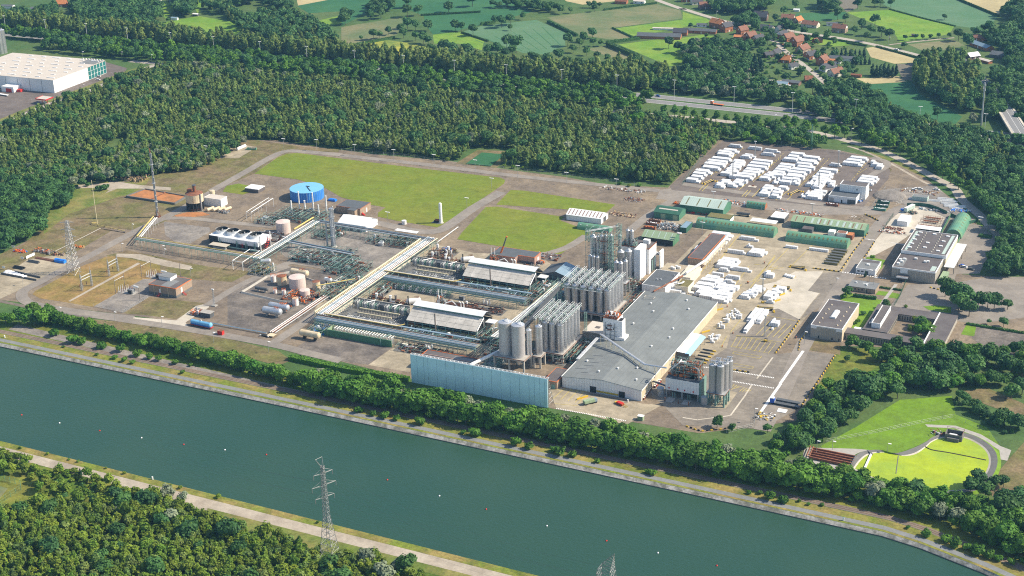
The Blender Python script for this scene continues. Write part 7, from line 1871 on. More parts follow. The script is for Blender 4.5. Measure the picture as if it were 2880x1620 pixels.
for x0,y0,x1,y1,h,n,mt,lab in[(-79,-24,-40,-14,2.6,150,(ac,aa,ah,af),'low pipes and pumps on the court right of the main rack'),(-30,-42,12,-34,2.2,110,(ac,aa,ah,ae),'low pipes and boxes on the court behind the front shed'),(-84,-110,-74,-97,3.4,80,(af,ac,a6,aa),'pumps and green frames at the left end of the front pipe bridge'),(-24,-110,10,-101,2.6,120,(ac,ah,aa,ae),'scattered pipes and fittings on the yard before the front pipe bridge'),(26,-98,40,-60,5.,220,(ah,aq,ac,ae,aa),'dark tangle of pipes left of the front silos'),(30,-30,42,10,5.,200,(aq,ac,ah,ae,af),'tangle of pipes left of the big rear silo block'),(56,-92,76,-62,4.6,160,(ae,ac,ah),'machinery between the legs under the front silo cluster'),(-110,-40,-92,-20,3.,130,(ac,ah,aa,af),'pipes between the tank farm and the main rack'),(-150,4,-124,18,2.6,90,(ac,aa,ae),'low pipes right behind the foot of the tall column'),(-118,50,-88,56,2.,60,(aa,ax,ah),'cream parts along the rear of the long grey rack'),(-210,14,-176,28,2.4,90,(ac,aa,ah),'low pipes behind the cooling tower'),(-10,52,8,62,1.4,40,(ah,ba,ac),'rusty parts behind the pink brick building'),(16,-22,34,10,4.5,150,(ah,ac,aa,af),'pipework between the rear shed and the rear silo block'),(66,22,78,36,4.,90,(ac,aa,ah,ae),'machinery between the slim silos and the grey annex'),(76,-34,86,18,3.,140,(ae,ah,ac),'pipes and skids between the rear silo block and the warehouse')]:
 PU('pipework_area',lab,x0,y0,x1,y1,h,int(abs(x0*3+y0))+200,n,mt,h>2.5,2+n//60,levels=1)
# white wrapped pallets
prg=random.Random(77)
def PR(p,L,d,label,group,lo=(0,0),layers=2,h=1.25,along='x'):

 t=TH('pallet_row',label,'pallets',(p[0],p[1],0),0,group)
 n=max(int(round(L/1.2)),1);w=L/n
 nd=max(int(round(d/1.25)),1);dw=d/nd
 for l in range(layers):
  a,b_=(0,n)if l==0 else(lo[0],n-lo[1])
  if l==2:a,b_=a+prg.randint(0,2),b_-prg.randint(0,2)
  if b_<=a:continue
  m=MB()
  for i in range(a,b_):
   for j in range(nd):
    g=.07;q=prg.uniform(-.04,.04);z=.1+l*h
    x0,x1=i*w+g,(i+1)*w-g;y0,y1=j*dw+g+q,(j+1)*dw-g+q
    zt=z+h-.09+prg.uniform(-.03,.03)
    if along=='x':m.box(x0,y0,z,x1,y1,zt)
    else:m.box(y0,x0,z,y1,x1,zt)
  m.B(('lower_layer','upper_layer','top_layer')[l],c4,t,local=True)
 return t
SEEN={}
def block(k,fl,fr,bl,n,where,group,layers=2,along='x'):
 a,b_,c=G(k,*fl),G(k,*fr),G(k,*bl)
 L=abs(b_.x-a.x);D=c.y-a.y
 if along=='y':
  nrow=n;w=L/nrow
  for i in range(nrow):
   x=a.x+i*w
   PR((x,a.y),D,w*.9,'long white pallet row running lengthwise '+where,group,(1 if i!=1 else 0,0),layers,along='y')
  return
 if n==1:pitch=2.2
 else:pitch=max(D/(n-1),1.3)
 for i in range(n):
  y=a.y+i*pitch;x=(a.x if n==1 else(a.x+c.x)/2)+prg.choice((0,0,0,1.2,-1.2))
  l0,l1=prg.choice((0,1,1,1)),prg.choice((0,1,1,2,2))
  Li=L+prg.choice((0,0,-1.2))
  pos='front ' if i==0 and n>1 else 'rear ' if i==n-1 and n>1 else ''
  lab=(pos+'white pallet row '+where).replace('of the storage lot','of the lot')
  for w_ in('white ','pallet ','very '):
   if len(lab.split())>16:lab=lab.replace(w_,'',1)
  PR((x,y),Li,min(pitch*.92,4.6),lab,group,(l0,l1),layers)
LOT='white pallet rows in the upper storage lot'
for k,fl,fr,bl,n,w in[(bG,(920,240),(1190,270),(930,225),1,'alone at the rear left corner of the storage lot'),(bG,(1335,288),(1650,318),(1340,270),1,'at the rear edge of the storage lot, left of a longer one'),(bG,(1655,338),(2005,388),(1660,320),1,'at the rear edge of the storage lot, the longer one'),(bG,(1575,405),(1885,442),(1580,390),1,'standing alone before the rear edge rows of the storage lot'),(bG,(665,428),(1005,460),(745,340),3,'in the small rear left block of the storage lot'),(bG,(1225,478),(1475,508),(1160,440),2,'in the short pair in the middle rear of the storage lot'),(bG,(85,945),(360,972),(245,760),4,'at the near end of the left column of the storage lot'),(bG,(250,770),(590,835),(330,680),2,'in the near middle of the left column of the storage lot'),(bG,(340,690),(680,800),(420,610),2,'in the middle of the left column of the storage lot'),(bG,(420,625),(790,715),(560,510),3,'at the far end of the left column of the storage lot'),(bG,(735,815),(960,850),(1030,575),7,'in the left half of the second column of the storage lot'),(bG,(920,872),(1080,890),(1010,800),2,'projecting from the front of the second column of the storage lot'),(bG,(1080,885),(1430,932),(1210,740),4,'at the near right of the second column of the storage lot'),(bG,(1220,735),(1640,775),(1410,560),4,'at the far right of the second column of the storage lot'),(bG,(660,1065),(900,1085),(715,960),4,'in the left half of the small front block of the storage lot'),(bG,(915,1050),(1140,1075),(960,960),3,'in the right half of the small front block of the storage lot'),(bG,(1150,1040),(1230,1052),(1200,985),2,'short, at the right end of the small front block of the storage lot'),(bG,(1585,920),(1820,955),(1650,820),3,'at the near left of the third column of the storage lot'),(bG,(1690,840),(2010,880),(1880,640),5,'at the far left of the third column of the storage lot'),(bG,(1820,990),(1935,1000),(1870,940),2,'short, in the near middle of the third column of the storage lot'),(bG,(1940,990),(2160,1028),(2040,870),3,'in the near right of the third column of the storage lot'),(bG,(2160,1000),(2350,1028),(2220,890),3,'at the near right corner of the third column of the storage lot'),(b3,(205,850),(590,910),(300,740),3,'in the middle right of the third column of the storage lot'),(b3,(330,740),(690,800),(470,570),4,'in the far right of the third column of the storage lot'),(b3,(150,528),(470,565),(290,420),3,'at the far left end of the third column of the storage lot'),(b3,(500,560),(850,615),(570,490),2,'at the far right end of the third column of the storage lot'),(bG,(1480,1225),(1690,1270),(1650,1090),4,'in the left half of the yellow bordered block of the storage lot'),(bG,(1690,1265),(1905,1300),(1880,1100),4,'in the right half of the yellow bordered block of the storage lot'),(b3,(1085,622),(1355,655),(1090,600),1,'standing alone right of the third column of the storage lot'),(b3,(1380,608),(1760,655),(1480,500),3,'in the block of three at the rear right of the storage lot'),(b3,(1880,632),(2010,660),(1920,590),2,'in the little group at the far right corner of the storage lot'),(b3,(2000,685),(2145,700),(2030,650),2,'in front in the little group at the far right corner of the storage lot'),(b3,(755,848),(1115,895),(900,740),3,'in the rear block of the fourth column of the storage lot'),(b3,(595,1035),(720,1060),(770,910),4,'at the left side of the fourth column of the storage lot'),(b3,(720,1088),(950,1122),(900,880),6,'in the middle of the fourth column of the storage lot'),(b3,(1020,1045),(1155,1060),(1050,1000),2,'at the right side of the fourth column beside the lot building'),(b3,(520,1265),(600,1278),(570,1190),3,'at the left of the near group left of the lot building'),(b3,(605,1285),(940,1312),(700,1170),4,'in the near group left of the lot building'),(b3,(1610,985),(1995,1032),(1690,890),3,'behind the right side of the lot building')]:
 block(k,fl,fr,bl,n,w,LOT)
YARD='white pallet rows in the concrete yard'
for k,fl,fr,bl,n,w in[(bK,(895,535),(1175,580),(960,470),2,'nearest the brown roofed block in the yard'),(bK,(1005,500),(1435,548),(1270,165),6,'in the long rear left block of the yard'),(bK,(1845,240),(2235,292),(1850,220),1,'at the rear of the yard in front of the long green hut'),(bK,(1990,400),(2130,412),(2000,380),1,'short and alone in the rear middle of the yard'),(bK,(1610,508),(1975,555),(1640,470),1,'in the left half of the long pair in the middle of the yard'),(bK,(2075,570),(2390,622),(2040,510),2,'in the right half of the long pair in the middle of the yard'),(bK,(1330,800),(1720,862),(1480,700),3,'in the left part of the middle group of the yard'),(bK,(1730,862),(2135,918),(1735,840),1,'in the right part of the middle group of the yard'),(bK,(1430,880),(1680,912),(1460,850),1,'short, before the middle group of the yard'),(bK,(1305,975),(1570,1010),(1310,950),1,'left of the pair below the middle group of the yard'),(bK,(1610,1030),(1940,1065),(1615,1010),1,'right of the pair below the middle group of the yard'),(bK,(1525,1115),(1770,1150),(1530,1100),1,'short, below the pairs in the middle of the yard'),(bK,(1040,1110),(1470,1145),(1090,1050),2,'at the rear left of the big front group of the yard'),(bK,(1110,1180),(1420,1210),(1115,1160),1,'low, inside the big front group of the yard'),(bK,(1470,1135),(1590,1180),(1490,1110),1,'short, at the rear right of the big front group of the yard'),(bK,(890,1265),(1320,1300),(940,1190),2,'in the left middle of the big front group of the yard'),(bK,(835,1340),(925,1352),(850,1320),1,'very short, at the left tip of the big front group of the yard'),(bK,(930,1365),(1320,1410),(1000,1310),2,'in the left front of the big front group of the yard'),(bK,(1330,1275),(1805,1312),(1370,1220),2,'in the right middle of the big front group of the yard'),(bK,(1320,1400),(1720,1415),(1350,1340),2,'in the right front of the big front group of the yard'),(bR,(860,300),(1240,380),(930,220),3,'at the very front of the big front group beside the warehouse roof'),(bR,(1100,360),(1400,375),(1150,330),2,'at the right tip of the big front group beside the warehouse roof'),(bK,(700,945),(1040,962),(740,850),3,'in the group against the brown roofed annex'),(bK,(430,1150),(745,1240),(650,960),6,'in the big block beside the brown roofed annex'),(bK,(80,1270),(690,1345),(270,1160),3,'in the long rows behind the warehouse end wall'),(bK,(2355,1005),(2555,1020),(2370,960),2,'alone in the yellow bay in the middle right of the yard'),(bR,(1620,310),(1840,338),(1660,240),3,'in the near half of the right hand group of the yard'),(bR,(1740,230),(1950,240),(1790,150),3,'in the far half of the right hand group of the yard'),(bR,(2110,215),(2290,272),(2150,170),2,'in the rear stack beside the yellow barriers'),(bR,(2000,320),(2240,350),(2040,270),2,'in the front stack beside the yellow barriers'),(bR,(2050,382),(2190,396),(2070,370),1,'short, in front of the stack beside the yellow barriers'),(bR,(2095,780),(2265,800),(2130,720),3,'in the small stack on the marked bays'),(bR,(2135,852),(2205,860),(2140,840),1,'very short, in front of the small stack on the marked bays')]:
 block(k,fl,fr,bl,n,w,YARD)
p=G(bK,900,630);PR((p.x,p.y),3.2,2,'single low white pallet pair beside the wall of the yard',YARD,(0,9))
for k,fl,fr,bl,n,w,lay in[(bR,(1710,715),(1960,752),(1880,520),3,'in the tall block on the marked bays',2),(bR,(1650,905),(1715,920),(1800,690),1,'in front of the tall block on the marked bays',2)]:
 block(k,fl,fr,bl,n,w,YARD,lay,'y')
for k,fl,fr,L,w in[(bS,(2085,950),(2270,972),0,'first low white row before the second green hut'),(bS,(2440,985),(2576,995),0,'second low white row before the second green hut')]:
 a,b_=G(k,*fl),G(k,*fr);PR((a.x,a.y),(b_.x-a.x)*(1 if fl[0]<2400 else 2.2),2,w+' in the yard',YARD,(0,99),1,1.7)
def loose(k,pts,where,seed):
 rg=random.Random(seed)
 for i,(x,y,n)in enumerate(pts):
  p=G(k,x,y);PR((p.x,p.y),1.3*n,1.3,'loose white pallet group '+where,'loose white pallets',(0,rg.randint(0,1)),rg.choice((1,2,2)),1.2)
loose(bR,[(1210,800,1),(1250,770,1),(1260,825,2),(1220,765,1)],'on the yellow bordered strip, the nearest cluster',1)
loose(bR,[(1305,685,1),(1350,660,1),(1335,720,2),(1385,690,1),(1360,640,1)],'on the yellow bordered strip, the middle cluster',2)
loose(bR,[(1400,630,1),(1440,620,1),(1450,660,2),(1520,650,3),(1440,575,1),(1490,545,2),(1540,580,1),(1560,600,2),(1530,540,1),(1500,600,1)],'on the yellow bordered strip, the farthest cluster',3)
loose(bR,[(1050,1010,1),(1090,1000,1),(1080,1070,2),(1130,1020,2),(1180,1010,1),(1170,970,1),(1220,960,1),(1200,1000,1),(1110,945,1),(1100,1030,1)],'beside the white and blue dock canopy',4)
# sheds and huts of the workshop area
def FH(name,label,k,fl,fr,depth,eave,ridge,wall,roof,**kw):
 a,b_=G(k,*fl),G(k,*fr);y=(a.y+b_.y)/2
 return hall(name,label,a.x,y,b_.x,y+depth,eave,ridge,'x',wall,roof,**kw),(a.x,y,b_.x,y+depth)
t,q=FH('white_shed','white gabled shed with brown roof lights at the edge of the lawn','e',(1700,208),(1960,245),13,4.,6.6,bd,ab,openings=[(bB,'E',4,9,0,3.6,ae)])
skylights(t,*q,4.,6.6,10,.55,ak)
t,q=FH(cB,'large green shed with pale green roof and dark roof lights',bS,(480,420),(1160,470),19,5.6,8.6,ck,aF)
skylights(t,*q,5.6,8.6,4,.7,cl)
t,q=FH(cB,'mossy roofed green shed at the left of the workshop yard',bS,(110,490),(475,550),14,4.6,6.8,ck,aI)
for i in range(2):Bx(q[0]+5+i*9,q[1]-.06,0,q[0]+8.5+i*9,q[1]+.01,3.8).B(bB,a8,t)
skylights(t,*q,4.6,6.8,1,14,aR,bP,.55,.72)
t,q=FH(cB,'pale green open fronted shed beside the white tower building','q3',(1640,330),(2110,395),13,4.4,7.4,a2,a8)
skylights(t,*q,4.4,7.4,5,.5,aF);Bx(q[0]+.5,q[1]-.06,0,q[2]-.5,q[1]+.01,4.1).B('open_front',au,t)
t,q=FH(cB,'long green shed with striped pale roof behind the second hut',bg,(820,262),(1365,345),13,4.8,6.8,ck,a8)
skylights(t,*q,4.8,6.8,9,.6,ak);skylights(t,q[0]+12,q[1],q[2]-4,q[3],4.85,6.85,8,1.6,aF)
a,b_=G(bS,745,630),G(bS,1890,820)
yf=(a.y+b_.y)/2;RH(b9,'longest green round roofed hut with mossy roof windows',(a.x+b_.x)/2,yf+5.5,b_.x-a.x,5.5,6.,'x',a9,ribs=20,ribmat=cl)
a,b_=G(bg,775,370),G(bg,1235,438)
yf=(a.y+b_.y)/2;RH(b9,'second long green round roofed hut nearer the road',(a.x+b_.x)/2,yf+5.5,b_.x-a.x,5.5,5.8,'x',a9,ribs=14,ribmat=cl)
a,b_=G(bS,1490,345),G(bS,1775,380)
yf=(a.y+b_.y)/2;RH(b9,'small green round roofed hut with a brick end by the storage lot road',(a.x+b_.x)/2,yf+3.4,b_.x-a.x,3.4,4.2,'x',a9,end=aj,ribs=6,ribmat=cl)
a,b_=G('q3',665,125),G('q3',1150,190)
RH(b9,'pale green round roofed hut behind the tall rear silos',(a.x+b_.x)/2,a.y+2.5,b_.x-a.x,3.6,4.,'x',a9,ribs=5,ribmat=aF)
a,b_=G(aV,1360,880),G(aV,1590,950);c=G(aV,1640,800)
RH(b9,'green round roofed hut behind the large hall at the right fence',(a.x+b_.x)/2+1,a.y+17,36,(b_.x-a.x)/2,6.,'y',a9,ribs=7,ribmat=cl)
p=G(bS,890,545);b=FB('moss_roof_store','low store with a mossy flat roof between the green shed and the long hut',p.x,p.y+1,p.x+17,p.y+10,3.,ab,cl,aI,.3,.1)
p,q_=G(bS,490,715),G(bS,590,730);b=FB('pale_roof_store','small green store with a pale grey roof beside the brown roofed block',p.x,p.y,q_.x,p.y+13,3.6,aI,al,aI,.2,.1)
p,q_=G(bS,1860,555),G(bS,2045,605);b=FB('white_roof_hut','dark walled hut with a flat white roof between the two long green buildings',p.x,p.y,q_.x,p.y+12,3.6,ae,ab,ab,.3,.1)
Cy(((p.x+q_.x)/2,p.y+5,3.7),((p.x+q_.x)/2,p.y+5,4.3),.5,.5,8).B(bx,ab,b)
p,q_=G(bS,1520,640),G(bS,1900,700);t=TH('white_awning','long low white awning roof behind the longest green hut','awning',((p.x+q_.x)/2,p.y+10,0))
Bx(p.x,p.y+4.5,3.2,q_.x,p.y+11,3.4).B(aT,ab,t);m=MB()
for k in range(5):
 x=p.x+.3+(q_.x-p.x-.6)*k/4;m.bar((x,p.y+10.7,0),(x,p.y+10.7,3.2),.12)
m.B(b1,ac,t)
for(k,x0,y0,x1,y1,d,h,wall,roof,lab)in[(bS,2330,720,2485,740,6,3,ae,aE,'dark flat roofed cabin behind the second green hut'),(bg,1095,335,1140,345,5,3.6,ab,ab,'white cabin behind the second green hut'),(bg,1160,340,1228,352,5,3.2,ab,ak,'white cabin with a brown roof behind the second green hut'),(bg,1235,360,1275,372,6,3.4,ah,aZ,'rusty orange container behind the end of the second green hut')]:
 p,q_=G(k,x0,y0),G(k,x1,y1);FB('cabin',lab,p.x,p.y,q_.x,p.y+d,h,wall,roof,None,.2,.05)
t=TH('lot_building','white two part building with dark flat roofs in the corner of the storage lot',cf,(155,238,0))
a,b_=G(b3,1070,1330),G(b3,1620,1400)
xa,xb,ya=a.x,b_.x,(a.y+b_.y)/2
Bx(xa,ya,0,xb,ya+24,4.4).B(bO,bd,t);Bx(xa+.3,ya+.3,4.4,xb-.3,ya+23.7,4.52).B(aT,an,t)
m=MB();m.box(xa-.08,ya-.08,3.9,xb+.08,ya+.25,4.9);m.box(xa-.08,ya+.25,3.9,xa+.25,ya+24,4.9);m.box(xb-.25,ya+.25,3.9,xb+.08,ya+24,4.9);m.B('parapet',ab,t)
Bx(xb-15,ya+12,4.53,xb+4,ya+22,9.4).B('upper_wall',bd,t);Bx(xb-14.7,ya+12.3,9.4,xb+3.7,ya+21.7,9.5).B('upper_roof',aE,t)
m=MB();m.box(xb-15.1,ya+11.9,9.2,xb+4.1,ya+12.2,9.9);m.box(xb+3.8,ya+12.2,9.2,xb+4.1,ya+22.1,9.9);m.box(xb-15.1,ya+12.2,9.2,xb-14.8,ya+22.1,9.9);m.B('upper_parapet',ab,t)
Bx(xb+.1,ya+12,0,xb+4,ya+22,4.52).B(cP,ab,t)
OS('S',xa,ya,xb,ya+24,.5,4.,0,3.2).B(bB,ac,t);OS('S',xa,ya,xb,ya+24,9.2,10.2,0,2.2).B(bB,au,t);OS('S',xa,ya,xb,ya+24,13.8,xb-xa-.4,0,3.2).B(bB,ae,t)
OS('S',xb-15,ya+12,xb+4,ya+22,12.,13.2,6.6,7.3).B(a3,bh,t)
def skip(label,p,mat,L=6.,w=2.4,h=1.6,rz=0,fill=ba,name='skip',cat='skip',group=None):
 t=TH(name,label,cat,p,rz,group)
 m=MB();e=.12
 m.box(-L/2,-w/2,.15,L/2,-w/2+e,h);m.box(-L/2,w/2-e,.15,L/2,w/2,h);m.box(-L/2,-w/2+e,.15,-L/2+e,w/2-e,h);m.box(L/2-e,-w/2+e,.15,L/2,w/2-e,h);m.box(-L/2+e,-w/2+e,.15,L/2-e,w/2-e,.3)
 m.B(cp,mat,t,local=True)
 m=MB();rg=random.Random(int(abs(p.x)*3))
 for k in range(10):
  x,y=rg.uniform(-L/2+.7,L/2-.7),rg.uniform(-w/2+.5,w/2-.5);m.box(x-.5,y-.35,.31,x+.5,y+.35,h+rg.uniform(-.3,.2),rz=rg.uniform(0,3))
 o=m.B('load',fill,t,local=True);o[bn]=b7
 return t
skip('dark red open skip in front of the storage lot building',G(b3,1150,1420),ah,9,2.5,1.8,0.,ab)
for k,x,y,mat,lab in[(aV,455,385,aI,'rearmost green skip in the fenced corner by the lot road'),(aV,435,440,aI,'middle green skip in the fenced corner by the lot road'),(aV,400,490,a9,'nearest green skip in the fenced corner by the lot road'),(bS,120,555,ah,'dark red skip at the rear of the scrap yard'),(bS,75,600,ah,'dark red skip in the middle of the scrap yard'),(bS,40,665,ah,'dark red skip with orange load at the front of the scrap yard')]:
 skip(lab,G(k,x,y),mat,8.5,2.5,1.8,0,ag if 'orange' in lab else ab if 'skip in the' in lab else ba)
SH(aD,'glittering metal scrap heap in the workshop scrap yard',G(bS,330,640),15,12,2.4,91,(ac,ba,ab,ae,al),200)
SH(aD,'orange container scraps behind the mossy green shed',G(bS,435,290),3,3,1.8,92,(ag,),10)
SH('scrap_line','line of scrap and parts along the edge of the storage lot road',G(bS,1330,275),26,6,1.2,93,(ae,ab,al,ag,ba),110)
SH('scrap_line','scattered white and orange parts along the road behind the white roofed hut',G(bS,2300,420),34,5,.9,94,(ab,ag,ba,al),80)
SH(aD,'rusty frame parts on the grey ground beside the wood',G('e',2210,60),14,8,1.2,95,(ah,ac,ba),70)
SH(aD,'long heap of brown and cream parts beside the white shed',G('e',2130,175),20,8,1.2,96,(ah,ax,ba,cJ),100)
SH('scrap_line','pipes and frames along the fence by the wood',G(aB,2130,1435),34,7,1.,97,(ab,ah,ac,ba),90)
SH('rust_stairs','small rusty red stair frames before the large green shed',G(bS,760,440),18,1,1.4,98,(aw,ah),30)
p=G(bS,1460,470);t=TH('pipe_trailer','low trailer loaded with dark pipes on the pale yard',dp,p)
Bx(p.x-4.5,p.y-1.2,.9,p.x+4.5,p.y+1.2,1.15).B('deck',ax,t)
for k in range(6):Cy((p.x-5.2,p.y-1+k*.4,1.5+(k%2)*.5),(p.x+4.2,p.y-1+k*.4,1.5+(k%2)*.5),.28,.28,7).B('pipe',ae,t)
for dx in(-3,2.6,3.7):Cy((p.x+dx,p.y-1.2,.45),(p.x+dx,p.y+1.2,.45),.45,.45,10).B(cY,au,t)
def car(label,p,rz,col,group=None,van=False):
 t=TH('parked_car' if not van else 'van',label,'car' if not van else 'van',p,rz,group)
 L,w=(4.3,1.75)if not van else(5.2,1.95)
 m=MB();m.box(-L/2,-w/2,.35,L/2,w/2,.85 if not van else 1.1);m.B(cp,col,t,local=True)
 a,b_=(-L*.36,L*.2)if not van else(-L*.48,L*.28);zt=1.45 if not van else 2.2;z0=.85 if not van else 1.1
 m=MB();i=0
 P=[(a,-w/2+.06,z0),(b_+.5,-w/2+.06,z0),(b_+.5,w/2-.06,z0),(a,w/2-.06,z0)];Q=[(a+.35,-w/2+.2,zt),(b_-.15,-w/2+.2,zt),(b_-.15,w/2-.2,zt),(a+.35,w/2-.2,zt)]
 for k in range(4):m.quad([P[k],P[(k+1)%4],Q[(k+1)%4],Q[k]])
 m.B(a3,bh,t,local=True)
 Bx(a+.33,-w/2+.18,zt-.02,b_-.13,w/2-.18,zt+.05).B(aT,col,t,local=True)
 for sx in(-L*.31,L*.31):
  for sy in(-w/2+.1,w/2-.1):Cy((sx,sy-.12,.33),(sx,sy+.12,.33),.33,.33,10).B(cY,au,t,local=True)
 for sy in(-w*.33,w*.33):Bx(L/2-.03,sy-.18,.58,L/2+.04,sy+.18,.74).B('headlight',aa,t,local=True)
 return t
def lorry(label,p,rz,cab,load=None,L=14.):
 t=TH('lorry',label,'lorry',p,rz)
 m=MB();m.box(-L/2,-1.2,1.,-L/2+2.3,1.2,3.3);m.B('cab',cab,t,local=True)
 Bx(-L/2-.05,-1.1,2.1,-L/2+.1,1.1,3.).B(a3,bh,t,local=True);Bx(-L/2+.2,-1.1,3.3,-L/2+2.1,1.1,3.8).B('roof_fairing',aa,t,local=True)
 Bx(-L/2+2.5,-1.2,1.,L/2,1.2,1.3).B('flatbed',load or ae,t,local=True)
 Bx(-L/2+.3,-.5,.6,L/2-.3,.5,.99).B('chassis',au,t,local=True)
 Bx(-L/2+2.5,-1.2,1.3,-L/2+2.6,1.2,2.3).B('headboard',ac,t,local=True)
 for x in(-L/2+1.2,-L/2+3.8,L/2-4,L/2-2.7,L/2-1.4):
  for y in(-1,1):Cy((x,y-.18,.5),(x,y+.18,.5),.5,.5,12).B(cY,au,t,local=True)
 return t
lorry('blue lorry with an empty dark flatbed parked at the end of the white road line',G(a5,770,165),-.03,bM,None,16)
p=G(a5,790,140);t=TH('flat_trailer','dark flat trailer parked behind the blue lorry',dp,p,-.03)
Bx(-6,-1.2,1.,7,1.2,1.3).B('deck',an,t,local=True)
for x in(3,4.3,5.6):
 for y in(-1,1):Cy((x,y-.18,.5),(x,y+.18,.5),.5,.5,12).B(cY,au,t,local=True)
Bx(-5.9,-.3,0,-5.5,.3,1.).B('landing_leg',ae,t,local=True)
for k,x,y,rz,col,lab in[(aV,1670,1355,-.2,ab,'white car parked on the side lane right of the large hall'),(aV,1650,1340,-.2,bM,'dark blue car beside the white car right of the large hall'),(aV,1775,1390,-.2,ae,'grey car alone on the side lane right of the large hall'),('t1',1080,1185,0,ab,'white car at the rear of the village lane corner'),('t1',1085,1205,0,aa,'silver car in the middle of the village lane corner'),('t1',1090,1228,0,ab,'white car at the front of the village lane corner'),(aO,1905,955,-.2,au,'black car driving on the motorway'),(aO,2390,1010,-.2,bM,'dark blue car on the motorway by the bridge'),(aB,2185,700,-.2,ae,'grey car on the far motorway lane'),(aB,2390,728,-.2,bM,'blue car on the motorway in the gap between the trees'),(aO,1258,1055,-.35,ae,'dark car on the light service road behind the storage lot'),(aO,1615,378,-.3,ab,'white car on the village road by the wheat field'),('t1',1870,910,-.2,a6,'blue car in front of the dark roofed brick house'),('t1',1320,580,.3,ab,'white car in the village street'),('t1',1430,575,.3,bM,'blue car in the village street'),(aV,1255,185,-.1,ab,'white car by the fence of the pipe storage ground'),(aV,905,190,.4,aa,'first pale car on the pipe storage ground'),(aV,945,180,.4,ab,'second pale car on the pipe storage ground'),(aV,1000,180,.4,aa,'third pale car on the pipe storage ground'),(bq,740,605,.2,ab,'white car on the grey forecourt of the far left depot'),(bq,745,580,.2,aa,'pale car by the glass corner of the far left depot'),(b3,1885,1125,.3,ab,'white car at the corner of the storage lot road'),('q3',1870,510,-.1,ab,'white pickup parked beside the white tower building'),('u2',960,525,.3,ab,'white car in the farmyard by the motorway copse')]:
 car(lab,G(k,x,y),rz,col)
t=lorry('red lorry with a long dark bed standing in the village street',G('t1',1520,690),math.pi-.9,aw,ah,11)
lorry('red lorry on the motorway among the roadside trees',G(aO,260,795),-.12,ag,ag,12)
for k,x,y,lab,mat,rz in[(bq,20,720,'white lorry train on the depot forecourt at far left',ab,-.1)]:
 lorry(lab,G(k,x,y),rz,mat,ab,15)
def lowloader(label,p,rz,mat=aG):
 t=TH('pallet_ramp',label,'loading ramp',p,rz)
 m=MB();m.box(-4.5,-.9,.3,-4.2,.9,.9);m.quad([(-4.5,-.9,.55),(4.5,-.9,1.5),(4.5,.9,1.5),(-4.5,.9,.55)]);m.quad([(-4.5,.9,.4),(4.5,.9,1.3),(4.5,-.9,1.3),(-4.5,-.9,.4)])
 m.B('deck',ae,t,local=True)
 for y in(-1,1):MB().bar((-4.5,y,.6),(4.5,y,1.6),.18).B('side_rail',mat,t,local=True)
 Bx(3.2,-1.3,0,4.2,1.3,1.2).B('stand',au,t,local=True)
 for x,y in((-5.2,-1.4),(-5.4,1.2),(5.6,-1.2),(6.2,-2.8)):Bx(x-.6,y-.3,0,x+.6,y+.3,.9).B('bollard_block',mat,t,local=True)
 return t
lowloader('yellow and black loading ramp left of the storage lot centre',G(bG,520,960),1.1);lowloader('yellow and black loading ramp right of the yellow bordered block',G(bG,2250,1170),1.1)
lowloader('yellow edged loading ramp at the rear right of the yard',G(bg,870,575),-.08);lowloader('yellow edged loading ramp in the middle right of the yard',G(bR,2340,125),-.08);lowloader('yellow edged loading ramp behind the tall pallet block',G(bR,2050,490),-.08)
p=G(bG,1400,1040);t=TH('concrete_slab','pale square slab with rusty parts in the storage lot','slab',p);Bx(p.x-3,p.y-2,.14,p.x+3,p.y+2,.35).B('slab',ay,t);Bx(p.x-.6,p.y+.5,.35,p.x+1,p.y+1.6,1).B('parts',ah,t)
def forklift(label,p,rz=0):
 t=TH('forklift',label,'forklift',p,rz)
 Bx(-1.1,-.55,.3,.9,.55,1.1).B(cp,aG,t,local=True);Bx(-.7,-.5,2.,.5,.5,2.1).B(aT,au,t,local=True)
 m=MB()
 for x in(-.65,.45):
  for y in(-.45,.45):m.bar((x,y,1.1),(x,y,2.),.05)
 m.bar((1.,-.3,.2),(1.,-.3,2.4),.06);m.bar((1.,.3,.2),(1.,.3,2.4),.06);m.B('mast',ae,t,local=True)
 for y in(-.25,.25):Bx(1.05,y-.06,.1,2.,y+.06,.18).B('fork',ae,t,local=True)
 for x in(-.7,.6):
  for y in(-.55,.55):Cy((x,y-.1,.3),(x,y+.1,.3),.3,.3,8).B(cY,au,t,local=True)
forklift('yellow forklift beside the front stack near the yellow barriers',G(bR,1995,385),.2);forklift('small yellow truck alone on the marked bays',G(bR,2045,1050),0);forklift('small yellow truck alone in the right half of the storage lot',G(b3,1265,735),.2)
p=G(cZ,1870,150);t=TH('green_tanker','green covered trailer parked before the warehouse front',dp,p,.9)
Bx(-3.2,-1.2,1.,3.2,1.2,2.6).B(di,a8,t,local=True);Bx(3.3,-1.1,.6,4.6,1.1,2.4).B('cab',al,t,local=True)
for x in(-2.2,2,3.9):
 for y in(-1,1):Cy((x,y-.18,.5),(x,y+.18,.5),.5,.5,10).B(cY,au,t,local=True)
p=G(cZ,2110,160);t=TH('red_loader','red and yellow loading machine before the warehouse front','loader',p,-.4)
Bx(-2.6,-1,.5,1.6,1,1.6).B(cp,aw,t,local=True);MB().bar((1.4,-.6,1.4),(4.4,-.6,.4),.22).B('arm',aG,t,local=True);MB().bar((1.4,.6,1.4),(4.4,.6,.4),.22).B('arm',aG,t,local=True);Bx(-4,-.9,.4,-2.6,.9,1.).B('counterweight',aG,t,local=True)
tag(Bx(104,-120.2,0,126,-119.2,1.1).B('loading_dock',am),'low dark loading dock along the warehouse front','dock')
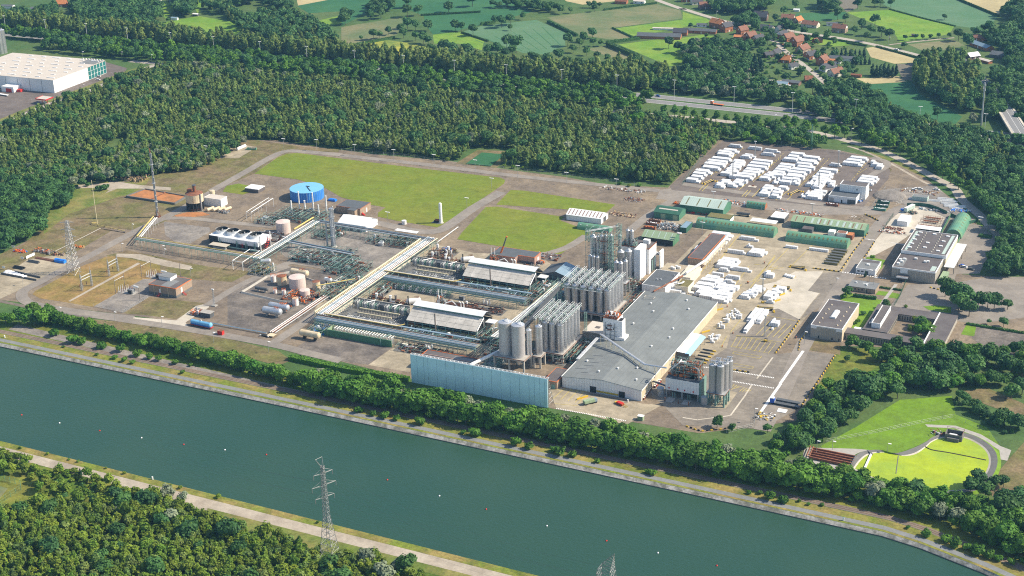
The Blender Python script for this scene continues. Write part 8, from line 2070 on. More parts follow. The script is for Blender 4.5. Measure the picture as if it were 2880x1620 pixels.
for i in range(11):
 p=G(dc,590+i*16,1310-i*22);MB_=TH('barrel_crate','dark red crate with white top in the line along the warehouse corner','crate',p,0,'dark red crates')
 Bx(p.x-.55,p.y-.5,.15,p.x+.55,p.y+.5,1.3).B(cp,ah,MB_);Bx(p.x-.5,p.y-.45,1.3,p.x+.5,p.y+.45,1.5).B('top',ab,MB_)
for i in range(9):
 p=G(dc,760+(i%5)*22,1130-(i//5)*25-(i%5)*22);MB_=TH('barrel_crate','dark red crate with white top between the warehouse wall and the loading house','crate',p,0,'dark red crates by the wall')
 Bx(p.x-.6,p.y-.5,.15,p.x+.6,p.y+.5,1.2).B(cp,aw if i%2 else ah,MB_);Bx(p.x-.5,p.y-.45,1.2,p.x+.5,p.y+.45,1.4).B('top',ab,MB_)
def barrier(k,pts,n,label,group):
 L=[G(k,*p)for p in pts];cum=[0]
 for a,b_ in zip(L,L[1:]):cum.append(cum[-1]+(b_-a).length)
 for i in range(n):
  t_=(i+.5)/n*cum[-1];j=max(m for m in range(len(cum))if cum[m]<=t_);j=min(j,len(L)-2)
  u=(t_-cum[j])/(cum[j+1]-cum[j]);p=L[j].lerp(L[j+1],u);d=(L[j+1]-L[j])
  o=Bx(-.65,-.26,0,.65,.26,.6).box(-.6,-.16,.6,.6,.16,.72).B('barrier_block',aG if i%2==0 else au)
  o.location=(p.x,p.y,.12);o.rotation_euler=(0,0,math.atan2(d.y,d.x));tag(o,('yellow ' if i%2==0 else 'black ')+label,'barrier',group+(' yellow' if i%2==0 else ' black'))
barrier(bg,[(700,1220),(790,1100),(885,965)],26,'concrete barrier block along the right edge of the marked bays','barriers beside the marked bays')
barrier(bg,[(875,1200),(885,1130),(935,1060)],14,'concrete barrier block beside the lodge corner of the road','barriers beside the tan block')
barrier(bg,[(1190,600),(1290,450),(1400,310)],26,'concrete barrier block along the left edge of the main road','barriers left of the main road')
barrier(bg,[(1330,550),(1400,455),(1450,375)],16,'concrete barrier block along the right edge of the main road','barriers right of the main road')
barrier(bg,[(980,578),(1185,605)],12,'concrete barrier block across the rear right corner of the yard','barriers across the yard corner')
barrier(bg,[(1150,1235),(1090,1330),(1010,1449)],22,'concrete barrier block along the thicket by the lorry road','barriers along the thicket')
barrier(a5,[(1010,0),(960,70),(890,180)],12,'concrete barrier block beside the parked blue lorry','barriers beside the lorry')
barrier(dc,[(1860,855),(2190,905)],8,'concrete barrier block by the pedestrian crossing','barriers by the crossing')
barrier(a5,[(20,320),(140,360),(300,345),(400,330)],12,'concrete barrier block at the bottom corner of the lorry road','barriers at the bottom corner')
barrier(bg,[(1860,720),(1890,730),(2000,750)],5,'concrete barrier block on the office forecourt','barriers on the forecourt')
barrier(aV,[(170,555),(280,600),(380,655)],10,'concrete barrier block on the curved corner by the main road','barriers on the curved corner')
for k,x,y in[(bR,1380,455),(bR,1480,915),(bR,1295,1145),(bK,2360,725),(bK,2022,1120),(bR,1735,45),(bg,495,690),(bg,855,1105)]:
 p=G(k,x,y);t=TH('bollard','small rusty orange bollard on the yard concrete','bollard',p,0,'orange bollards');Cy(p,p+Vector((0,0,1.2)),.4,.28,8).B(b1,ah,t);Cy(p+Vector((0,0,1.2)),p+Vector((0,0,1.5)),.3,.1,8).B('cap',ag,t)
for k,x,y,L,rz,lab in[(bR,1250,505,5,.9,'yellow barrier rail at the rear corner of the warehouse'),(dc,1530,295,6,.95,'yellow barrier rail at the end of the dock canopy'),(bR,2335,245,4,1.,'yellow barrier rail beside the rear barrier stack'),(bR,2235,355,6,1.,'yellow barrier rail beside the front barrier stack'),(bg,835,650,3,1.,'yellow barrier rail by the round bales of the yard'),(cZ,1820,110,7,.95,'yellow rail beside the marked bays of the forecourt')]:
 p=G(k,x,y);tag(Bx(p.x-L/2,p.y-.2,.15,p.x+L/2,p.y+.2,1.1,rz=rz).B('guard_rail',aG),lab,'rail')
for i in range(5):
 p=G(bg,770+i*15,640+i*4);q_=p
 tag(Cy((p.x,p.y,.75),(p.x,p.y+2.6,.75),.7,.7,12).B('white_roll',c4),'white wrapped roll in the little row beside a yellow rail','roll','white wrapped rolls')
a=G(bg,1090,570)
for i in range(6):
 p=G(bg,1120+i*14,545-i*19);t=TH('bin','brown open trough in the stepped row by the main road','trough',p,0,'brown troughs');Bx(p.x-4.5,p.y-1.2,.12,p.x+4.5,p.y+1.2,1.5).B(cp,cl,t);Bx(p.x-4.3,p.y-1.,1.5,p.x+4.3,p.y+1.,1.56).B('opening',ae,t)
# large hall, lodge, offices
t=FB('large_hall','large two level hall with dark flat roofs and white edges right of the main road',218,128,246.5,168,9.6,aX,aE,ab,1.7,.35)
Bx(217.9,103,0,245,128,7.6).B('front_wall',b4,t);Bx(218.2,103.3,7.6,244.7,127.9,7.72).B('front_roof',aE,t)
m=MB();m.box(217.8,102.9,7.,245.1,103.2,8.);m.box(217.8,103.2,7.,218.1,128,8.);m.box(244.8,103.2,7.,245.1,128,8.);m.B('front_parapet',ab,t)
for k in range(26):Bx(218.4+k*1.03,102.86,.2,218.5+k*1.03,102.99,6.9).B('wall_joint',ap,t)
for(x,y)in[(222,135),(222,142),(222,150),(222,158),(231,138),(231,147),(240,135),(240,144),(240,153),(241,163),(232,164),(223,164)]:
 Bx(x-1.1,y-.7,9.75,x+1.1,y+.7,10.3).B('skylight',ab,t)
for y in range(132,166,4):
 for x in(226.5,236.5):m=MB().dome((x,y,9.73),.5,.6,8,3).B(bx,ap,t)
for q in((219.5,130,221.2,166),(243,131,245,166)):Bx(q[0],q[1],9.73,q[2],q[3],9.78).B(bP,aF,t)
for q in((219.5,106,224,120,bc),(241,105,244,113,aF)):Bx(q[0],q[1],7.73,q[2],q[3],7.78).B(bP,q[4],t)
for(x,y)in[(220.5,109),(221.8,113),(220.3,116),(222.5,118),(235.5,118),(237,119),(229,121)]:Bx(x-.9,y-.8,7.8,x+.9,y+.8,8.7).B('roof_unit',aa,t)
Bx(223.2,102.8,4.4,227.8,103.,7.).B('white_panel',ab,t);Bx(222,98.5,3.,229,102.9,3.5).B('porch_roof',aE,t);Bx(221.9,98.3,2.7,229.1,98.5,3.7).B('porch_edge',ab,t);Bx(223,99.5,0,228,102.8,3.).B('porch',bh,t)
Bx(246.6,122,4.6,253,166,4.9).B('side_canopy',aa,t)
for y in(123,137,151,165):Bx(252.6,y-.15,0,252.9,y+.15,4.6).B('canopy_post',ae,t)
Bx(246.6,107,0,250.5,121,2.4).B('lean_to',a8,t)
b=FB('gatehouse','white flat roofed gatehouse with dark windows beside the main road',195,103,207.5,119.5,3.4,ab,bc,ab,.5,.35,openings=[(bB,'S',6.4,8.,0,2.3,bh),(a3,'S',1,2.6,1.3,2.2,bh),(a3,'S',3.4,5,1.3,2.2,bh)])
windows(b,'E',195,103,207.5,119.5,5,1.3,1.1,2.4);Bx(200,110,3.53,202,112,4.2).B('roof_unit',aa,b);Bx(196,115.5,3.53,206.5,119,3.57).B(bP,aE,b)
b=FB('lodge','low grey brick lodge with a grey flat roof above the garden lawn',197.5,73.5,214.5,84.5,3.,aY,bc,bc,.2,.15,openings=[(bB,'S',10.8,12,0,2.2,bh)])
windows(b,'S',197.5,73.5,214.5,84.5,4,1.,1.2,2.2,1,10);Cy((201,80,3.1),(201,80,3.8),.6,.6,8).B(bx,aa,b);Cy((208,78,3.1),(208,78,3.8),.6,.6,8).B(bx,aa,b)
b=FB('canteen_block','tall beige panel block with dark flat roof and a long white skylight',194.5,-3.5,213,37,8.,b4,aE,ab,.4,.3)
for k in range(17):OS('S',194.5,-3.5,213,37,.8+k*1.05,.92+k*1.05,.1,7.3,.05).B('wall_joint',aX,b)
for k in range(18):OS('E',194.5,-3.5,213,37,.2+k*2.24,2.34+k*2.24,0.,7.55,.06).B(bA,aX,b)
for x in(194.6,209.4):Bx(x,-3.62,6.3,x+3.4,-3.5,7.5).B('white_panel',ab,b)
for x,k in((207,a3),(199,a3),(211,bB)):OS('S',194.5,-3.5,213,37,x-194.5,x-193.7,.3 if k==bB else.4,2.).B(k,bh,b)
m=MB();i=0
for k in range(8):
 a,c=math.pi*k/8,math.pi*(k+1)/8;m.quad([(203.8-1.8*math.cos(a),10,8.13+1.1*math.sin(a)),(203.8-1.8*math.cos(c),10,8.13+1.1*math.sin(c)),(203.8-1.8*math.cos(c),21,8.13+1.1*math.sin(c)),(203.8-1.8*math.cos(a),21,8.13+1.1*math.sin(a))][::-1])
m.B('skylight',ab,b);Bx(202,9.9,8.13,205.6,10,9.2).B('skylight_end',ab,b)
for k in range(5):
 for x in(198.3,209):m=MB().dome((x,1+k*7,8.12),.6,.65,10,3).B('roof_dome',ax,b)
WIN=[]
def wing(tt,x0,y0,x1,y1,h,label_wall=b4):
 Bx(x0,y0,0,x1,y1,h).B(cP,label_wall,tt)
 Bx(x0-.3,y0-.3,h,x1+.3,y1+.3,h+.45).B('wing_roof',aE,tt)
t=TH('office_building','low office building of dark flat roofed wings round a planted courtyard','office building',(243,22,0))
fl=G(cD,370,610);fr_=G(cD,1130,665)
wing(t,213.2,2,258,9.5,3.6)
wing(t,222,9.9,236,49,3.9)
wing(t,236.4,40,258.5,49.5,3.7)
wing(t,258.9,2,269,49.5,3.8)
for x0,x1,y,h in((213.2,258,2,3.6),(236.4,258.5,40,3.7)):
 n=int((x1-x0)/1.5)
 for i in range(n):Bx(x0+.4+i*1.5,y-.09,.7,x0+1.05+i*1.5,y+.01,2.9).B(a3,bh,t)
for i in range(17):Bx(236-.01,11+i*1.7,.7,236.09,11.7+i*1.7,2.9).B(a3,bh,t)
Bx(226,14,4.4,231,42,7.).B('plant_room_wall',cC,t);Bx(226.3,14.3,7.,230.7,41.7,7.1).B('plant_room_roof',aE,t)
m=MB();m.box(225.9,13.9,6.7,231.1,14.2,7.5);m.box(225.9,14.2,6.7,226.2,42.1,7.5);m.box(230.8,14.2,6.7,231.1,42.1,7.5);m.B('plant_room_parapet',ab,t)
MB().tube([(224,18,4.6),(224,18,5.6),(226,18.5,5.8)],.4,8).B('roof_duct',aa,t);Bx(224.6,19.5,4.4,225.9,22.5,6.4).B('roof_unit',aa,t)
for x in(258.2,):Bx(x,1.6,3.6,x+.7,49.8,4.6).B('firewall',ab,t)
for y in(9.6,):Bx(222,y,3.6,236,y+.25,4.5).B('firewall',am,t)
Bx(236.2,9.9,.14,258.6,39.8,.2).B('courtyard_floor',c0,t)
Bx(216,11.5,0,221.5,15.5,2.6).B('garden_shelter',ab,t)
tag(ST('garden_path',GP(cD,[(540,515),(600,420),(680,320),(720,255),(800,150),(820,120)]),2.2,.12,aK),None,None)
def fence(label,k,pts,h,mat,post=4.,solid=False,group=None,name='fence'):
 L=[G(k,*p)for p in pts];c=L[len(L)//2]
 t=TH(name,label,'fence',(c.x,c.y,0),0,group)
 for a,b_ in zip(L,L[1:]):
  d=b_-a;n=max(int(d.length/post),1);dn=d.normalized();nn=Vector((-dn.y,dn.x,0))*.04
  for i in range(n):
   p,q=a.lerp(b_,i/n),a.lerp(b_,(i+1)/n)
   Bx(p.x-.07,p.y-.07,0,p.x+.07,p.y+.07,h+.1).B(b1,mat,t)
   if solid:MB().prism([xy(p-nn),xy(q-nn),xy(q+nn),xy(p+nn)],.05,h).B('panel',mat,t)
   else:
    m=MB()
    for z in(.15,h*.5,h):m.bar((p.x,p.y,z),(q.x,q.y,z),.028)
    for s_ in range(1,8):w_=p.lerp(q,s_/8);m.bar((w_.x,w_.y,.1),(w_.x,w_.y,h),.016)
    m.B('mesh_panel',mat,t)
 return t
fence('curved dark green screen fence round the back of the works yard',aV,[(810,430),(1000,425),(1150,445),(1280,490),(1410,550)],2.4,aI,5,True)
fence('bright green screen fence between the works yard and the round hut',aV,[(1465,590),(1330,850)],2.6,a2,5,True)
fence('short dark green screen fence at the corner of the works yard',aV,[(1470,580),(1560,620)],2.4,aI,5,True)
fence('green screen fence at the right of the round roofed hut',aV,[(1570,1000),(1725,715)],2.6,a2,5,True)
fence('dark green screen fence by the avenue corner',aV,[(1730,710),(1880,660)],2.4,aI,5,True)
fence('green mesh fence along the main road side of the works yard',aV,[(430,830),(520,690),(610,560)],2.4,aI,4)
fence('grey mesh fence across the front of the works yard',aV,[(440,835),(720,860),(870,880)],2.2,ac,4)
fence('grey mesh fence round the gravel heap',aV,[(280,450),(490,160),(640,200),(750,370),(640,410)],2.2,ac,5)
fence('green gate fence between the offices and the forecourt',cD,[(800,310),(850,230),(900,110),(920,90)],2.2,aI,3)
fence('tall mesh fence between the storage lot and the wood',aO,[(0,1395),(100,1250),(200,1130),(295,1040)],2.6,af,6)
fence('tall mesh fence along the rear edge of the storage lot',aO,[(295,1040),(600,1070),(970,1130),(1300,1170),(1480,1200)],2.6,ac,8)
fence('long mesh fence between the north road and the wood',aB,[(0,1140),(480,1185),(860,1240),(1500,1310),(2000,1370),(2320,1420)],2.4,ac,9)
fence('mesh fence on the grass round the pond',a5,[(1080,440),(1400,380),(1800,295),(2040,250),(2230,340),(2400,450)],1.8,ac,6)
fence('grey mesh fence at the bottom corner of the plant',a5,[(330,370),(540,320),(545,250)],2.,ac,3)
fence('teal mesh fence round the tennis court',cE,[(-180,700),(0,725),(155,765),(160,800),(0,905),(-100,960)],3.,a9,3)
SE('tennis_court',GP(cE,[(-180,760),(0,770),(60,790),(0,860),(-120,930)]),.05,by)
fence('mesh fence round the grey substation gravel',bf,[(1410,1190),(1640,1240),(1840,1290),(1880,1280),(2230,1060)],2.,ac,4)
p,q_=G(aV,655,720),G(aV,790,735);b=FB('white_store','white flat roofed store in the works yard',p.x,p.y,q_.x+1,p.y+13,3.6,ab,ab,ab,.3,.1)
p,q_=G(aV,940,830),G(aV,1290,875);t=TH('open_garage','white roofed open garage with five dark bays in the works yard','garage',((p.x+q_.x)/2,p.y+2,0))
Bx(p.x-.6,p.y,3.2,q_.x+.5,p.y+7,3.5).B(aT,ab,t);Bx(p.x,p.y+5.5,0,q_.x,p.y+6.5,3.19).B('rear_wall',au,t);Bx(q_.x-.2,p.y+.2,0,q_.x+.1,p.y+6.6,3.19).B('end_wall',ab,t)
for k in range(6):Bx(p.x+(q_.x-p.x-.3)*k/5,p.y+.1,0,p.x+.25+(q_.x-p.x-.3)*k/5,p.y+5.4,3.19).B('bay_wall',af,t)
for i,(y_,lab)in enumerate(((760,'front rusty steel rack behind the open garage'),(690,'middle rusty steel rack behind the open garage'),(640,'rear rusty steel rack behind the open garage'))):
 p,q_=G(aV,970+i*40,y_-20),G(aV,1330+i*20,y_+20);t=TH('steel_rack',lab,'rack',((p.x+q_.x)/2,p.y,0));m=MB();n=9
 for k in range(n+1):
  x=p.x+(q_.x-p.x)*k/n
  for yy in(0,2.4):m.bar((x,p.y+yy,0),(x,p.y+yy,2.4),.08)
 for yy in(0,2.4):
  for z in(1,2.2):m.bar((p.x,p.y+yy,z),(q_.x,p.y+yy,z),.07)
 m.B(cW,ah,t);Bx(p.x+2,p.y+.4,1.05,p.x+12,p.y+2.,1.5).B('load',ah,t)
p=G(aV,845,500);t=TH('box_trailer','white and pale green box trailer in the works yard',dp,p,1.25)
Bx(-5.5,-1.25,1.,5.5,1.25,3.6).B('box',aF,t,local=True);Bx(-5.4,-1.2,3.6,5.4,1.2,3.66).B(aT,ab,t,local=True);Bx(-5,-.9,.5,5,.9,.99).B('chassis',ae,t,local=True)
SH('tarp_heap','blue tarpaulin heap beside the box trailer',G(aV,755,490),3,2.4,1.4,101,(a7,),14,cO);SH('barrel_heap','dark barrels beside the box trailer',G(aV,900,540),5,4,1.8,102,(ae,aI,ba),40,'barrels')
SH(aD,'red brown pipe scrap before the white store in the works yard',G(aV,600,770),14,5,1.,103,(ah,ba,ak),60);SH(aD,'rusty pipe bundles along the front fence of the works yard',G(aV,590,830),17,3,1.3,104,(ah,ak,ab,ag),60)
SH('barrel_row','row of dark drums along the curved green fence',G(aV,1230,500),24,3,1.3,105,(ae,al,ab),50,'drums')
t=TH('gravel_heap','grey gravel heap inside the mesh fence beside the lot road','gravel heap',G(aV,550,290));m=MB();p=G(aV,550,280);m.dome((p.x,p.y,0),12,3.2,16,4);o=m.B('gravel',bm,t)
for i,(x,y,L)in enumerate([(1390,320,11),(1410,345,12),(1440,365,12),(1450,395,12),(1530,425,15),(1540,445,15),(1550,465,9)]):rods(bQ,('rearmost','second from the back','third from the back','fourth from the back','fifth from the back','sixth from the back','nearest')[i]+' bundle of pale pipes along the avenue fence',G(aV,x,y),L,2,.5,.12,aa,4,r=.25,group='bundles of pale pipes')
p,q_=G(aV,890,330),G(aV,1150,310);b=FB('site_cabin','long pale green site cabin on the pipe storage ground',p.x,p.y-1,q_.x,p.y+4,3,aF,bc,None,.2,.05)
rods(bQ,'long bundle of pale pipes before the site cabin',G(aV,1080,340),22,3,.8,.1,aa,6)
SH('tarp_heap','crumpled blue tarpaulins at the end of the pale pipe bundles',G(aV,1615,500),13,5,1.,106,(a7,a7,ab),60,cO)
SH(aD,'brown timber and parts on the rear of the pipe storage ground',G(aV,1000,215),26,8,1.,107,(cJ,ba,ab,ah),90)
SH(aD,'white and brown containers at the corner of the main road',G(aV,80,630),9,5,2.4,108,(ab,ax,cl),16,'containers')
SH(aD,'machine parts by the door of the lot building',G(b3,1680,1340),5,4,1.6,109,(ae,ab,a6),24,'machine parts')
for k in range(5):
 p=G(bq,1630+k*18,1135-k*8)if k<3 else G(bq,1690+k*12,1110-k*9)
SH('spool_row','row of cream rings on the pale ground at the wood corner',G(bq,1715,1105),14,4,2,110,(ax,ah,ae),40,'rings')
a,b_=G(bq,1790,1125,1.2),G(bq,1850,1100,1.2);vessel(cQ,'white horizontal cylinder on the pale ground at the wood corner',a,b_,1.3,ab,ac)
skip('green skip on the pale ground at the wood corner',G(bq,1900,1130),a9,8,2.4,1.6,.3)
rods(bQ,'dark pipes and tanks at the wood corner of the plant',G(bq,1645,1160),12,4,1.4,0,ae,6)
SH('brushwood_heap','brown brushwood and rubble heap by the left wood edge',G(bq,1010,1350),20,14,3,111,('bark',cJ,ba),160,'rubble heap')
SH(aD,'grates and white sheets on the yard corner by the blue lorry',G(a5,620,250),10,9,.8,112,(ac,ae,aG,ab),60)
p=G(a5,750,205);tag(Bx(p.x-2.5,p.y-2.,.16,p.x+2.5,p.y+2.,.4).B('white_sheet',ab),'white sheet lying in front of the blue lorry','sheet')
p=G(cZ,2260,270);t=TH('site_cabin','small green and white cabin among the tops of the canal trees','cabin',p);Bx(p.x-1.5,p.y-1.2,0,p.x+1.5,p.y+1.2,2.4).B(bO,a8,t);Bx(p.x-1.6,p.y-1.3,2.4,p.x+1.6,p.y+1.3,2.55).B(aT,ab,t)
# algae pond
Q=[G(a5,*p)for p in[(1300,640),(1350,575),(1420,530),(1540,520),(1660,545),(1760,530),(1840,475),(1880,440),(1960,410),(2100,405),(2200,440),(2280,500),(2310,570),(2290,660),(2200,770),(2080,800),(1850,800),(1600,760),(1400,690)]]
Q=SL(Q+[Q[0]],4)[:-1]
c=sum(Q,Vector())/len(Q)
t=TH('algae_pond','pond covered with bright yellow green duckweed behind a concrete rim','pond',(c.x,c.y,0))
m=MB()
def grow(p,d):v=(p-c);return p+v.normalized()*d
for a,b_ in zip(Q,Q[1:]+Q[:1]):
 A,B=grow(a,1.),grow(b_,1.);C_,D=grow(a,4.2),grow(b_,4.2)
 m.quad([(a.x,a.y,.12),(b_.x,b_.y,.12),(B.x,B.y,.42),(A.x,A.y,.42)][::-1],1)
 m.quad([(A.x,A.y,.42),(B.x,B.y,.42),(D.x,D.y,.95),(C_.x,C_.y,.95)][::-1],0)
 E_,F_=grow(a,6.),grow(b_,6.)
 m.quad([(C_.x,C_.y,.95),(D.x,D.y,.95),(F_.x,F_.y,.05),(E_.x,E_.y,.05)][::-1],2)
m.B('rim',[am,ay,aW],t)
o=SE('duckweed',Q,.16,'duckweed');del o[bn];o.data.transform(Matrix.Translation(-t.matrix_basis.translation));o.parent=t
def dam(a,b_,w,h,mat,nm):
 d=(b_-a).normalized();nn=Vector((-d.y,d.x,0))*w/2;MB().prism([xy(a-nn),xy(b_-nn),xy(b_+nn),xy(a+nn)],.1,h).B(nm,mat,t)
dam(G(a5,1425,530),G(a5,1375,640),.9,.9,ab,'weir_wall');dam(G(a5,1628,545),G(a5,1610,680),.35,.3,am,'boom');dam(G(a5,1395,510),G(a5,1430,540),.8,1.,am,'weir_end')
bp=SL([G(a5,1820,470),G(a5,1880,500),G(a5,2000,520),G(a5,2130,545),G(a5,2290,578)],4)
m=MB()
for a,b_ in zip(bp,bp[1:]):m.bar((a.x,a.y,.28),(b_.x,b_.y,.28),.3)
m.B('boom','bark',t)
p=G(a5,2040,430);b=TH('pond_intake','dark open concrete intake tower with rusty rails at the pond edge','intake',(p.x,p.y,0))
m=MB();W,D_=4.3,6
for q in((-W,0,-W+.4,D_),(W-.4,0,W,D_),(-W+.4,D_-.4,W-.4,D_),(-W+.4,0,W-.4,.4)):m.box(p.x+q[0],p.y+q[1],.1,p.x+q[2],p.y+q[3],3.4)
m.B(bO,am,b);Bx(p.x-W+.41,p.y+.41,.2,p.x+W-.41,p.y+D_-.41,1.6).B('well',au,b);Bx(p.x-2.4,p.y+1,1.6,p.x+1.4,p.y+3.2,2.6).B('machine',aa,b);Bx(p.x-3,p.y-1.4,.1,p.x+3,p.y-.01,2.).B('gate',am,b)
m=MB()
for q in((-W,0),(W,0),(W,D_),(-W,D_),(0,D_)):m.bar((p.x+q[0],p.y+q[1],3.4),(p.x+q[0],p.y+q[1],4.6),.07)
m.bar((p.x+W,p.y,4.5),(p.x+W,p.y+D_,4.5),.08);m.bar((p.x-W,p.y+D_,4.5),(p.x+W,p.y+D_,4.5),.08);m.B('railing',ah,b)
p=G(a5,1935,380);SH('pump_set','rusty pumps and valves left of the pond intake',p,8,4,1.8,113,(ah,aa,ae),34,'pumps')
a,b_,c_,d_=G(a5,980,495),G(a5,1310,560),G(a5,1270,640),G(a5,950,570)
SE('basin_paving',GP(a5,[(920,480),(1300,490),(1480,505),(1400,540),(1330,570),(1290,670),(900,590)]),.1,aK)
t=TH('settling_tanks','rusty settling tank of four long orange channels beside the pond','settling tank',((a.x+c_.x)/2,(a.y+c_.y)/2,0))
for i in range(9):
 u,w_=i/9,(i+.5)/9;P=[a.lerp(d_,u),b_.lerp(c_,u),b_.lerp(c_,w_),a.lerp(d_,w_)]
 z=(1.5 if i%2==0 else.5)
 MB().prism([xy(p)for p in P],.08,z).B('channel_wall' if i%2==0 else 'channel',ah if i%2==0 else cH,t)
for u in(0,.06):p,q=a.lerp(b_,u-.05),d_.lerp(c_,u-.05);m=MB().bar((p.x,p.y,1.8),(q.x,q.y,1.8),.35);m.B('cross_pipe',ah,t)
dd=a.lerp(b_,.98);ee=d_.lerp(c_,.98);MB().bar((dd.x,dd.y,1.2),(ee.x,ee.y,1.2),.5).B('end_gate',ae,t)
# far left depot
zt=12.
A=G(bq,400,608,zt);B=G(bq,795,459,zt);W=G(bq,0,571,zt);S_=G(bq,660,512,zt)
u=(W-A).normalized();v=(B-A).normalized()
FLc=A+u*110;BLc=B+u*110
t=TH('depot','huge white windowless depot with a pale roof and teal glass corner at far left','warehouse',(A.x,A.y,0))
def quadwall(p,q,z0,z1,th=.3):
 d=(q-p);d.z=0;d.normalize();nn=Vector((-d.y,d.x,0))*th;return MB().prism([xy(p),xy(q),xy(q+nn),xy(p+nn)],z0,z1)
nfr=8
for i in range(nfr):
 a,b_=A.lerp(FLc,i/nfr),A.lerp(FLc,(i+1)/nfr-.004);quadwall(b_,a,0,zt).B(bA,ab,t)
for i in range(3):
 a,b_=A.lerp(S_,i/3),A.lerp(S_,(i+1)/3-.006);quadwall(a,b_,0,zt).B(bA,ab,t)
for i in range(6):
 for j in range(3):
  a,b_=S_.lerp(B,i/6+.012),S_.lerp(B,(i+1)/6-.012);quadwall(a,b_,.4+j*3.9,4.+j*3.9).B('glass_pane','teal_glass',t)
quadwall(S_-v*0+Vector((-v.y,v.x,0))*.08,B+Vector((-v.y,v.x,0))*.08,0,zt-.2,.15).B('mullion_frame',aa,t)
m=MB().prism([xy(A),xy(B),xy(BLc),xy(FLc)],zt,zt+.25);m.B(aT,aR,t)
for i in range(6):
 for j in range(7):
  c=A+v*((B-A).length*(.09+j*.14))+u*(8+i*15+(j%2)*6)
  L=4.2 if(i+j)%3==0 else 2.2
  p=[c-u*L-v*.5,c+u*L-v*.5,c+u*L+v*.5,c-u*L+v*.5]
  MB().prism([xy(q)for q in p],zt+.25,zt+.8).B('skylight',ab,t)
c=B+u*10-v*9;m=MB().prism([xy(c-u*9-v*7),xy(c+u*9-v*7),xy(c+u*9+v*7),xy(c-u*9+v*7)],zt+.26,zt+.34);m.B('roof_terrace',bc,t)
for k in range(8):
 c=B+u*(2+k*3.2)-v*1.5;Bx(c.x-.6,c.y-.4,zt+.3,c.x+.6,c.y+.4,zt+1.4).B('roof_frame',aa,t)
c=A+u*45-v*5
m=MB().prism([xy(c-u*7-v*5),xy(c+u*7-v*5),xy(c+u*7+v*4.5),xy(c-u*7+v*4.5)],0,5.2);m.B('porch',ab,t)
a,b_=c-v*5.1-u*4.5,c-v*5.1+u*2;quadwall(b_,a,0,3.6,.1).B('red_door',aw,t)
c=c-u*10;MB().prism([xy(c-u*2-v*2),xy(c+u*2-v*2),xy(c+u*2+v*2),xy(c-u*2+v*2)],0,2.4).B('bin',aw,t)
for x,y,lab in((8,405,'left pale storage silo behind the far left depot'),(32,400,'right pale storage silo behind the far left depot')):
 p=G(bq,x,y);silo(lab,p.x,p.y,3.4,0,24,bu,'depot silos',False,.3,18)
p=G(bq,340,778);t=TH('fuel_canopy','small filling station canopy with a red edge on the depot forecourt','canopy',p)
Bx(p.x-6,p.y-5,4.6,p.x+6,p.y+5,5.).B(aT,aR,t);m=MB()
for q in((-6.1,-5.1,6.1,-4.95),(5.95,-4.95,6.1,5.1),(-6.1,-4.95,-5.95,5.1)):m.box(p.x+q[0],p.y+q[1],4.2,p.x+q[2],p.y+q[3],5.3)
m.B('fascia',aw,t)
for dx in(-3,3):Cy((p.x+dx,p.y,0),(p.x+dx,p.y,4.6),.25,.25,8).B(b1,aw,t)
Bx(p.x-5,p.y-2,.1,p.x+7,p.y+2,.3).B('island',ay,t);Bx(p.x-.6,p.y-.5,.3,p.x+.6,p.y+.5,2).B('pump',aa,t)
# village and farms
def HO(label,p,L,d,eave,ridge,wall,roof,rz,group=None,gable=None,name='house',cat='house',chim=True,wins=True):
 t=TH(name,label,cat,(p.x,p.y,0),rz,group)
 m=Bx(-L/2,-d/2,0,L/2,d/2,eave);m.B(bO,wall,t,local=True)
 for x in(-L/2,L/2):MB().quad([(x,-d/2,eave),(x,d/2,eave),(x,0,ridge-.1)]).B('gable',gable or wall,t,local=True)
 r=MB().gable(-L/2,-d/2,L/2,d/2,eave,ridge,'x',0,None,.45).B(aT,roof,t,local=True)
 if chim:
  c=Bx(L*.2-.4,-.4,ridge-1.2,L*.2+.4,.4,ridge+.9).B(dm,aj,None);c.parent=r
 if wins:
  for s in(-1,1):
   for k in range(2):
    x=-L*.27+k*L*.54;Bx(x-.6,s*d/2-.05,.9,x+.6,s*d/2+.05,2.2).B(a3,bh,t,local=True)
   Bx(s*L/2-.05,-1.6,.9,s*L/2+.05,-.3,2.2).B(a3,bh,t,local=True)
   if ridge-eave>3:Bx(s*L/2-.05,-.6,eave+.2,s*L/2+.05,.6,eave+1.5).B(a3,ab,t,local=True)
  Bx(-.5,-d/2-.06,0,.5,-d/2+.04,2.1).B(bB,ab,t,local=True)
 return t
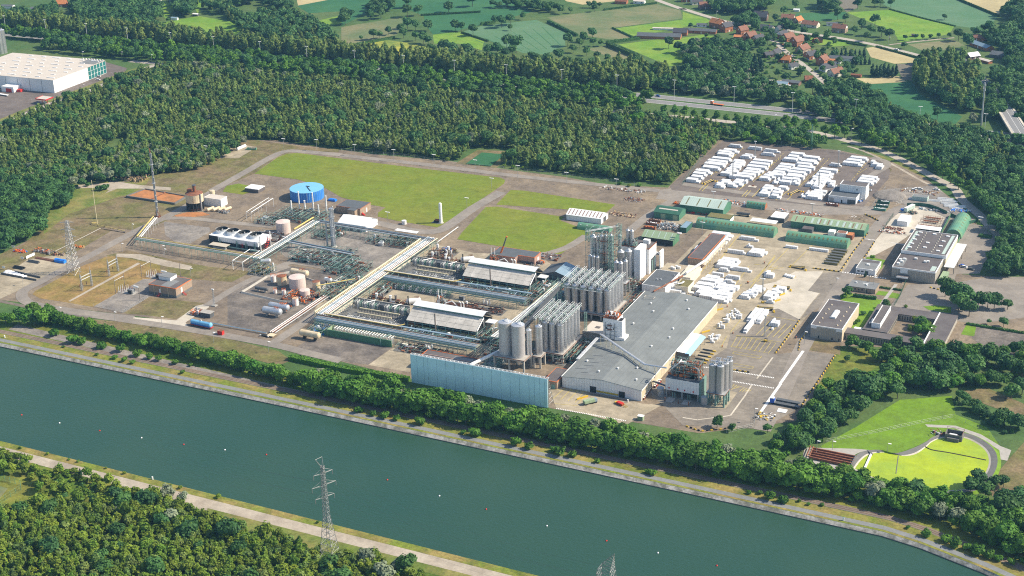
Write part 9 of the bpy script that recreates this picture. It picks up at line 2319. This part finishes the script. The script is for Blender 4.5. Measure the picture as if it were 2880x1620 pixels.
H=[(520,410,14,9,5,9,aj,aZ,-.4,'orange tiled house joined to the tall brick house at the village road'),(655,470,11,9,5.5,9.5,aj,aM,1.1,'tall brick house with dark roof and white windows at the village road'),(290,495,30,8,2.8,4.6,aj,an,.12,'long low dark roofed brick barn left of the tall brick house'),(290,400,10,5,2.5,3.6,ab,an,.12,'small pale outbuilding behind the long brick barn'),(900,510,10,8,4.5,8.5,aj,ak,1.,'rear brick house of the three in the village cluster'),(870,590,12,7,3,4.4,aj,aZ,.1,'low orange roofed annex in front of the three brick houses'),(1025,590,10,9,4,8,aj,ak,1.,'middle brick house of the three in the village cluster'),(1140,630,11,8,4,7.5,aj,aM,1.,'dark roofed brick house at the right of the village cluster'),(1180,300,14,10,4,9.5,bz,aM,.1,'big dark roofed house among trees behind the village'),(1590,310,13,9,3.5,7,ap,ak,.1,'brown roofed bungalow behind the village trees'),(1740,345,9,8,3,7,aY,aZ,1.2,'bright orange roofed cottage beside the brown bungalow'),(1930,400,17,9,3,6.2,ap,ak,-.15,'long brown roofed bungalow above the village road'),(2370,480,14,9,4.5,8.2,aY,ak,-.1,'house with half brown half dark roof and white gable at the road bend'),(2255,385,11,5,2.8,3.4,ab,an,.2,'flat white garage row behind the road bend house'),(1480,500,11,8,4,8.5,ab,aM,1.1,'white gabled dark roofed house at the top of the street'),(1500,570,10,8,4,7.5,aj,aM,1.1,'red brick house below the white gabled one'),(1590,610,12,8,4,8,aj,ak,1.1,'third brick house down the right side of the street'),(1735,680,13,10,5,9.5,aj,ak,1.1,'largest brick house in the middle of the street'),(1815,790,12,9,4,8,aY,ak,1.2,'tan brick house below the largest brick house'),(1930,880,11,9,4,7.5,aj,aM,1.,'brick house with a dark roof and a blue car outside'),(2030,640,9,6,2.5,5,aj,ak,1.,'small brown shed house alone on the grass triangle'),(2110,970,10,9,5,9,aj,ak,1.3,'tall narrow brick house at the lower part of the street'),(2190,1060,14,9,3.5,7.2,ab,aM,1.,'white house with a grey brown roof at the lower street'),(2310,1140,13,9,3.5,7.5,ap,ak,1.,'lowest cream house with a brown roof on the street'),(1540,935,11,8,3,6.8,aj,aZ,0,'bright orange roofed house left of the street'),(1400,830,10,8,2.6,6.2,ap,aM,1.4,'yellow gabled bungalow with a dark roof left of the street'),(1660,1030,9,7,2.8,5.5,ab,aM,1.,'small white gabled house behind the gardens'),(2290,950,12,6,2.6,4.,ab,aZ,.1,'low orange roofed annex by the tall narrow house'),(2430,910,26,7,2.8,4.4,ab,an,.12,'long grey roofed barn right of the lower street'),(2110,860,8,5,2.6,3.8,aj,aZ,.1,'tiny orange roofed annex by a cypress'),(1270,460,14,9,3,6,ap,an,-.2,'grey roofed bungalow hidden in the village trees'),(1290,860,8,6,2.8,5.4,bz,aM,.8,'small dark house behind the big cypresses'),(1310,1285,34,8,3,4.4,aj,al,.06,'long pale blue roofed shed at the end of the lane'),(1640,1275,16,8,3,4,bz,an,-.05,'dark flat roofed shed joined to the pale blue shed'),(1500,1325,15,4,2.6,3.2,ae,ab,.1,'narrow white roofed lean to before the dark shed'),(1900,1235,7,9,3,6,aj,ah,.4,'rusty red roofed barn at the foot of the street'),(400,620,9,5,2.4,3.6,aj,ah,-.1,'small rusty roofed shed in the orchard'),(210,60,12,9,3.5,8,ap,aM,.6,'dark roofed house at the top edge by the village road'),(330,125,12,9,3.5,7.5,bz,ak,.6,'brown roofed house beside the village road at the top'),(60,20,12,9,3.5,7,aj,ak,.3,'red roofed house at the top edge of the village road')]
for x,y,L,d,e,r_,w,rf,rz,lab in H:HO(lab,G('t1',x,y),L,d,e,r_,w,rf,rz,'village houses',ab if 'white gabl' in lab else None,chim='shed' not in lab and 'barn' not in lab and 'garage' not in lab,wins='shed' not in lab and 'lean' not in lab)
for k,x,y,L,d,e,r_,w,rf,rz,lab in[(aB,2400,285,44,12,2.8,5.2,aj,an,.2,'very long dark roofed poultry barn among the bright fields'),(aB,2560,262,14,10,3.5,7,aj,aM,.2,'dark roofed farm building at the right end of the long barn'),(aB,2440,225,24,4,2,2.6,ab,aR,.2,'pale low sheds behind the long barn'),(aB,2115,25,13,8,3,5,aj,ah,.1,'red brick barn at the top edge among gardens'),(aB,2250,25,12,7,3,4,ab,aR,.1,'pale flat house at the top edge among gardens'),(aO,2255,360,26,9,3,5,aj,al,-.75,'long grey roofed farm shed by the right hand trees'),(aO,2230,300,14,9,3,5,aj,ak,-.2,'brown roofed farmhouse by the right hand trees'),(aO,2185,440,11,9,3,6,bz,ab,.8,'white roofed farm building beside the farmyard'),(aO,2395,430,16,12,3,5.5,ae,an,-.2,'grey hipped barn at the right of the farmyard'),(aO,2280,470,14,5,2.4,3,aj,aR,-.6,'low pale sheds in the farmyard'),(aO,1310,580,9,4,2.2,3,aj,ah,0,'small red shed by the stubble strip'),(aO,860,85,6,3,2,3,ab,ab,.1,'white caravan like shed in the meadow behind the village'),(aO,1745,275,4,3,2,2.6,bz,aM,0,'tiny dark field shed in the bright meadow'),(bq,280,95,12,10,3,7,aY,an,.7,'grey roofed house among trees at far left'),(bq,790,40,14,10,4,8,ab,ak,.2,'white house with a brown roof at the top left edge'),(bq,470,45,12,8,3,7,aj,aZ,.4,'orange roofed house hidden in the top left trees'),(bq,1160,8,16,8,3,5,ab,aR,.1,'white bungalow at the top edge left of the meadows'),(bq,1320,150,7,4,2.4,3.4,ab,al,.2,'small pale shed in the top left meadow'),(bq,1480,120,6,4,2.4,3.2,ae,ab,.1,'tiny white roofed shed by the meadow hedge'),(bq,60,60,14,8,3,4,ab,an,.3,'pale sheds at the top left corner')]:
 HO(lab,G(k,x,y),L,d,e,r_,w,rf,rz,None,None,'farm_building','farm building',False,L>10 and 'barn' not in lab and 'sheds' not in lab)
# motorway bridge, lamps and masts
pts=[G(aO,2200,570,.3),G(aO,2290,650,2.5),G(aO,2380,765,5),G(aO,2440,830,6.6),G(aO,2500,925,7),G(aO,2576,1045,7),G(aO,2680,1200,6)]
L=SL(pts,5)
t=TH('motorway_bridge','road bridge curving over the motorway at the right edge','bridge',(pts[4].x,pts[4].y,0))
D_,E_,F_=MB(),MB(),MB()
for i in range(len(L)-1):
 a,b_=L[i],L[i+1]
 def nrm(j):d=(L[min(j+1,len(L)-1)]-L[max(j-1,0)]);d.z=0;d.normalize();return Vector((-d.y,d.x,0))
 n0,n1=nrm(i),nrm(i+1)
 def seg_(mb,s0,s1,zt_,zb):
  P=[a+n0*s0,b_+n1*s0,b_+n1*s1,a+n0*s1];z=Vector((0,0,zt_));y=Vector((0,0,zb))
  mb.quad([p+z for p in P][::-1]if(P[1]-P[0]).cross(P[2]-P[1]).z<0 else[p+z for p in P]);mb.quad([P[0]+z,P[1]+z,P[1]+y,P[0]+y]);mb.quad([P[3]+z,P[2]+z,P[2]+y,P[3]+y])
 seg_(D_,-5.5,5.5,0,-1.1);seg_(E_,5.5,7.2,.35,-1.1);seg_(E_,-7.2,-5.5,.35,-1.1);seg_(F_,-.12,.12,.03,.02);seg_(F_,4.7,4.95,.03,.02);seg_(F_,-4.95,-4.7,.03,.02)
D_.B('deck',dk,t);E_.B('edge_beam',ay,t);F_.B('lane_line',bC,t)
for p in(G(aO,2465,960,0),G(aO,2560,1075,0)):
 Bx(p.x-3,p.y-.6,0,p.x+3,p.y+.6,5.9).B('pier',aK,t)
def lamp(label,p,h,group,heads=2,r=.13):
 t=TH('lamp_post',label,'lamp post',p,0,group)
 Cy(p,p+Vector((0,0,h)),r*1.4,r,6).B(b1,aa if h>13 else ac,t)
 for s in((-1,1)if heads==2 else(1,)):
  Bx(p.x+s*.9-.75,p.y-.35,h-.05,p.x+s*.9+.75,p.y+.35,h+.22).B('lamp_head',ab,t)
 return t
for k,x,y in[(bq,28,120),(bq,335,150),(bq,645,180),(bq,953,212),(bq,1280,245),(bq,1605,275),(bq,1958,315),(bq,2310,350),(aB,95,385),(aB,465,418),(aB,850,455),(aB,1243,490),(aB,1663,525),(aB,2080,567),(aB,2513,605),(aO,390,655),(aO,833,700),(aO,1310,750),(aO,1795,805),(aO,2290,860)]:
 p=G(k,x,y,17.5);lamp('tall white motorway lamp post standing above the trees',Vector((p.x,p.y,0)),17.5,'motorway lamp posts',2,.13)
t=TH('telecom_mast','very tall grey mast beside the motorway at right','mast',G(aO,2253,945));p=G(aO,2253,945)
Cy(p,p+Vector((0,0,36)),.85,.5,10).B('shaft',ac,t)
for z in(29,33):Cy((p.x,p.y,z),(p.x,p.y,z+1.8),1.,1.,8).B('antenna_ring',ac,t)
for k,x,y,h in[(bq,1550,1102,9),(bq,2137,1048,10),(bq,2385,1055,9),(aB,98,1092,9),(aB,392,1130,9),(aB,697,1168,9),(aB,1008,1208,9),(aB,1330,1250,9),(aB,1697,1302,9),(aB,2075,1352,9),(aB,1133,1345,10),('e',945,45,10),('e',348,152,9),(bU,995,242,6),(bU,1225,405,7),(bU,915,388,6),(bU,860,905,6),(bU,1215,940,7),(bU,1605,1060,7),(bU,2020,1130,7),(bU,1238,430,6),(bU,1435,575,6),(bU,165,640,6),(bU,445,870,4),(aO,695,865,8),(aO,985,910,8),(aO,1275,970,8),(aO,255,85,8),(aO,1555,280,8),(bq,620,390,8),(bq,915,392,8),(bq,1140,412,8),(bq,625,640,8),(bG,620,1135,10),(bG,1598,1278,9),(b3,750,1385,8),(bg,605,655,10),(bg,922,1055,8),(bg,2250,190,10),(bg,1160,650,4),(bg,1415,590,8),(bg,1445,630,7),(a5,545,185,8),(a5,1015,430,8),(a5,1133,433,5),(a5,1550,450,5),(bS,840,565,9),(bS,2500,288,9),(bS,490,735,9),('q3',2200,185,9),(cD,560,115,9),(cD,632,60,8)]:
 p=G(k,x,y,h);lamp('thin grey plant lamp post with small white heads',Vector((p.x,p.y,0)),h,'plant lamp posts',2 if h>8 else 1,.09)
for k,x,y,h,lab in[(aO,550,1070,13,'floodlight mast at the rear edge of the storage lot, left one'),(aO,1180,1142,13,'floodlight mast at the rear edge of the storage lot, right one'),(bG,1015,545,13,'floodlight mast rising from the second pallet column of the storage lot'),(b3,895,745,13,'floodlight mast rising from the fourth pallet column of the storage lot'),(bR,2040,610,13,'floodlight mast among the marked bays of the yard'),(bK,2335,1040,12,'floodlight mast beside the right hand pallet group of the yard')]:
 p=G(k,x,y,h);LM(lab,Vector((p.x,p.y,0)),h,.8)
p=G(aO,972,1130);t=TH('green_mast','slender green lattice mast at the rear fence of the storage lot','mast',p);m=MB();lattice(m,p,0,21,1.1,.5,12,.08);m.B(cX,a9,t);Cy((p.x,p.y,15),(p.x,p.y,15.5),1.2,1.2,8).B('platform',ac,t)
# near pylons and wires
def pylon(label,p,h,base,group=None):
 t=TH(dh,label,dh,(p.x,p.y,0),0,group)
 m=MB();z1=h*.42;lattice(m,p,0,z1,base,base*.33,7,.13);m.B('lower_lattice',be,t)
 m=MB();lattice(m,p,z1,h*.93,base*.33,1.3,13,.11);m.B('upper_lattice',be,t)
 for i,(z,w)in enumerate(((h*.62,4.6),(h*.74,5.8),(h*.86,4.6))):
  for s in(-1,1):
   m=MB();tip=Vector((p.x+s*w*.52,p.y+s*w*.9,z))
   for q in(Vector((p.x-.7,p.y+.7*s,z-.1)),Vector((p.x+.7,p.y+.7*s,z-.1)),Vector((p.x,p.y,z+2.6))):m.bar(q,tip,.065)
   m.bar((p.x,p.y,z),tip,.06);m.B('crossarm',be,t)
   Cy(tip,tip-Vector((0,0,2.2)),.14,.14,5).B('insulator',be,t)
 m=MB()
 for s in(-1,1):
  tip=Vector((p.x-1.6+s*.6,p.y+s*1.8,h));
  for q in(Vector((p.x-.6,p.y,h*.9)),Vector((p.x+.6,p.y,h*.9))):m.bar(q,tip,.08)
 m.bar((p.x-2.2,p.y-1.8,h),(p.x-1.,p.y+1.8,h),.08);m.B('earth_peak',be,t)
 return t
P1=G(cE,2490,1300);pylon('tall grey lattice pylon standing at the canal edge of the near wood',P1,50.5,7.)
tp=G(cZ,2060,1280,50.5);P2=Vector((tp.x+1.4,tp.y,0));t=TH(dh,'broad grey lattice pylon top rising into the picture at the bottom edge',dh,P2)
m=MB();lattice(m,P2-Vector((5,0,0)),0,24,12,8.5,5,.13);m.B('lower_lattice',be,t)
m=MB();lattice(m,P2-Vector((5,0,0)),24,43,8.5,5.5,6,.1)
for k in range(5):
 a_,b2=k/5,(k+1)/5
 for sx,sy in((-1,-1),(1,-1),(1,1),(-1,1)):
  q0=Vector((P2.x-5+sx*2.75,P2.y+sy*2.75,43));m.bar(q0.lerp(tp,a_),q0.lerp(tp,b2),.09);q1=Vector((P2.x-5+sy*-2.75,P2.y+sx*2.75,43));m.bar(q0.lerp(tp,a_),q1.lerp(tp,b2),.06)
m.B('upper_lattice',be,t)
t=TH('power_line','thin power wires strung along the near side of the canal','wires',(P1.x,P1.y,0))
far_=P1+(P1-P2)
for a,b_ in((P1,P2),(far_,P1)):
 for i,(zf,w)in enumerate(((.62,4.6),(.74,5.8),(.86,4.6))):
  for s in(-1,1):
   o_=Vector((s*w*.52,s*w*.9,50.5*zf-2.2));pts=[]
   for k in range(13):
    u_=k/12;q=a.lerp(b_,u_)+o_;q.z-=6.5*4*u_*(1-u_);pts.append(q)
   MB().tube(pts,.028,4).B('wire',ae,t)
# buoys and bank markers
for k,x,y,c in[(cE,163,233,'r'),(cE,449,294,'w'),(cE,752,352,'r'),(cE,1068,406,'w'),(cE,1386,456,'r'),(cE,1697,497,'w'),(cE,2010,533,'r'),(cZ,347,723,'r'),(cZ,740,844,'w'),(cZ,1093,945,'r'),(cZ,1551,1070,'w'),(cZ,2001,1183,'r'),(cZ,2389,1274,'w'),(a5,257,1370,'r')]:
 p=G(k,x,y,-1.7);t=TH('buoy',('red' if c=='r' else 'white')+' round buoy floating in the line along the canal','buoy',p,0,('red' if c=='r' else 'white')+' buoys')
 m=MB();m.dome((p.x,p.y,p.z),.45,.45,10,4);m.cyl((p.x,p.y,p.z-.4),(p.x,p.y,p.z),.3,.45,10);m.B('float',aw if c=='r' else ab,t,smooth=True);Cy((p.x,p.y,p.z+.42),(p.x,p.y,p.z+.6),.1,.12,6).B('eye',ae,t)
for k,x,y,lab in[(cE,1152,722,'white marker post on the near bank edge of the canal'),(a5,1213,1030,'white marker post with a blue band on the far towpath edge'),(cZ,2162,138,'white marker post on the far towpath verge'),(bU,36,1100,'white marker post at the left end of the towpath')]:
 p=G(k,x,y);t=TH('marker_post',lab,b1,p);Bx(p.x-.3,p.y-.25,0,p.x+.3,p.y+.25,1.5).B(b1,ab,t);Bx(p.x-.34,p.y-.29,1.5,p.x+.34,p.y+.29,1.7).B('cap',al if 'blue' in lab else ab,t)
# haze
mb=Bx(-1900,-1100,-6,1300,2600,400)
me_o=mb.B('haze',au)
me_o.data.materials.clear()
hz=bpy.data.materials.new('haze')
hz.use_nodes=True
hn_=hz.node_tree
hn_.nodes.remove(hn_.nodes[bo])
pv=hn_.nodes.new('ShaderNodeVolumePrincipled')
pv.inputs[cV].default_value=(.28,.62,1.,1)
pv.inputs['Density'].default_value=.00006
pv.inputs['Anisotropy'].default_value=.2
hn_.links.new(pv.outputs[0],hn_.nodes['Material Output'].inputs['Volume'])
me_o.data.materials.append(hz)
me_o[bn]=b7
